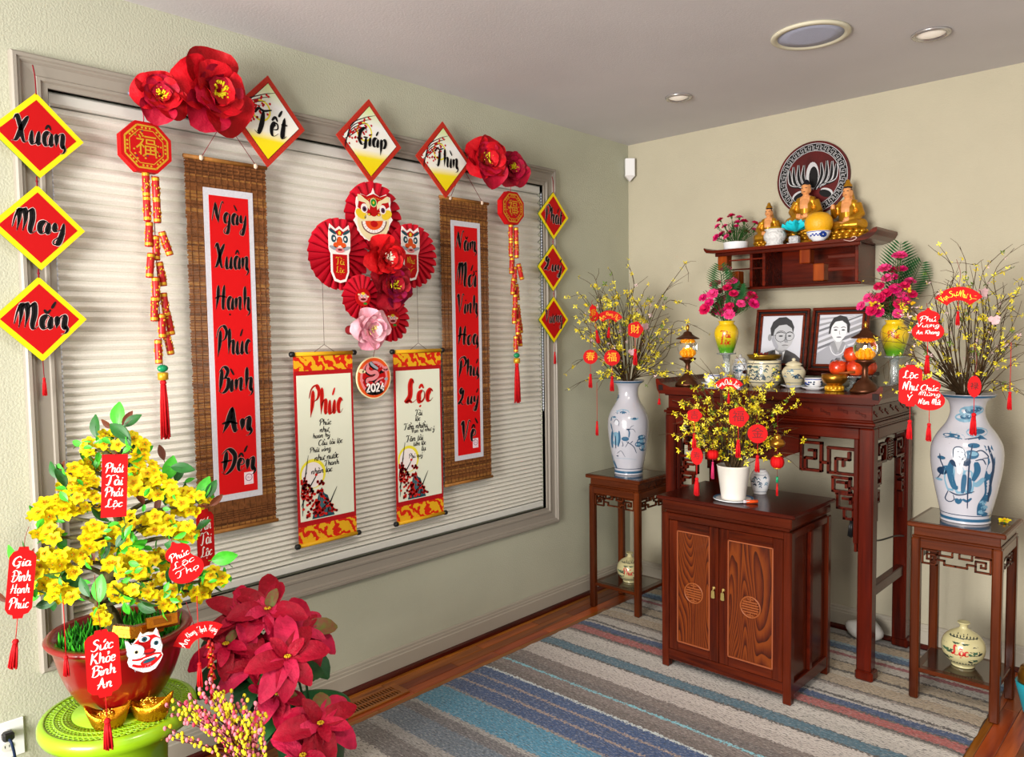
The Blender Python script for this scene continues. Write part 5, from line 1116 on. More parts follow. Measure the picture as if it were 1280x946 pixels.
# ---- wall shelf with upturned ends
WS = rosewood('shelf', 'x', '2c0804', '74200a'); WSV = wood('shelf_block', '6a220a', 'a04a10', 'z', 8, .22, .2); sh = thing('wall_shelf', 'red rosewood wall shelf with upturned ends carrying the statues', 'wall shelf', T(1.14, 0, 1.79)); zz = lambda z: z-1.79
pr = [(-.43, 1.995), (-.44, 2.006), (-.446, 2.02), (-.44, 2.022), (-.425, 2.012), (-.39, 2.006), (.33, 2.006), (.375, 2.012), (.41, 2.026), (.435, 2.045), (.45, 2.048), (.452, 2.035), (.44, 2.014), (.415, 1.998), (.38, 1.99), (-.39, 1.99)]
n = len(pr); MB().add([(x, -.3, zz(z)) for x, z in pr]+[(x, -.002, zz(z)) for x, z in pr], [list(range(n))[::-1], [n+i for i in range(n)]]+[(i, (i+1) % n, n+(i+1) % n, n+i) for i in range(n)]).build('shelf_board', WS, sh)
ik = Ink(); ik.stroke([(.30, zz(2.0)), (.335, zz(1.992)), (.36, zz(2.004)), (.345, zz(2.012)), (.335, zz(2.004))], .003, 0, 0, pen=0); ik.map(lambda x, y, l: (x, -.3012, y), [mat('scroll_line', 'c8a8a0', .4)], 'scroll_carving', sh)
MB().box(-.385, .37, -.285, -.265, zz(1.972), zz(1.9905), b=.003).build('front_rail', WS, sh)
MB().box(-.14, .26, -.03, -.003, zz(1.8), zz(1.99)).build('back_panel', WS, sh); MB().box(-.3, .36, -.24, -.003, zz(1.79), zz(1.803), b=.003).build('bottom_board', WS, sh)
for x in (-.2, -.13, .34): MB().box(x-.008, x+.008, -.24, -.003, zz(1.803), zz(1.99), b=.002).build('divider', WS, sh)
for x, za, zb in ((-.355, 1.9, 1.985), (-.285, 1.805, 1.89), (.095, 1.905, 1.978), (.165, 1.815, 1.9)): MB().box(x-.027, x+.027, -.262, -.2, zz(za), zz(zb), b=.004).build('key_block', WSV, sh)
for z in (1.95, 1.9): MB().box(-.33, -.13, -.235, -.225, zz(z)-.004, zz(z)+.004, b=.001).build('slat', WS, sh)
for z in (1.93, 1.87): MB().box(.2, .345, -.235, -.222, zz(z)-.009, zz(z)+.009, b=.002).build('slat', WS, sh)
# ================================================================== vases, branches, altar and shelf pieces
random.seed(71)
def ceramic(name, base, rough=.18): return mat(name, base, rough, coat=.5, var=.04, scale=6)
M_PORC = ceramic('porcelain_grey', 'b6b6c0'); M_BLUE = mat('cobalt', '2a5878', .3); M_BLUEL = mat('cobalt_wash', '6f97ae', .3); M_BLUED = mat('cobalt_dark', '1c3450', .3); M_CERAM = ceramic('cream_ceramic', 'd8d0b0'); M_PWH = ceramic('porcelain_white', 'e4e6ea')
VPROF = [(0, 0), (.086, 0), (.09, .006), (.093, .03), (.113, .12), (.129, .21), (.134, .27), (.129, .32), (.108, .365), (.08, .405), (.066, .44), (.064, .47), (.073, .5), (.097, .521), (.106, .528), (.102, .53), (.07, .503), (.056, .47), (.058, .43), (.0, .4)]
def prof_r(prof, z):
    for (r0, z0), (r1, z1) in zip(prof[1:], prof[2:]):
        if z0 <= z <= z1 and z1 > z0: return lerp(r0, r1, (z-z0)/(z1-z0))
    return prof[1][0]
def smooth_prof(p, n=4): return [(max(0, v.x), v.y) for v in catmull([(a, b, 0) for a, b in p], n)]
class Paint:
    """brush marks laid on a turned surface; photo pixels -> angle and height"""
    def __init__(s, c, prof, sxy=1): s.c = V(c); s.prof = prof; s.k = sxy; d = CAM-s.c; d.z = 0; s.d = d.normalized(); s.r = V((0, 0, 1)).cross(s.d); s.ik = Ink()
    def px(s, x, y):
        f = s.c+s.d*.1; t = (f-CAM).dot(_f); p = at(x, y, t); return ((p-s.c).dot(s.r), p.z-s.c.z)
    def fn(s, u, v, l):
        R = prof_r(s.prof, v)*s.k; a = math.asin(max(-.995, min(.995, u/R))); R += .0008+.0004*l; return (s.d*math.cos(a)+s.r*math.sin(a))*R+V((0, 0, v))
    def done(s, mats, parent, name='painted_motif'): return s.ik.map(s.fn, mats, name, parent)
def tall_vase(x, y, z, kxy, label, draw):
    c = V((x, y, z)); r = thing('porcelain_vase', label, 'vase', T(*c), 'tall blue and white vases'); pr = [(a*kxy, b) for a, b in VPROF]
    MB().lathe(smooth_prof(pr[:15], 3)+pr[15:], 56).build('vase_body', M_PORC, r)
    for zz, w, m_ in ((.016, .012, M_BLUE), (.036, .003, M_BLUED), (.522, .008, M_BLUE)):
        rr = prof_r(VPROF, zz)*kxy+.0012; mb = MB().lathe([(rr, zz-w/2), (rr+.0004, zz), (prof_r(VPROF, zz+w/2)*kxy+.0012, zz+w/2)], 56, close=False); mb.build('blue_band', m_, r)
    P = Paint(c, VPROF, kxy); draw(P); P.done([M_BLUE, M_BLUEL, M_BLUED, mat('robe_white', 'c6cad2', .5)], r); return r
def st_(P, ox, oy, sc): 
    f = lambda x, y: P.px(ox+x/sc, oy+y/sc)
    def S_(pts, w, m_=0, l=1): P.ik.stroke([f(*p) for p in pts], w/sc*.0034, m_, l, pen=0, taper=.5)
    def E_(x, y, rx, ry, m_=0, l=0, rot=0): u, v = f(x, y); P.ik.ell(u, v, rx/sc*.0034, ry/sc*.0034, m_, l, 12, rot)
    return S_, E_
def draw_man(P):
    S_, E_ = st_(P, 1110, 470, 4.506)
    for x, y, a, b in ((460, 200, 50, 30), (430, 235, 45, 25), (490, 190, 40, 26), (500, 310, 50, 26), (350, 340, 70, 22), (320, 360, 40, 16), (390, 355, 30, 14)): E_(x, y, a, b, 1); E_(x+8, y-4, a*.6, b*.5, 0, 1)
    S_([(510, 330), (560, 380), (580, 470), (560, 560), (560, 650), (520, 720), (510, 780)], 34, 0); S_([(560, 380), (590, 480), (575, 590), (560, 700)], 12, 2, 2); S_([(540, 560), (500, 600), (480, 590)], 26, 1)
    S_([(290, 370), (360, 375), (440, 350), (520, 335)], 8, 2)
    S_([(352, 500), (345, 570), (352, 650)], 52, 1, 1); S_([(400, 500), (398, 580), (405, 660)], 60, 1, 1); S_([(450, 520), (452, 590), (455, 655)], 56, 1, 1); S_([(362, 470), (350, 540), (372, 620), (395, 625)], 30, 0, 2); S_([(432, 545), (426, 600), (420, 655)], 24, 0, 2); S_([(460, 560), (462, 610), (455, 650)], 16, 0, 2); S_([(495, 470), (502, 520), (478, 578)], 30, 0, 2); S_([(345, 655), (400, 668), (485, 640)], 7, 2, 3); S_([(340, 650), (322, 700), (345, 716), (372, 700), (368, 672)], 5, 2, 3); S_([(385, 690), (395, 712), (415, 690)], 22, 0, 2); S_([(420, 690), (445, 700), (470, 680)], 14, 0, 2); S_([(355, 470), (372, 490), (392, 500)], 22, 2, 3)
    E_(402, 436, 36, 44, 3, 4); S_([(368, 455), (372, 405), (402, 392), (430, 408), (436, 455)], 5, 2, 5); S_([(382, 462), (395, 500), (402, 540), (415, 495), (424, 462)], 16, 3, 4); S_([(392, 420), (402, 418)], 4, 2, 5); S_([(412, 420), (424, 420)], 4, 2, 5); S_([(400, 445), (410, 450)], 4, 2, 5)
    S_([(474, 375), (458, 480), (450, 600), (446, 742)], 7, 2, 5); E_(482, 380, 28, 13, 0, 4); E_(470, 430, 34, 24, 0, 4); E_(480, 425, 20, 12, 1, 5); S_([(480, 420), (525, 405), (562, 440), (530, 450)], 6, 2, 4); S_([(490, 462), (530, 455), (548, 484)], 6, 2, 4); E_(440, 470, 22, 26, 2, 3)
    E_(305, 540, 26, 22, 2, 1); E_(330, 520, 20, 14, 0, 1); S_([(290, 430), (295, 480), (310, 520), (290, 570), (275, 590)], 6, 2); E_(300, 465, 20, 10, 0, 1); E_(285, 595, 18, 8, 1, 1)
    for k in range(7): E_(540-8*(k % 3), 690+14*k, 16, 12, k % 2, 2)
def draw_deer(P):
    S_, E_ = st_(P, 760, 480, 7.886)
    for x, y, a, b in ((90, 290, 60, 26), (150, 275, 60, 28), (210, 300, 50, 26), (260, 330, 38, 22), (60, 320, 40, 18)): E_(x, y, a*1.3, b*1.3, 1); E_(x, y+4, a*.7, b*.6, 0, 1)
    S_([(35, 330), (30, 400), (50, 480)], 14, 0); E_(85, 380, 26, 32, 3, 2); S_([(60, 380), (80, 345), (110, 370), (105, 410)], 6, 2, 3); E_(80, 540, 60, 90, 1, 1); S_([(45, 470), (40, 560), (45, 640)], 28, 0, 2); S_([(110, 460), (115, 540), (100, 620)], 26, 0, 2); S_([(75, 510), (78, 640)], 12, 2, 2)
    E_(170, 535, 48, 30, 0, 1); S_([(205, 520), (210, 470), (200, 445)], 18, 0, 1); E_(200, 440, 26, 10, 2, 2); S_([(215, 430), (230, 410), (255, 400)], 6, 2); S_([(215, 435), (250, 440), (270, 470)], 6, 2)
    S_([(140, 560), (150, 605), (135, 605)], 8, 2); S_([(205, 560), (170, 620)], 8, 2); S_([(180, 560), (250, 610), (280, 680)], 10, 2); S_([(245, 555), (220, 580)], 10, 2)
    for x, y, a, b in ((330, 560, 50, 40), (300, 590, 40, 30), (345, 620, 44, 50), (330, 520, 40, 26)): E_(x, y, a*1.2, b*1.2, 0, 0); E_(x, y, a*.6, b*.5, 1, 1)
    S_([(90, 690), (130, 660), (170, 720)], 6, 2); E_(95, 715, 14, 8, 2, 1); S_([(20, 700), (60, 790), (90, 850)], 26, 0); S_([(60, 740), (180, 735), (280, 745)], 4, 1); E_(95, 130, 18, 26, 0); E_(85, 160, 12, 14, 1, 1)
tall_vase(.318, -.473, .7725, .87, 'tall blue and white vase with a deer painted on it, on the corner stand', draw_deer)
tall_vase(2.018, -.48, .7725, 1.0, 'tall blue and white vase with an old man with staff painted on it', draw_man)
# small globe vases on the lower shelves
def globe_vase(x, y, z, R, word, label):
    c = V((x, y, z)); r = thing('globe_vase', label, 'vase', T(*c), 'small cream globe vases'); h = R*2.2
    pr = [(0, 0), (R*.5, 0), (R*.52, R*.12), (R*.62, R*.2), (R*.9, R*.55), (R, R*.95), (R*.92, R*1.35), (R*.68, R*1.65), (R*.36, R*1.85), (R*.2, R*1.95), (R*.19, R*2.1), (R*.3, R*2.22), (R*.27, R*2.26), (R*.14, R*2.1), (0, R*1.9)]
    MB().lathe(smooth_prof(pr[:12], 3)+pr[12:], 40).build('vase_body', ceramic('pale_green_crackle', 'bdb588'), r)
    P = Paint(c, pr); k = P.ik; 
    for zz in (R*1.62, R*.42, R*.3): k.stroke([(-R*.62+R*1.24*i/12, zz) for i in range(13)], R*.03, 2, 1, n=1, pen=0, taper=0)
    k.text(word, -R*.12, R*1.0, R*.72, R*.6, .2, 1, 2, n=4)
    for sx, y0 in ((.42, .5), (.62, .62), (-.72, .6), (-.58, .55), (.1, 1.4), (-.3, 1.4)):
        k.stroke([(R*sx, R*y0), (R*(sx+.08), R*(y0+.4)), (R*(sx-.02), R*(y0+.7 if y0 < 1 else y0+.15))], R*.03, 2, 1, n=3, pen=0)
        for q in range(7): 
            k.ell(R*(sx+(.1 if q % 2 else -.1)), R*(y0+.1*q if y0 < 1 else 1.42+.02*q), R*.12, R*.06, 0 if q % 3 else 2, 1, 10, .6 if q % 2 else -.6)
    for q in range(9): k.ell(-R*.5+R*.125*q, R*.34, R*.03, R*.05, 2, 1, 8); k.ell(-R*.55+R*.14*q, R*1.72-.1*R*abs(q-4)/4, R*.03, R*.06, 2, 1, 8)
    P.done([mat('sage_paint', '3c5c44', .4), mat('red_paint', 'b01c18', .4), mat('dark_paint', '26302c', .4)], r); return r
globe_vase(.325, -.475, .1472, .074, 'Phúc', 'cream globe vase lettered Phúc on the lower shelf of the corner stand')
globe_vase(2.02, -.475, .1472, .083, 'Lộc', 'cream globe vase lettered Lộc on the lower shelf beside the altar')
# ------------------------------------------------------------ forsythia branches
M_BRN = mat('branch_brown', '4c3a26', .8, var=.3, scale=60); M_FOR = mat('forsythia', 'e6d020', .5, var=.15, scale=50); M_FORL = mat('forsythia_light', 'f4e84a', .5); M_BUDG = mat('bud_green', '5a7a1c', .5); M_PKB = mat('blossom_pale', 'e8c8c8', .6)
def bouquet(base, lab, tips, nfill, box, depth, nb, group, dj=.18, bl=.011, pink=0, ymax=-.04, rimr=.05, rad=.0032, xmin=.05):
    base = V(base); r = thing('flowering_branches', lab, 'branches', T(*base), group); allp = []
    x0, x1, y0, y1 = box
    tl = [(t[0], t[1], t[2] if len(t) > 2 else 0) for t in tips]; nt_ = len(tl)
    for k in range(nfill):
        a = random.random(); px = lerp(x0, x1, a); py = lerp(y0, y1, random.random()**1.2)+((abs(a-.5)*2)**2)*.35*(y1-y0); tl.append((px, min(py, y1+20), jit(dj)))
    for i, (px, py, dd) in enumerate(tl):
        e = at(px, py, depth+dd); e.y = min(e.y, ymax); e.x = max(e.x, xmin); e = e-base; a = random.random()*6.28; s = V((rimr*.5*math.cos(a), rimr*.5*math.sin(a), -.1)); n1 = V((rimr*.8*e.x/(abs(e.x)+abs(e.y)+.05), rimr*.8*e.y/(abs(e.x)+abs(e.y)+.05), .01))
        L_ = (e-n1).length; q_ = L_*.09; mid = n1.lerp(e, .38)+V((jit(q_), jit(q_), .04*L_/.3+jit(q_))); m3 = n1.lerp(e, .72)+V((jit(q_), jit(q_), .05*L_/.3+jit(q_))); pts = catmull([s, n1, mid, m3, e], 5)
        pts = [V((max(p_.x, xmin-base.x), min(p_.y, ymax-base.y), p_.z)) for p_ in pts]; mb = MB().tube(pts, (rad, .0009), 5)
        for q in range(3 if i % 2 else 2):
            j = random.randint(10, len(pts)-2); d = (pts[j+1]-pts[j]).normalized(); t = pts[j]+d*random.uniform(.05, .11)+V((jit(.06), jit(.06), jit(.04)))
            if (base+t).y < ymax and (base+t).x > xmin: mb.tube([pts[j], (pts[j]+t)/2+V((jit(.008), jit(.008), .006)), t], (rad*.5, .0007), 4); allp += [(pts[j]+t)/2, t]
        mb.build('branch', M_BRN, r); allp += pts[9:]
    mb = MB()
    for k in range(nb):
        p = random.choice(allp)+V((jit(.008), jit(.008), jit(.008))); p.y = min(p.y, ymax-base.y); p.x = max(p.x, xmin-base.x); d = V((jit(1), jit(1)-.4, jit(1))).normalized(); Mm = T(*p)@d.to_track_quat('Z', 'Y').to_matrix().to_4x4()@RZ(random.random()*6); s = bl*random.uniform(.7, 1.3)
        mi = 3 if random.random() < pink else (2 if random.random() < .12 else random.randint(0, 1))
        for q in range(4): a = q*PI/2; mb.add([(0, 0, 0), (s*math.cos(a-.45)*.6, s*math.sin(a-.45)*.6, s*.3), (s*math.cos(a), s*math.sin(a), s*.55), (s*math.cos(a+.45)*.6, s*math.sin(a+.45)*.6, s*.3)], [(0, 1, 2, 3)], mi, False, Mm)
    mb.build('blossoms', [M_FOR, M_FORL, M_BUDG, M_PKB], r, kind='stuff'); return r
GB = 'vases of flowering branches'
DL = depth_of((.318, -.473, 1.5)); DR = depth_of((2.018, -.48, 1.5)); DP = depth_of((1.212, -.955, 1.1))
bouquet((.318, -.473, 1.29), 'spray of yellow forsythia branches in the deer vase', [(787, 334), (857, 333), (714, 396), (706, 488), (872, 408), (745, 358), (868, 440), (708, 372), (735, 340), (842, 352), (722, 345), (765, 340), (810, 345), (855, 380), (762, 384, -.24), (742, 380, -.22), (794, 398, -.24), (738, 402, -.24), (765, 434, -.25), (746, 478, -.17), (824, 476, -.27)], 56, (722, 858, 350, 462), DL-.03, 620, GB, bl=.0145, pink=.04, rimr=.05)
bouquet((2.018, -.48, 1.29), 'spray of bare twiggy branches with sparse yellow buds in the old man vase', [(1160, 306), (1200, 308), (1279, 350), (1085, 400), (1088, 345), (1268, 310), (1265, 335), (1095, 425), (1278, 420), (1215, 330), (1240, 325), (1100, 460), (1090, 380), (1198, 340, -.27), (1160, 380, -.3), (1138, 451, -.29), (1162, 467, -.32), (1218, 440, -.32), (1264, 428, -.22)], 62, (1112, 1276, 338, 470), DR-.03, 420, GB, bl=.012, pink=.12, rimr=.075, rad=.0027)
bouquet((1.212, -.955, .96), 'dense yellow forsythia sprigs in the white pot', [(832, 518), (846, 470), (992, 488), (848, 545), (1000, 505), (884, 458), (930, 456), (968, 478), (840, 500), (911, 470, -.2), (923, 505, -.22), (947, 512, -.2), (871, 550, -.18), (868, 508, -.18), (972, 512, -.16)], 62, (846, 985, 470, 560), DP, 800, GB, dj=.14, bl=.0125, ymax=-.66, rimr=.05, rad=.0026)
for i, (px, py, d) in enumerate(((806, 408, DL-.15), (790, 440, DL-.15), (1228, 366, DR-.1), (1243, 400, DR-.12))):
    p = at(px, py, d); r = thing('pale_blossom', ['pale pink blossom sprig beside the round gold-lettered tag', 'pale pink blossom sprig low among the forsythia of the deer vase', 'pale pink blossom sprig beside the red fan tag', 'pale pink blossom sprig below the red fan tag over bare twigs'][i], 'blossom', face_cam(p)@Mx.Scale(.75, 4), 'pale blossom sprigs')
    for k in range(4):
        mb = MB(); s = .016; 
        for q in range(5):
            def fn(u, v): return (u*s*.55*math.sin(PI*min(1, .1+.78*v)), s*v, s*.35*v*v)
            mb.sheet(None, 2, 2, fn, 0, T(jit(.018), jit(.014), jit(.01))@RZ(q*2*PI/5) if False else T((-.014, .012, 0, .01)[k], (.006, .01, -.01, -.006)[k], .004*k)@RZ(q*2*PI/5))
        mb.build('blossom', mat('pale_petal', 'd8b4b8', .7), r)
    MB().tube([(0, -.02, -.004), (0, 0, -.003), (.004, .02, -.004)], .0015, 4).build('twig', M_BRN, r)
# ------------------------------------------------------------ tags on the branches
G2, G3, G4 = 'red tags on the deer vase branches', 'red tags on the white pot sprigs', 'red tags on the old man vase branches'
d = DL-.27
lucky_tag(762, 394, d, 'fan', 33, 22, ['An Khang Phúc'], 'red fan tag with gold letters among the deer vase branches', M_GOLD, roll=-.05, tas=20, cord=6, group=G2)
lucky_tag(742, 391, d+.02, 'gourd', 15, 22, [''], 'small turned red gourd tag touching the gold-lettered fan', M_GOLD, yaw=-.7, roll=.2, tas=24, cord=5, group=G2, han='春')
lucky_tag(794, 412, d, 'cloud', 19, 20, [], 'round red tag printed in gold beside the pale blossom', M_GOLD, tas=30, cord=5, group=G2, han='財')
lucky_tag(738, 446, d, 'circle', 18, 18, [], 'round red tag hanging lowest over the bare wall', M_GOLD, tas=26, cord=40, group=G2, han='春')
lucky_tag(765, 447, d-.02, 'circle', 20, 20, [], 'round red tag just above the rim of the deer vase', M_GOLD, tas=28, cord=6, group=G2, han='福')
thin_tassel(746, 478, 545, DL-.2, 'long red tassel with a knot hanging beside the deer vase'); thin_tassel(824, 476, 506, DL-.3, 'short red tassel hanging in front of the altar end')
d = DP-.2
lucky_tag(911, 478, d, 'fan', 35, 24, ['Cung Chúc Xuân'], 'red fan tag with white letters at the top of the white pot sprigs', tas=18, cord=4, group=G3)
lucky_tag(923, 521, d-.02, 'cloud', 24, 25, [], 'round red tag outlined in black on the white pot sprigs', M_MAR, tas=34, cord=6, group=G3, han='福')
lucky_tag(947, 542, d, 'circle', 24, 24, [], 'round red tag printed with a character beside the lantern', M_MAR, tas=32, cord=24, group=G3, han='金')
lucky_tag(871, 570, d+.02, 'circle', 16, 22, [], 'oval red tag hanging over the corner of the cabinet', M_MAR, yaw=-.4, tas=34, cord=12, group=G3, han='寿')
lucky_tag(868, 519, d+.02, 'cloud', 18, 16, [], 'small red tag half hidden by yellow sprigs', M_MAR, tas=30, cord=5, group=G3, han='吉')
d = DR-.3
lucky_tag(1198, 368, d, 'fan', 53, 30, ['Vạn Sự Như Ý'], 'red fan tag with gold letters over the bare twigs', M_GOLD, tas=26, cord=34, group=G4)
lucky_tag(1160, 406, d-.03, 'gourd', 36, 42, ['Phú', 'Vượng', 'An Khang'], 'red gourd tag lettered An Khang above two other tags', tas=36, cord=6, group=G4)
lucky_tag(1138, 482, d-.02, 'plaque', 26, 52, ['Lộc', 'Như', 'Ý'], 'red plaque tag lettered Lộc Như Ý over the altar side', tas=36, cord=6, group=G4)
lucky_tag(1162, 492, d-.05, 'gourd', 34, 42, ['Chúc', 'Mừng', 'Năm Mới'], 'red gourd tag lettered Chúc Mừng beside the plaque tag', tas=34, cord=5, group=G4)
lucky_tag(1218, 483, d-.05, 'circle', 15, 27, [], 'narrow oval red tag hanging before the neck of the old man vase', M_BLK, tas=42, cord=40, group=G4, han='禄')
thin_tassel(1264, 428, 513, DR-.25, 'long thin red tassel hanging beside the old man vase')
# lantern with gold gourd
p = at(972, 520, DP-.16); k = (DP-.16)/FPX; ln = thing('mini_lantern', 'tiny red lantern with gold gourd and green bead on the sprigs', 'lantern', face_cam(p))
MB().tube([(0, .02, 0), (0, -90*k*.9, 0)], .0009, 4).build('cord', M_CORD, ln)
MB().lathe([(0, 0), (.3, .03), (.55, .2), (.62, .4), (.45, .65), (.25, .75), (.32, .9), (.2, 1.05), (0, 1.1)], 16, 0, T(0, -40*k, 0)@RX(-PI/2)@Mx.Scale(16*k, 4)@T(0, 0, -0)).build('gold_gourd', M_BRASS, ln)
mb = MB()
for q in range(10): a = 2*PI*q/10; mb.ball((.45*math.cos(a), .45*math.sin(a), 0), (.5, .5, .8), 8, 8)
mb.v = [tuple((T(0, -58*k, 0)@RX(PI/2))@(V(v)*9*k)) for v in mb.v]; mb.build('lantern_body', M_RED, ln)
mb = MB()
for s in (-1, 1): mb.lathe([(0, -.1), (.5, -.1), (.5, .1), (0, .1)], 12, 0, T(0, -58*k+s*7.5*k, 0)@RX(PI/2)@Mx.Scale(8*k, 4))
mb.build('gold_caps', M_CG, ln); MB().lathe([(0, -.012), (.005, -.012), (.005, .012), (0, .012)], 10, 0, T(0, -80*k, 0)@RX(PI/2)).build('green_bead', MATS['jade_bead'], ln); tassel(ln, 0, -85*k, 0, 16*k, .006, M_RED2)
p = at(891, 568, DP-.15); pk = thing('mini_lantern', 'tiny red lantern with pink tassel half behind the white pot', 'lantern', face_cam(p)); mb = MB()
for q in range(8): a = 2*PI*q/8; mb.ball((.012*math.cos(a), 0, .012*math.sin(a)), (.013, .02, .013), 8, 6)
mb.build('lantern_body', M_RED, pk); MB().tube([(0, .05, 0), (0, .018, 0)], .0009, 4).build('cord', M_CORD, pk); tassel(pk, 0, -.03, 0, .075, .009, mat('pink_thread', 'c03060', .7), top=.02)
# ------------------------------------------------------------ on the cabinet
ZC = .8205
ps = thing('plate', 'blue-rimmed porcelain plate under the white pot', 'plate', T(1.212, -.955, ZC)); MB().lathe([(0, 0), (.055, 0), (.06, .003), (.088, .011), (.086, .0135), (.058, .0065), (0, .006)], 40).build('dish', M_PWH, ps); MB().lathe([(.074, .0104), (.087, .0142)], 40, close=False).build('blue_rim', M_BLUE, ps)
pt = thing('white_pot', 'plain white tapered flowerpot holding forsythia on the cabinet', 'pot', T(1.212, -.955, ZC+.0068)); MB().lathe([(0, 0), (.05, 0), (.052, .003), (.071, .148), (.073, .152), (.069, .154), (.064, .14), (.0, .12)], 48).build('pot_body', mat('pot_white', 'dcd8d0', .35), pt)
def jar(x, y, z, R, h, label, name='ginger_jar', lid=True, cream=False, grp=None):
    c = V((x, y, z)); r = thing(name, label, 'jar', T(*c), grp); pr = [(0, 0), (R*.62, 0), (R*.66, h*.04), (R*.8, h*.18), (R, h*.48), (R*.97, h*.62), (R*.75, h*.78), (R*.62, h*.82), (R*.6, h*.86), (R*.5, h*.86), (0, h*.8)]
    MB().lathe(smooth_prof(pr[:9], 3)+pr[9:], 36).build('jar_body', M_CERAM if cream else M_PWH, r)
    if lid: MB().lathe([(0, h*.86), (R*.7, h*.86), (R*.72, h*.89), (R*.5, h*.98), (R*.2, h*1.03), (R*.12, h*1.05), (R*.18, h*1.1), (R*.12, h*1.15), (0, h*1.16)], 32).build('lid', M_CERAM if cream else M_PWH, r)
    P = Paint(c, pr); k_ = P.ik
    for q in range(16): a, b = jit(R*.75), h*random.uniform(.25, .62); k_.stroke([(a-R*.15, b), (a, b+h*.05), (a+R*.15, b-h*.02)], R*.1, random.randint(0, 2), 1, n=3, pen=0)
    for zz in (.1, .7): k_.stroke([(-R*.6+R*1.2*i/8, h*zz) for i in range(9)], R*.04, 0, 1, n=1, pen=0, taper=0)
    P.done([M_BLUE, M_BLUEL, M_BLUED], r); return r
jar(1.232, -.735, ZC, .045, .13, 'blue and white jar standing behind the white pot on the cabinet', lid=False)
lt = thing('lighter', 'orange pocket lighter lying on the cabinet top', 'lighter', T(1.305, -.955, ZC+.0085)@RZ(.75)); MB().lathe([(0, -.03), (.0075, -.03), (.008, -.028), (.008, .02), (0, .02)], 12, 0, RY(PI/2)).build('body', mat('lighter_orange', 'e0501c', .35), lt); MB().lathe([(0, -.042), (.007, -.042), (.0075, -.03), (0, -.03)], 12, 0, RY(PI/2)).build('metal_cap', mat('lighter_cap', 'e8d8e0', .3, .3), lt)
# ------------------------------------------------------------ altar top
ZA = 1.2872
def ap(px, py, y): p = on(1, y, px, py); return V((p.x, y, ZA))
M_BRZ = mat('bronze', '5a3420', .35, .7); M_GLASS = mat('clear_glass', 'ffffff', .02, trans=1, ior=1.45); M_GLOW = mat('lotus_glow', 'f0b010', .4, emit='ff9008', es=.3)
def lotus_lamp(x, y, label, s=1):
    r = thing('altar_lamp', label, 'lamp', T(x, y, ZA)@Mx.Scale(s, 4), 'bronze lotus lamps')
    MB().lathe([(0, 0), (.062, 0), (.064, .008), (.06, .016), (.052, .024), (.05, .034), (.034, .05), (.018, .062), (.012, .085), (.014, .1), (.012, .115), (.024, .13), (.042, .138), (.044, .146), (.03, .15), (0, .15)], 36).build('base', M_BRZ, r)
    MB().lathe([(.028, .151), (.042, .165), (.052, .19), (.05, .215), (.038, .238), (.032, .246)], 32, close=False).build('glass_globe', M_GLASS, r)
    g = MB()
    for lv, (n, rr, z, l) in enumerate(((8, .022, .158, .032), (6, .013, .165, .034), (8, .022, .222, .022))):
        for q in range(n): a = 2*PI*q/n+lv*.3; g.ball((rr*math.cos(a), rr*math.sin(a), z+l*.5), (.009, .009, l*.55), 8, 6)
    g.build('lotus_light', M_GLOW, r)
    MB().lathe([(.0, .292), (.02, .282), (.026, .27), (.045, .258), (.06, .25), (.062, .246), (.055, .245), (.03, .247), (.0, .248)], 36).build('roof', M_BRZ, r); MB().lathe([(0, .29), (.009, .292), (.006, .3), (.01, .309), (.005, .318), (0, .326)], 16).build('finial', M_BRASS, r)
    lp = bpy.data.lights.new('lamp_bulb', 'POINT'); lp.energy = .12; lp.color = (1, .65, .2); lp.shadow_soft_size = .004; lo = bpy.data.objects.new('lamp_bulb', lp); COL.objects.link(lo); lo.parent = r; lo.location = (0, 0, .205)
q = ap(849, 470, -.5); lotus_lamp(max(q.x, .715), -.5, 'bronze lotus lamp at the altar end beside the corner stand'); q = ap(1081, 489, -.46); lotus_lamp(q.x, -.46, 'bronze lotus lamp in front of the red apples')
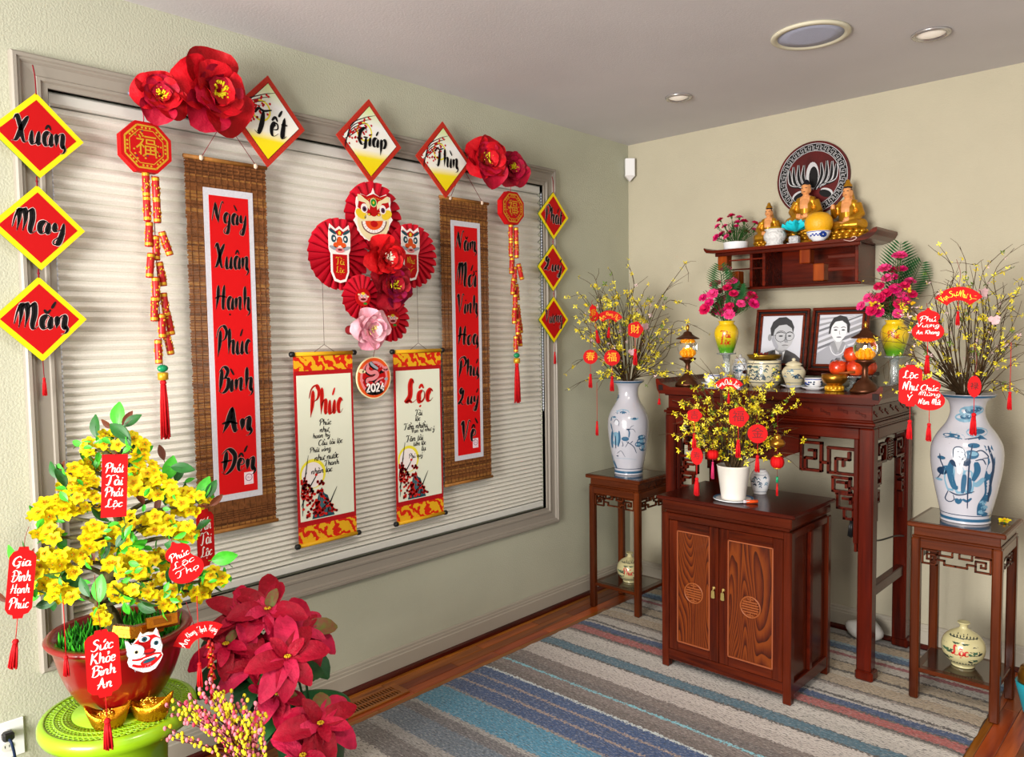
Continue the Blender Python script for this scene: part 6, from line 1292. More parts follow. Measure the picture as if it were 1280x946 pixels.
# riser and framed portraits
rs = thing('altar_riser', 'low dark wooden riser under the two portraits', 'riser', T(1.215, -.16, ZA)); MB().box(-.33, .33, -.07, .07, .055, .075, b=.004).build('board', rosewood('riser', 'x', '140403', '3a0d06'), rs)
for sx in (-1, 1): MB().box(sx*.28-.02, sx*.28+.02, -.06, .06, 0, .055, b=.003).build('foot', rosewood('riser', 'x'), rs)
GREY = [mat('photo_%s' % c, c, .45) for c in ('c4c6d0', '2a2a2e', '8a8c92', 'b0b2b8', '3c3a3c', 'd8dae0', '6a6c74', '1a1a1e', '9a9ca6')]
def portrait(x, label, draw, rz, ref):
    M = T(x, -.185, ZA+.0755)@RZ(rz)@RX(PI/2-math.radians(11)); r = thing('portrait_frame', label, 'picture frame', M, 'framed portraits on the altar'); w, h = .285, .325
    for i, (o0, o1, t) in enumerate(((0, .014, .02), (.014, .024, .012), (.024, .036, .016))):
        mb = MB()
        a, b = o0, o1
        for x0, x1, y0, y1 in ((-w/2+a, w/2-a, a, b), (-w/2+a, w/2-a, h-b, h-a), (-w/2+a, -w/2+b, b, h-b), (w/2-b, w/2-a, b, h-b)): mb.box(x0, x1, y0, y1, 0, t, b=.003)
        mb.build('frame_moulding', (rosewood('frame', 'x', '2a0c08', '6a2412'), M_BLACK, rosewood('frame2', 'x', '3a120a', '7a3018'))[i], r)
    MB().box(-w/2+.034, w/2-.034, .034, h-.034, .002, .005).build('photo_paper', GREY[0], r)
    ik = Ink(); ux = lambda a, b: ((a-.5)*(w-.074), .037+b*(h-.074)); draw(ik, ux, w-.074, h-.074); ik.flat(GREY, 'portrait_print', r, .0056, .0002)
    MB().box(-w/2+.01, w/2-.01, .01, h-.01, -.004, 0).build('back_board', M_BLACK, r); MB().box(-.03, .03, .0, .22, -.012, -.004).build('easel_back', M_BLACK, r)
def man(ik, U, w, h):
    po = lambda pts, m_, l: ik.poly([U(*p) for p in pts], m_, l); e = lambda x, y, a, b, m_, l, rot=0: ik.ell(*U(x, y), a*w, b*h, m_, l, 28, rot)
    po([(0, 0), (1, 0), (1, .1), (.86, .2), (.66, .28), (.3, .28), (.1, .22), (0, .17)], 4, 1); po([(.36, .3), (.62, .3), (.56, .02), (.46, 0), (.4, .1)], 5, 2); po([(.47, .22), (.55, .22), (.57, .0), (.45, .0)], 6, 3); po([(.36, .3), (.3, .2), (.46, .0), (.38, 0), (.22, .2)], 7, 3)
    po([(.36, .42), (.62, .4), (.62, .26), (.5, .2), (.36, .28)], 2, 3); e(.2, .545, .05, .075, 2, 3); po([(.24, .72), (.3, .8), (.5, .86), (.68, .8), (.78, .68), (.8, .52), (.76, .4), (.66, .3), (.54, .26), (.42, .28), (.32, .36), (.25, .5)], 3, 4); po([(.25, .5), (.32, .36), (.42, .28), (.44, .36), (.34, .5), (.3, .66)], 8, 5); po([(.23, .58), (.2, .74), (.26, .88), (.4, .97), (.58, .98), (.72, .9), (.8, .76), (.78, .64), (.74, .74), (.6, .82), (.42, .8), (.32, .72), (.28, .58)], 1, 6)
    for x, sx in ((.48, 1), (.7, .8)): ik.stroke([U(x-.12*sx, .63), U(x, .66), U(x+.1*sx, .63)], .005, 1, 6, pen=0); e(x, .575, .055*sx, .016, 1, 6); ik.ring(*U(x, .57), .028*sx, .0305*sx, 7, 7, 24)
    ik.stroke([U(.59, .58), U(.61, .58)], .002, 7, 7, pen=0); ik.stroke([U(.24, .6), U(.36, .58)], .002, 7, 7, pen=0); po([(.58, .56), (.57, .46), (.6, .43), (.68, .44), (.64, .5), (.63, .57)], 2, 6); ik.stroke([U(.52, .375), U(.6, .385), U(.69, .375)], .004, 4, 7, pen=0); ik.stroke([U(.48, .46), U(.5, .41)], .003, 2, 6, pen=0); ik.stroke([U(.54, .35), U(.62, .35)], .003, 2, 7, pen=0)
def woman(ik, U, w, h):
    po = lambda pts, m_, l: ik.poly([U(*p) for p in pts], m_, l); e = lambda x, y, a, b, m_, l, rot=0: ik.ell(*U(x, y), a*w, b*h, m_, l, 28, rot)
    for k in range(9): y = .15+.12*k; ik.poly([U(0, min(1, max(0, y-.1))), U(0, min(1, y-.05)), U(1, min(1, y+.3)), U(1, min(1, max(0, y+.22)))], (2, 8, 6)[k % 3], 0)
    po([(0, 0), (1, 0), (1, .22), (.8, .34), (.62, .42), (.34, .42), (.14, .3), (0, .22)], 8, 2); po([(.38, .48), (.6, .48), (.62, .38), (.5, .26), (.36, .36)], 3, 3); po([(.3, .42), (.4, .46), (.5, .26), (.44, .2)], 2, 4); po([(.66, .44), (.58, .46), (.5, .26), (.56, .2)], 2, 4)
    e(.48, .68, .19, .2, 5, 4); po([(.32, .62), (.36, .52), (.44, .45), (.52, .45), (.6, .52), (.64, .64)], 5, 5); po([(.24, .6), (.25, .8), (.33, .94), (.48, .99), (.64, .95), (.73, .8), (.72, .62), (.67, .66), (.66, .8), (.54, .88), (.38, .86), (.3, .76), (.28, .62)], 1, 6)
    for x in (.4, .58): ik.stroke([U(x-.06, .735), U(x, .75), U(x+.06, .735)], .004, 4, 6, pen=0); e(x, .69, .042, .014, 7, 6)
    ik.stroke([U(.49, .68), U(.5, .61), U(.52, .6)], .003, 2, 6, pen=0); e(.49, .545, .06, .014, 6, 6); ik.stroke([U(.3, .36), U(.36, .24), (U(.47, .18)), U(.6, .24), U(.66, .38)], .004, 5, 7, pen=0, taper=0)
    for x, y in ((.5, .08), (.66, .14), (.4, .04)): e(x, y, .06, .05, 4, 7); e(x+.03, y+.03, .04, .02, 6, 8)
portrait(1.075, 'framed black and white portrait of a man in glasses and suit', man, .05, 0); portrait(1.372, 'framed black and white portrait of a woman with pearl necklace', woman, -.02, 0)
# incense bowl, jars, cups, brass bowl
q = ap(955, 482, -.33); c = q; ib = thing('incense_bowl', 'large cream and blue cylindrical incense bowl with gold dish on top', 'incense bowl', T(*c)); R = .084; pr = [(0, 0), (R*.86, 0), (R*.88, .012), (R*.97, .02), (R, .03), (R, .115), (R*.97, .125), (R*1.0, .133), (R*.9, .134), (R*.85, .11), (0, .1)]
MB().lathe(pr, 40).build('bowl_body', M_CERAM, ib); MB().lathe([(R*.5, .134), (R*.9, .142), (R*1.02, .16), (R*1.0, .163), (R*.85, .15), (0, .146)], 36).build('gold_dish', mat('gilt_dish', '8a6a1c', .35, .7), ib)
P = Paint(c, pr); random.seed(4)
for k in range(60): a, b = jit(R*.93), random.uniform(.035, .105); P.ik.stroke([(a-.008, b), (a, b+.006), (a+.009, b-.003)], .006, random.choice((0, 0, 1, 2)), 1, n=3, pen=0)
for zz in (.024, .118): P.ik.stroke([(-R*.95+R*1.9*i/16, zz) for i in range(17)], .004, 2, 1, n=1, pen=0, taper=0)
P.done([mat('slate_blue', '2c4450', .35), mat('slate_pale', '6c8480', .35), M_BLUED], ib)
for k in range(7): a = k*.9; MB().tube([(0, 0, .145), (.02*math.cos(a), .02*math.sin(a), .172)], .003, 5).build('incense_stub', mat('stub_red', '7a1a1c', .8), ib)
random.seed(14)
q = ap(992, 485, -.36); jar(q.x, q.y, ZA+.0145, .056, .115, 'lidded cream and blue jar on a saucer beside the incense bowl', cream=True)
q2 = ap(921, 463, -.2); jar(q2.x+.02, -.2, ZA+.02, .045, .12, 'lidded white and blue jar behind the incense bowl', cream=False)
def saucer(x, y, R, label): s = thing('saucer', label, 'saucer', T(x, y, ZA), 'white saucers on the altar'); MB().lathe([(0, 0), (R*.6, 0), (R*.62, .004), (R, .013), (R*.98, .0155), (R*.6, .008), (0, .0075)], 32).build('dish', M_PWH, s); MB().lathe([(R*.9, .0135), (R*.985, .016)], 32, close=False).build('grey_rim', M_BLUEL, s)
def cup(x, y, R, label, z):
    c = V((x, y, z)); r = thing('tea_cup', label, 'cup', T(*c), 'blue and white cups'); pr = [(0, 0), (R*.55, 0), (R*.6, .005), (R*.85, .014), (R*.97, .03), (R, .048), (R*.94, .048), (R*.8, .02), (0, .012)]; MB().lathe(pr, 32).build('cup_body', M_PWH, r); P = Paint(c, pr)
    for k in range(10): a, b = jit(R*.85), random.uniform(.018, .034); P.ik.ell(a, b, .005, .004, k % 2, 1, 8)
    P.ik.stroke([(-R*.9+R*1.8*i/10, .043) for i in range(11)], .004, 0, 1, n=1, pen=0, taper=0); P.done([mat('royal_blue', '1c3c9a', .3), M_BLUED], r)
saucer(q.x, q.y, .062, 'white saucer under the lidded cream jar'); w_ = ap(1017, 488, -.43); saucer(w_.x, w_.y, .058, 'white saucer under the tea cup beside the brass bowl'); cup(w_.x, w_.y, .042, 'blue and white tea cup between the lidded jar and brass bowl', ZA+.0085)
w2 = ap(890, 481, -.40); saucer(w2.x, w2.y, .058, 'white saucer behind the red fan tag on the sprigs'); cup(w2.x, w2.y, .042, 'blue and white tea cup behind the red fan tag', ZA+.0085)
MB_ = thing('tray', 'small pale tray under the incense bowl', 'tray', T(c.x, c.y, ZA)) if False else None
b_ = ap(1043, 489, -.445); bb = thing('brass_bowl', 'shiny brass singing bowl on a gold lotus foot', 'bowl', T(*b_))
MB().lathe([(0, .026), (.03, .026), (.05, .04), (.058, .058), (.058, .08), (.054, .08), (.052, .06), (.03, .036), (0, .034)], 36).build('bowl', M_BRASS, bb)
mb = MB().lathe([(0, 0), (.04, 0), (.044, .006), (.034, .014), (.032, .026), (0, .026)], 28)
for k in range(12): a = 2*PI*k/12; mb.ball((.035*math.cos(a), .035*math.sin(a), .014), (.01, .01, .012), 8, 6)
mb.build('lotus_foot', mat('foot_gold', 'd8a020', .35, .4), bb); MB().tube([(.02, .0, .083), (.085, .02, .09)], [.004, .007], 8).build('striker', mat('striker_wood', '8a4a20', .5), bb)
# apples on a glass stand
a_ = ap(1067, 470, -.345); a_.x -= .005; gs = thing('glass_cake_stand', 'clear glass footed plate under the red apples', 'glass stand', T(*a_)); MB().lathe([(0, 0), (.05, 0), (.052, .004), (.02, .01), (.012, .03), (.02, .056), (.1, .064), (.104, .068), (.1, .07), (0, .068)], 36).build('footed_plate', mat('stand_glass', 'e8f0f0', .05, trans=.85), gs)
M_APP = mat('apple_skin', 'b01408', .25, scale=14, col2='d8501c', coat=.4)
for i, (dx, dy, dz) in enumerate(((-.05, -.045, 0), (.03, -.055, 0), (.06, .02, 0), (-.035, .04, 0), (.0, -.01, .062), (.115, -.02, -.0))):
    if i == 5: continue
    o = thing('apple', ['red apple of the pile beside the brass bowl', 'red apple of the pile right behind the lamp stem', 'red apple of the pile beside the carnation vase', 'red apple of the pile against the woman portrait', 'topmost red apple of the pile on the glass stand'][i], 'apple', T(a_.x+dx, a_.y+dy, ZA+.0705+dz)@RX(jit(.3)), 'apples on the glass stand'); R = .04
    MB().lathe([(0, R*.15), (R*.3, .0), (R*.62, R*.1), (R*.95, R*.6), (R, R*1.05), (R*.85, R*1.5), (R*.5, R*1.75), (R*.2, R*1.7), (0, R*1.55)], 24).build('skin', M_APP, o); MB().tube([(0, 0, R*1.5), (.003, 0, R*1.95)], .0015, 5).build('stem', M_BRN, o)
# flower arrangements in yellow-green vases on glass pedestals
def yg():
    m = mat('yellow_green_glaze', 'd8c020', .2, coat=.5); nt = m.node_tree; N = nt.nodes.new; L = nt.links.new; tc = N('ShaderNodeTexCoord'); sx = N('ShaderNodeSeparateXYZ'); L(tc.outputs['Object'], sx.inputs[0]); mr = N('ShaderNodeMapRange'); mr.inputs['From Max'].default_value = .16; L(sx.outputs['Z'], mr.inputs[0]); r = N('ShaderNodeValToRGB'); L(mr.outputs[0], r.inputs[0])
    r.color_ramp.elements[0].color = lin('4a8a1c')+(1,); r.color_ramp.elements[1].color = lin('dcb818')+(1,); r.color_ramp.elements[0].position = .15; r.color_ramp.elements[1].position = .6; L(r.outputs[0], nt.nodes['Principled BSDF'].inputs['Base Color']); return m
M_YG2 = yg(); M_CAR = [mat('carnation_'+c_, c_, .6, var=.15, scale=40) for c_ in ('d01468', 'e23c80', 'c40e4c')]; M_STG = mat('stem_green', '2c5a22', .55, var=.3, scale=40)
def carnation(R, m_, seed):
    random.seed(seed); mb = MB()
    for lv, (n, rr, zz) in enumerate(((9, 1, .1), (8, .75, .35), (6, .45, .55))):
        for k in range(n):
            ph = random.random()*6
            def fn(u, v): w = R*.42*(.2+.8*v); return (u*w, R*rr*v*(1-.06*math.cos(9*u+ph)), R*(zz*v+.1*math.sin(8*u+ph)*v))
            mb.sheet(None, 4, 2, fn, 0, RZ(2*PI*k/n+lv*.4+jit(.2)))
    mb.lathe([(0, -R*.7), (R*.18, -R*.65), (R*.28, -R*.1), (R*.15, R*.05)], 8, 1); return mb.mesh('carnation', [m_, M_STG])
CM = [carnation(.029, m_, 90+i) for i, m_ in enumerate(M_CAR)]; random.seed(15)
def arrangement(vx, vy, zs, fl, label, palm, sc, spray, foot, vlabel, slabel, ox, oy, word, extra=()):
    c = V((vx, vy, zs)); gsd = thing('glass_pedestal', slabel, 'pedestal', T(vx, vy, ZA), 'glass pedestals'); hgt = zs-ZA; MB().lathe([(0, 0), (.04, 0), (.042, .006), (.02, .012), (.014, hgt*.4), (.02, hgt*.55), (.014, hgt*.7), (.022, hgt-.01), (.05, hgt-.006), (.05, hgt-.0002), (0, hgt-.0002)], 24).build('pedestal_body', mat('pedestal_glass', 'd0d8d8', .08, trans=.7), gsd)
    v = thing('flower_vase', vlabel, 'vase', T(*c), 'yellow and green vases'); pr = [(0, 0), (.034, 0), (.036, .006), (.045, .03), (.06, .085), (.061, .115), (.05, .14), (.038, .152), (.042, .165), (.046, .168), (.04, .168), (.034, .152), (0, .13)]
    MB().lathe(smooth_prof(pr[:10], 3)+pr[10:], 36).build('vase_body', M_YG2, v); P = Paint(c, pr)
    for i, wd in enumerate(word): P.ik.text(wd, -.004, .1-.042*i, .05, .038, .2, 0, 1, n=4)
    P.done([mat('vase_red', 'b0200c', .3)], v)
    r = thing('carnation_arrangement', label, 'flowers', T(vx, vy, zs+.16), 'pink carnation arrangements'); B = V((vx, vy, zs+.16)); D = depth_of(B)
    for i, (fx, fy) in enumerate(fl):
        p = at(ox+fx/sc, oy+fy/sc, D+jit(.05)-.02); p.y = min(p.y, -.04); p = p-B; d = (p+V((0, -.08, .05))+(CAM-B).normalized()*.1).normalized()
        MB().tube(catmull([V((jit(.015), jit(.015), -.03)), p*.5+V((0, 0, .02)), p-d*.015], 4), .0015, 4).build('stem', M_STG, r); inst(CM[i % 3], 'carnation', r, T(*p)@d.to_track_quat('Z', 'Y').to_matrix().to_4x4()@RZ(random.random()*6)@Mx.Scale(random.uniform(.75, 1.1), 4))
    for k in range(80):
        fx, fy = random.choice(fl); p = at(ox+fx/sc+jit(9), oy+fy/sc+jit(9), D+jit(.06)); p.y = min(p.y, -.04); p = p-B; mb = MB().tube([p*.4, p*.8, p], (.0012, .0006), 4); e = p-p*.75
        for q in range(6): s = p*.6+(p*.4)*q/6; t = s+V((jit(.022), jit(.022), .012)); mb.tube([s, t], [.0022, .0004], 3)
        mb.build('greenery', M_STG, r)
    for px, py, ang, L_ in palm:
        p0 = at(px, py, D+(-.02 if vx < 1 else .06)); p0.y = min(p0.y, -.05); up = (_r*math.sin(ang)+_u*math.cos(ang)); rt = (_r*math.cos(ang)-_u*math.sin(ang)); mb = MB(); p0 = p0-B; mb.tube([p0, p0+up*L_], (.002, .0008), 4)
        for q in range(17):
            for s in (-1, 1):
                a = p0+up*L_*(q/17); l = L_*(.4)*math.sin(PI*(.15+.8*q/17))+.012; t = a+(rt*s*.85+up*.55)*l; n_ = up*.0055; m_ = (a+t)/2; mb.add([a, m_+n_, t, m_-n_], [(0, 1, 2, 3)])
        if (B+p0).y < 0: mb.build('palm_leaf', mat('palm_green', '1c5226', .5), r)
    for fx, fy in extra:
        p = at(ox+fx/sc, oy+fy/sc, D-.1)-B; mb = MB()
        for q in range(5): mb.ball((p.x+jit(.012), p.y+jit(.012), p.z+jit(.012)), (.008, .008, .006), 6, 4)
        mb.build('small_filler_flower', mat('filler_yellow', 'd8a818', .6), r)
p = on(1, -.365, 908, 441); arrangement(p.x, -.365, p.z, [(280, 208), (266, 255), (365, 252), (222, 272), (310, 280), (230, 325), (312, 338), (372, 325), (452, 262), (460, 300), (355, 195), (335, 225), (330, 140), (340, 265), (380, 265), (280, 335), (300, 300), (345, 310), (250, 295), (400, 300), (300, 240), (420, 280), (345, 350)], 'pink carnations and palm leaf in the yellow vase beside the incense bowl', [(904, 380, -.08, .21), (912, 384, .45, .14)], 3.765, 0, 0, 'yellow and green vase lettered Tài Lộc in red', 'short clear glass pedestal under the lettered yellow vase', 820, 300, ['Tài', 'Lộc'])
p = on(1, -.25, 1126, 445); arrangement(min(p.x, 1.66), -.25, p.z, [(1137, 75), (1075, 135), (1125, 145), (1158, 138), (1195, 195), (1050, 218), (1125, 230), (1000, 272), (1050, 275), (1115, 275), (965, 310), (1015, 330), (1175, 285), (1108, 322), (1205, 255), (1120, 175), (1150, 75), (1085, 250), (1080, 300), (1150, 255), (1145, 300), (1030, 300), (1090, 180), (1170, 215), (1050, 340), (1140, 345)], 'pink carnations with a tall palm leaf behind the bronze lamp', [(1118, 370, .12, .26), (1128, 378, .45, .22)], 3.765, 0, 0, 'yellow and green vase behind the apples, mostly hidden by yellow sprigs', 'short clear glass pedestal behind the apples', 820, 300, ['Phúc'], ((1185, 235), (1215, 300), (1020, 305), (1170, 325)))
# ------------------------------------------------------------ wall shelf pieces
ZS = 2.0065
def sp_(px, y): return on(1, y, px, 300).x
M_GILT = mat('gilt', 'b8821c', .3, .65, var=.2, scale=20); M_SKIN = mat('statue_skin', 'd8945c', .45); M_HAIR = mat('statue_hair', '141420', .5)
def fuse(mb, voxel, mats, pick, name, parent, M=ID):
    me = mb.mesh('fuse', mats); o = bpy.data.objects.new('fuse', me); COL.objects.link(o); md = o.modifiers.new('r', 'REMESH'); md.mode = 'VOXEL'; md.voxel_size = voxel; sm = o.modifiers.new('s', 'SMOOTH'); sm.iterations = 2
    dg = bpy.context.evaluated_depsgraph_get(); nm = bpy.data.meshes.new_from_object(o.evaluated_get(dg)); bpy.data.objects.remove(o); nm.materials.clear()
    for m_ in mats: nm.materials.append(m_)
    for p in nm.polygons: p.material_index = pick(p.center); p.use_smooth = True
    return inst(nm, name, parent, M)
def statue(x, y, z, s, rz, label, crown, lift, ped):
    r = thing('buddha_statue', label, 'statue', T(x, y, z)@RZ(rz), 'gilded statues on the wall shelf'); b = MB()
    b.lathe([(0, 0), (.4, 0), (.42, .03), (.36, .06), (.33, .1), (.36, .15), (.4, .18), (.36, .2), (0, .2)], 28, 0, Mx.Scale(s, 4)@Mx.Diagonal((.88, .66, ped, 1)))
    for row, (zz, n, rr) in enumerate(((.17, 16, .38), (.07, 16, .38), (.12, 14, .35))):
        for k in range(n): a = 2*PI*(k+.5*row)/n; b.ball((s*rr*.88*math.cos(a), s*rr*.66*math.sin(a), s*zz*ped), (s*.075, s*.06, s*.05), 8, 6)
    b.build('lotus_base', M_GILT, r); zb = .19*ped
    B = MB(); hand = (0, -.24, .22)
    B.tube([(0, .04, .05), (0, .04, .25), (0, .03, .45), (0, .02, .56)], [.22, .2, .2, .13], 14); B.tube([(-.2, .02, .52), (0, .02, .56), (.2, .02, .52)], [.09, .11, .09], 10)
    for q in (-1, 1):
        B.tube([(q*.12, .05, .1), (q*.38, -.1, .1), (q*.3, -.2, .1), (-q*.06, -.26, .1)], [.13, .12, .1, .07], 10)
        if lift and q == -1: B.tube([(q*.22, .02, .52), (q*.3, -.03, .34), (q*.27, -.16, .46), (q*.26, -.18, .54)], [.09, .085, .055, .04], 10)
        else: B.tube([(q*.22, .02, .52), (q*.31, -.02, .32), (q*.2, -.17, .22), (q*.02, -.24, .21)], [.09, .095, .07, .045], 10)
    B.tube([(0, .01, .55), (0, 0, .68)], .06, 10); B.ball((0, -.015, .77), (.1, .115, .135), 18, 14); B.ball((0, -.13, .76), (.018, .02, .03), 8, 6)
    for q in (-1, 1): B.ball((q*.1, .0, .75), (.02, .03, .06), 8, 6)
    if crown: B.ball((0, .01, .89), (.1, .1, .075), 14, 10); B.ball((0, -.0, .97), (.055, .05, .06), 10, 8); B.tube([(0, .1, .84), (0, .13, .6), (0, .16, .2)], [.07, .13, .18], 10)
    else: B.ball((0, .025, .83), (.112, .115, .095), 16, 12); B.ball((0, .02, .925), (.06, .06, .045), 12, 8)
    def pick(c):
        x_, y_, z_ = c.x/s, c.y/s, c.z/s
        if z_ > .62 and abs(x_) < .13:
            if crown: return 0 if (z_ > .88 or y_ > .05) else (2 if (z_ > .845 or (abs(x_) > .085 and z_ > .8)) else 1)
            return 2 if (z_ > .85 or y_ > .045 or (y_ > .0 and z_ > .78)) else 1
        if y_ < -.02 and abs(x_) < .085*(1+(z_-.36)*1.4) and .36 < z_ < .64: return 1
        if (V((x_, y_, z_))-V((0, -.25, .21))).length < .1 or (abs(x_) < .13 and -.32 < y_ < -.2 and .17 < z_ < .27): return 1
        if lift and x_ < -.2 and z_ > .45 and y_ < -.13: return 1
        return 0
    B.v = [tuple(V(v)*s) for v in B.v]; fuse(B, s*.017, [M_GILT, M_SKIN, M_HAIR], pick, 'figure', r, T(0, 0, s*zb)@Mx.Diagonal((.86, 1, 1, 1)))
    mb = MB()
    for q in (-1, 1): mb.box(q*s*.04-s*.018, q*s*.04+s*.018, -s*.128, -s*.118, s*(zb+.775), s*(zb+.785))
    mb.box(-s*.022, s*.022, -s*.134, -s*.12, s*(zb+.7), s*(zb+.708)); mb.build('painted_features', M_HAIR, r)
    return r
statue(sp_(1007, -.095), -.095, ZS, .255, .08, 'seated gilded statue with dark hair on a tall lotus base, tallest of the three', False, False, 2.0)
statue(sp_(961, -.1), -.1, ZS, .205, .15, 'crowned gilded statue beside the carnation dish', True, False, 1.0); statue(sp_(1059, -.11), -.11, ZS, .25, .02, 'crowned gilded statue with raised hand beside the pomelo', True, True, 1.15)
# lotus disc on the wall
M = T(1.172, -.003, 2.366)@BWR; ld = thing('lotus_disc', 'round dark red plaque with silver key border and lotus behind the statues', 'wall plaque', M); MB().prism(ngon(64, .192), 0, .012).build('disc', mat('lacquer_red', '4a0808', .5, var=.6, scale=6), ld)
ik = Ink(); ik.ring(0, 0, .142, .178, 0, 0, 64); n = 24
for k in range(n):
    def pc(t, rr): a = 2*PI*(k+t)/n; return (rr*math.cos(a), rr*math.sin(a))
    ik.stroke([pc(.0, .147), pc(.0, .172), pc(.55, .172), pc(.55, .156), pc(.28, .156)], .0028, 1, 1, n=1, pen=0, taper=0, smooth=False); ik.stroke([pc(.28, .165), pc(.8, .165) if False else pc(.28, .156), pc(.28, .147), pc(.85, .147), pc(.85, .165), pc(.72, .165)], .0028, 1, 1, n=1, pen=0, taper=0, smooth=False)
ik.ring(0, 0, .14, .1425, 1, 1, 64); ik.ring(0, 0, .178, .181, 1, 1, 64)
for q in (-1, 1):
    for i, (bx, cx_, tx, ty) in enumerate(((.012, .05, .045, .075), (.03, .075, .075, .08), (.045, .1, .102, .074), (.06, .122, .124, .058))):
        P4 = [(q*bx, -.06+.008*i), (q*(cx_-.012), -.02), (q*cx_, .02), (q*tx, ty)]
        ik.stroke(P4, .024, 0, 1, pen=0, taper=.5); ik.stroke([(a_+q*.009*(1-.6*(j == 3)), b_) for j, (a_, b_) in enumerate(P4)], .0045, 1, 2, pen=0, taper=.4); ik.stroke([(a_-q*.009*(1-.6*(j == 3)), b_) for j, (a_, b_) in enumerate(P4)], .0026, 1, 2, pen=0, taper=.4)
ik.ell(0, .015, .034, .07, 1, 2); ik.ell(.006, .005, .024, .056, 0, 3); ik.ell(.075, -.078, .034, .018, 1, 2, rot=-.4); ik.ell(.068, -.086, .034, .018, 0, 3, rot=-.4); ik.ell(-.075, -.078, .034, .018, 1, 2, rot=.4); ik.ell(-.068, -.086, .034, .018, 0, 3, rot=.4)
ik.flat([M_BLK, mat('silver_inlay', 'c4c4c8', .3, .3)], 'silver_inlay', ld, .0126)
# dish of carnations
x, y = sp_(920, -.2), -.2; dsh = thing('flower_dish', 'low white oval dish of pink carnations on the shelf end', 'dish', T(x, y, ZS)); MB().lathe([(0, 0), (.058, 0), (.064, .008), (.066, .038), (.068, .042), (.06, .042), (.056, .014), (0, .012)], 36).build('dish_body', M_PWH, dsh)
ar = thing('carnation_cushion', 'low mound of pink carnations and green sprigs in the white dish', 'flowers', T(x, y, ZS+.03)); B = V((x, y, ZS+.03)); D = depth_of(B)
for i, (px, py) in enumerate(((902, 293), (908, 296), (914, 270), (922, 278), (924, 272), (930, 277), (895, 297), (912, 291), (944, 279), (943, 288), (897, 283), (900, 275), (920, 283), (906, 283), (933, 290))):
    p = at(px, py, D+jit(.03))-B; p.z = max(p.z, .02); d = (p+V((0, -.05, .04))).normalized(); MB().tube([V((p.x*.3, p.y*.3, -.01)), p*.6, p-d*.01], .0012, 4).build('stem', M_STG, ar); inst(CM[i % 3], 'carnation', ar, T(*p)@d.to_track_quat('Z', 'Y').to_matrix().to_4x4()@Mx.Scale(random.uniform(.55, .85), 4))
for k in range(46):
    a = random.random()*PI; p = V((.12*math.cos(a)*random.uniform(.5, 1), jit(.06), .03+.11*math.sin(a)*random.uniform(.6, 1))); mb = MB().tube([p*.25, p*.7, p], (.0014, .0006), 4)
    for q in range(5): s_ = p*(.55+.09*q); mb.tube([s_, s_+V((jit(.014), jit(.014), .014))], [.002, .0004], 3)
    mb.build('greenery', M_STG, ar)
# white incense pot, small cup, turquoise lotus, bowl with pomelo
x, y = sp_(968, -.24), -.235; wp = thing('incense_pot', 'small white embossed incense pot with yellow sand on the shelf', 'incense pot', T(x, y, ZS)); MB().lathe(smooth_prof([(0, 0), (.045, 0), (.046, .008), (.04, .016), (.052, .034), (.056, .052), (.05, .068), (.044, .074), (.05, .082), (.053, .085), (.048, .086), (.042, .078), (0, .076)], 2), 36).build('pot_body', mat('embossed_white', 'd4d4d4', .35, bump=.9, bscale=90, var=.12, scale=90), wp); MB().ball((0, 0, .078), (.042, .042, .024), 20, 10).build('sand', mat('yellow_sand', 'b89018', .8, bump=.5, bscale=200), wp)
x = sp_(993, -.255); sc_ = thing('incense_cup', 'tiny white and grey square incense cup below the turquoise lotus', 'cup', T(x, -.255, ZS)); MB().box(-.024, .024, -.02, .02, .004, .04, b=.006).build('cup_body', mat('embossed_grey', 'b8b8bc', .4, bump=.8, bscale=120, var=.35, scale=110), sc_); MB().box(-.03, .03, -.025, .025, 0, .005, b=.002).build('foot', M_PWH, sc_); MB().tube([(0, 0, .04), (0, 0, .052)], .006, 8).build('stopper', M_BRASS, sc_)
x = sp_(994, -.2); lo = thing('lotus_candle', 'bright turquoise lotus flower on a small stem on the shelf', 'lotus', T(x, -.195, ZS)@Mx.Scale(1.35, 4)); M_TQ = mat('turquoise', '1cc4d4', .5); MB().lathe([(0, 0), (.03, 0), (.03, .006), (.008, .012), (.008, .05), (0, .052)], 16).build('stem', M_BRASS, lo)
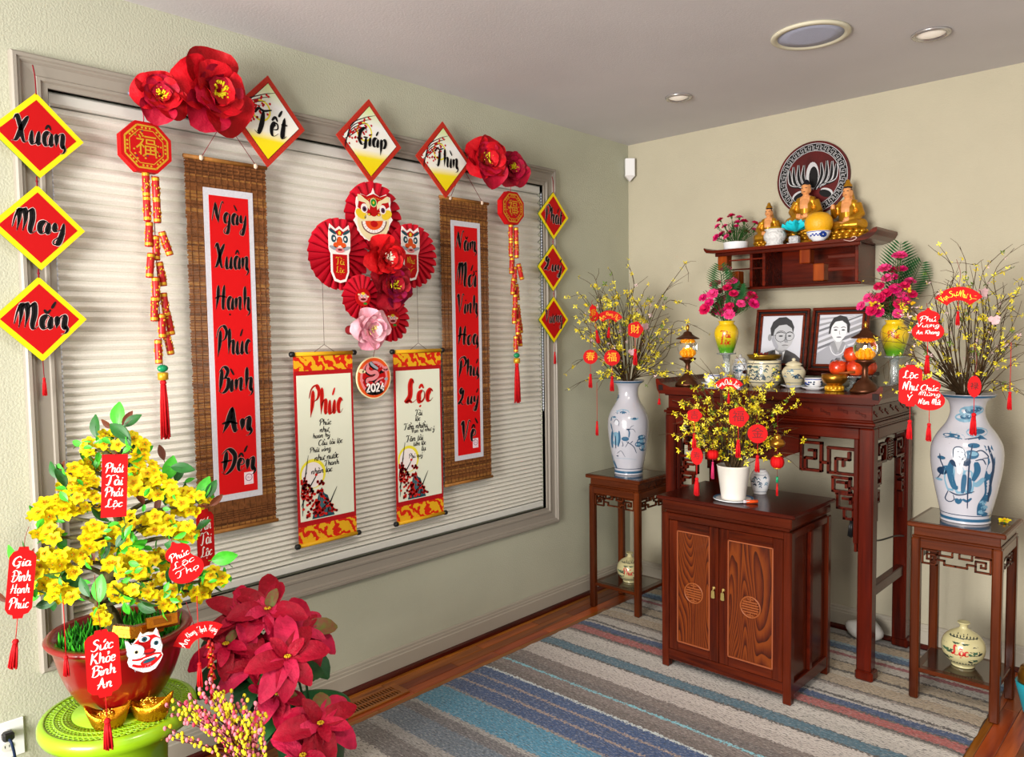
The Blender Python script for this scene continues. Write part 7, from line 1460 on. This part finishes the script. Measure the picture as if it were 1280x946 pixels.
for lv, (n, el, l) in enumerate(((9, .25, .055), (8, .65, .05), (6, 1.05, .042))):
    for k in range(n):
        def fn(u, v): return (u*l*.3*math.sin(PI*min(1, .08+.9*v)), l*v, .35*l*u*u*v-.0*v)
        MB().sheet(None, 3, 5, fn, 0, T(0, 0, .05)@RZ(2*PI*k/n+lv*.35)@RX(el)).build('petal', M_TQ, lo)
x = sp_(1023, -.24); bw = thing('offering_bowl', 'white bowl with blue flower holding the pomelo', 'bowl', T(x, -.238, ZS)); pr = [(0, 0), (.026, 0), (.028, .008), (.045, .022), (.055, .042), (.058, .052), (.054, .052), (.04, .026), (0, .016)]; MB().lathe(pr, 36).build('bowl_body', M_PWH, bw); P = Paint((x, -.238, ZS), pr)
for k in range(9): a = k*.7; P.ik.ell(.02+.01*math.cos(a), .033+.008*math.sin(a), .007, .006, k % 2, 1, 8)
for k in range(6): P.ik.ell(-.035+.01*k*.8, .03+.006*(k % 2), .005, .004, 0, 1, 8)
P.ik.stroke([(-.05+.1*i/10, .048) for i in range(11)], .003, 0, 1, n=1, pen=0, taper=0); P.done([mat('royal_blue', '1c3c9a', .3), M_BLUED], bw)
pm = thing('pomelo', 'large yellow pomelo sitting in the blue and white bowl', 'fruit', T(x, -.238, ZS+.0255)); MB().lathe(smooth_prof([(0, .0), (.03, .006), (.055, .03), (.066, .06), (.062, .09), (.042, .113), (.015, .122), (0, .121)], 3), 32).build('skin', mat('pomelo_skin', 'e0a414', .4, bump=.3, bscale=160), pm); MB().lathe([(0, .12), (.005, .121), (.004, .125), (0, .126)], 8).build('stem_end', M_BRN, pm)
# teal pot at the edge of the room, fallen blossom
p = on(2, 0, 1296, 893); tp = thing('teal_pot', 'turquoise glazed pot at the wall beyond the plant stand', 'pot', T(p.x, p.y, 0)); MB().lathe([(0, 0), (.045, 0), (.05, .01), (.072, .1), (.078, .13), (.074, .134), (.066, .11), (0, .1)], 32).build('pot_body', mat('teal_glaze', '1c8fa0', .25, coat=.4), tp); MB().lathe([(.066, .1), (.07, .15), (.06, .19), (.03, .2), (0, .2)], 24).build('gold_foil', M_BRASS, tp)
fb = inst(BM[1], 'fallen_blossom', None, T(2.15, -.43, .778)@RX(.2)); tag(fb, 'single yellow blossom fallen on the stand top beside the old man vase', 'blossom')
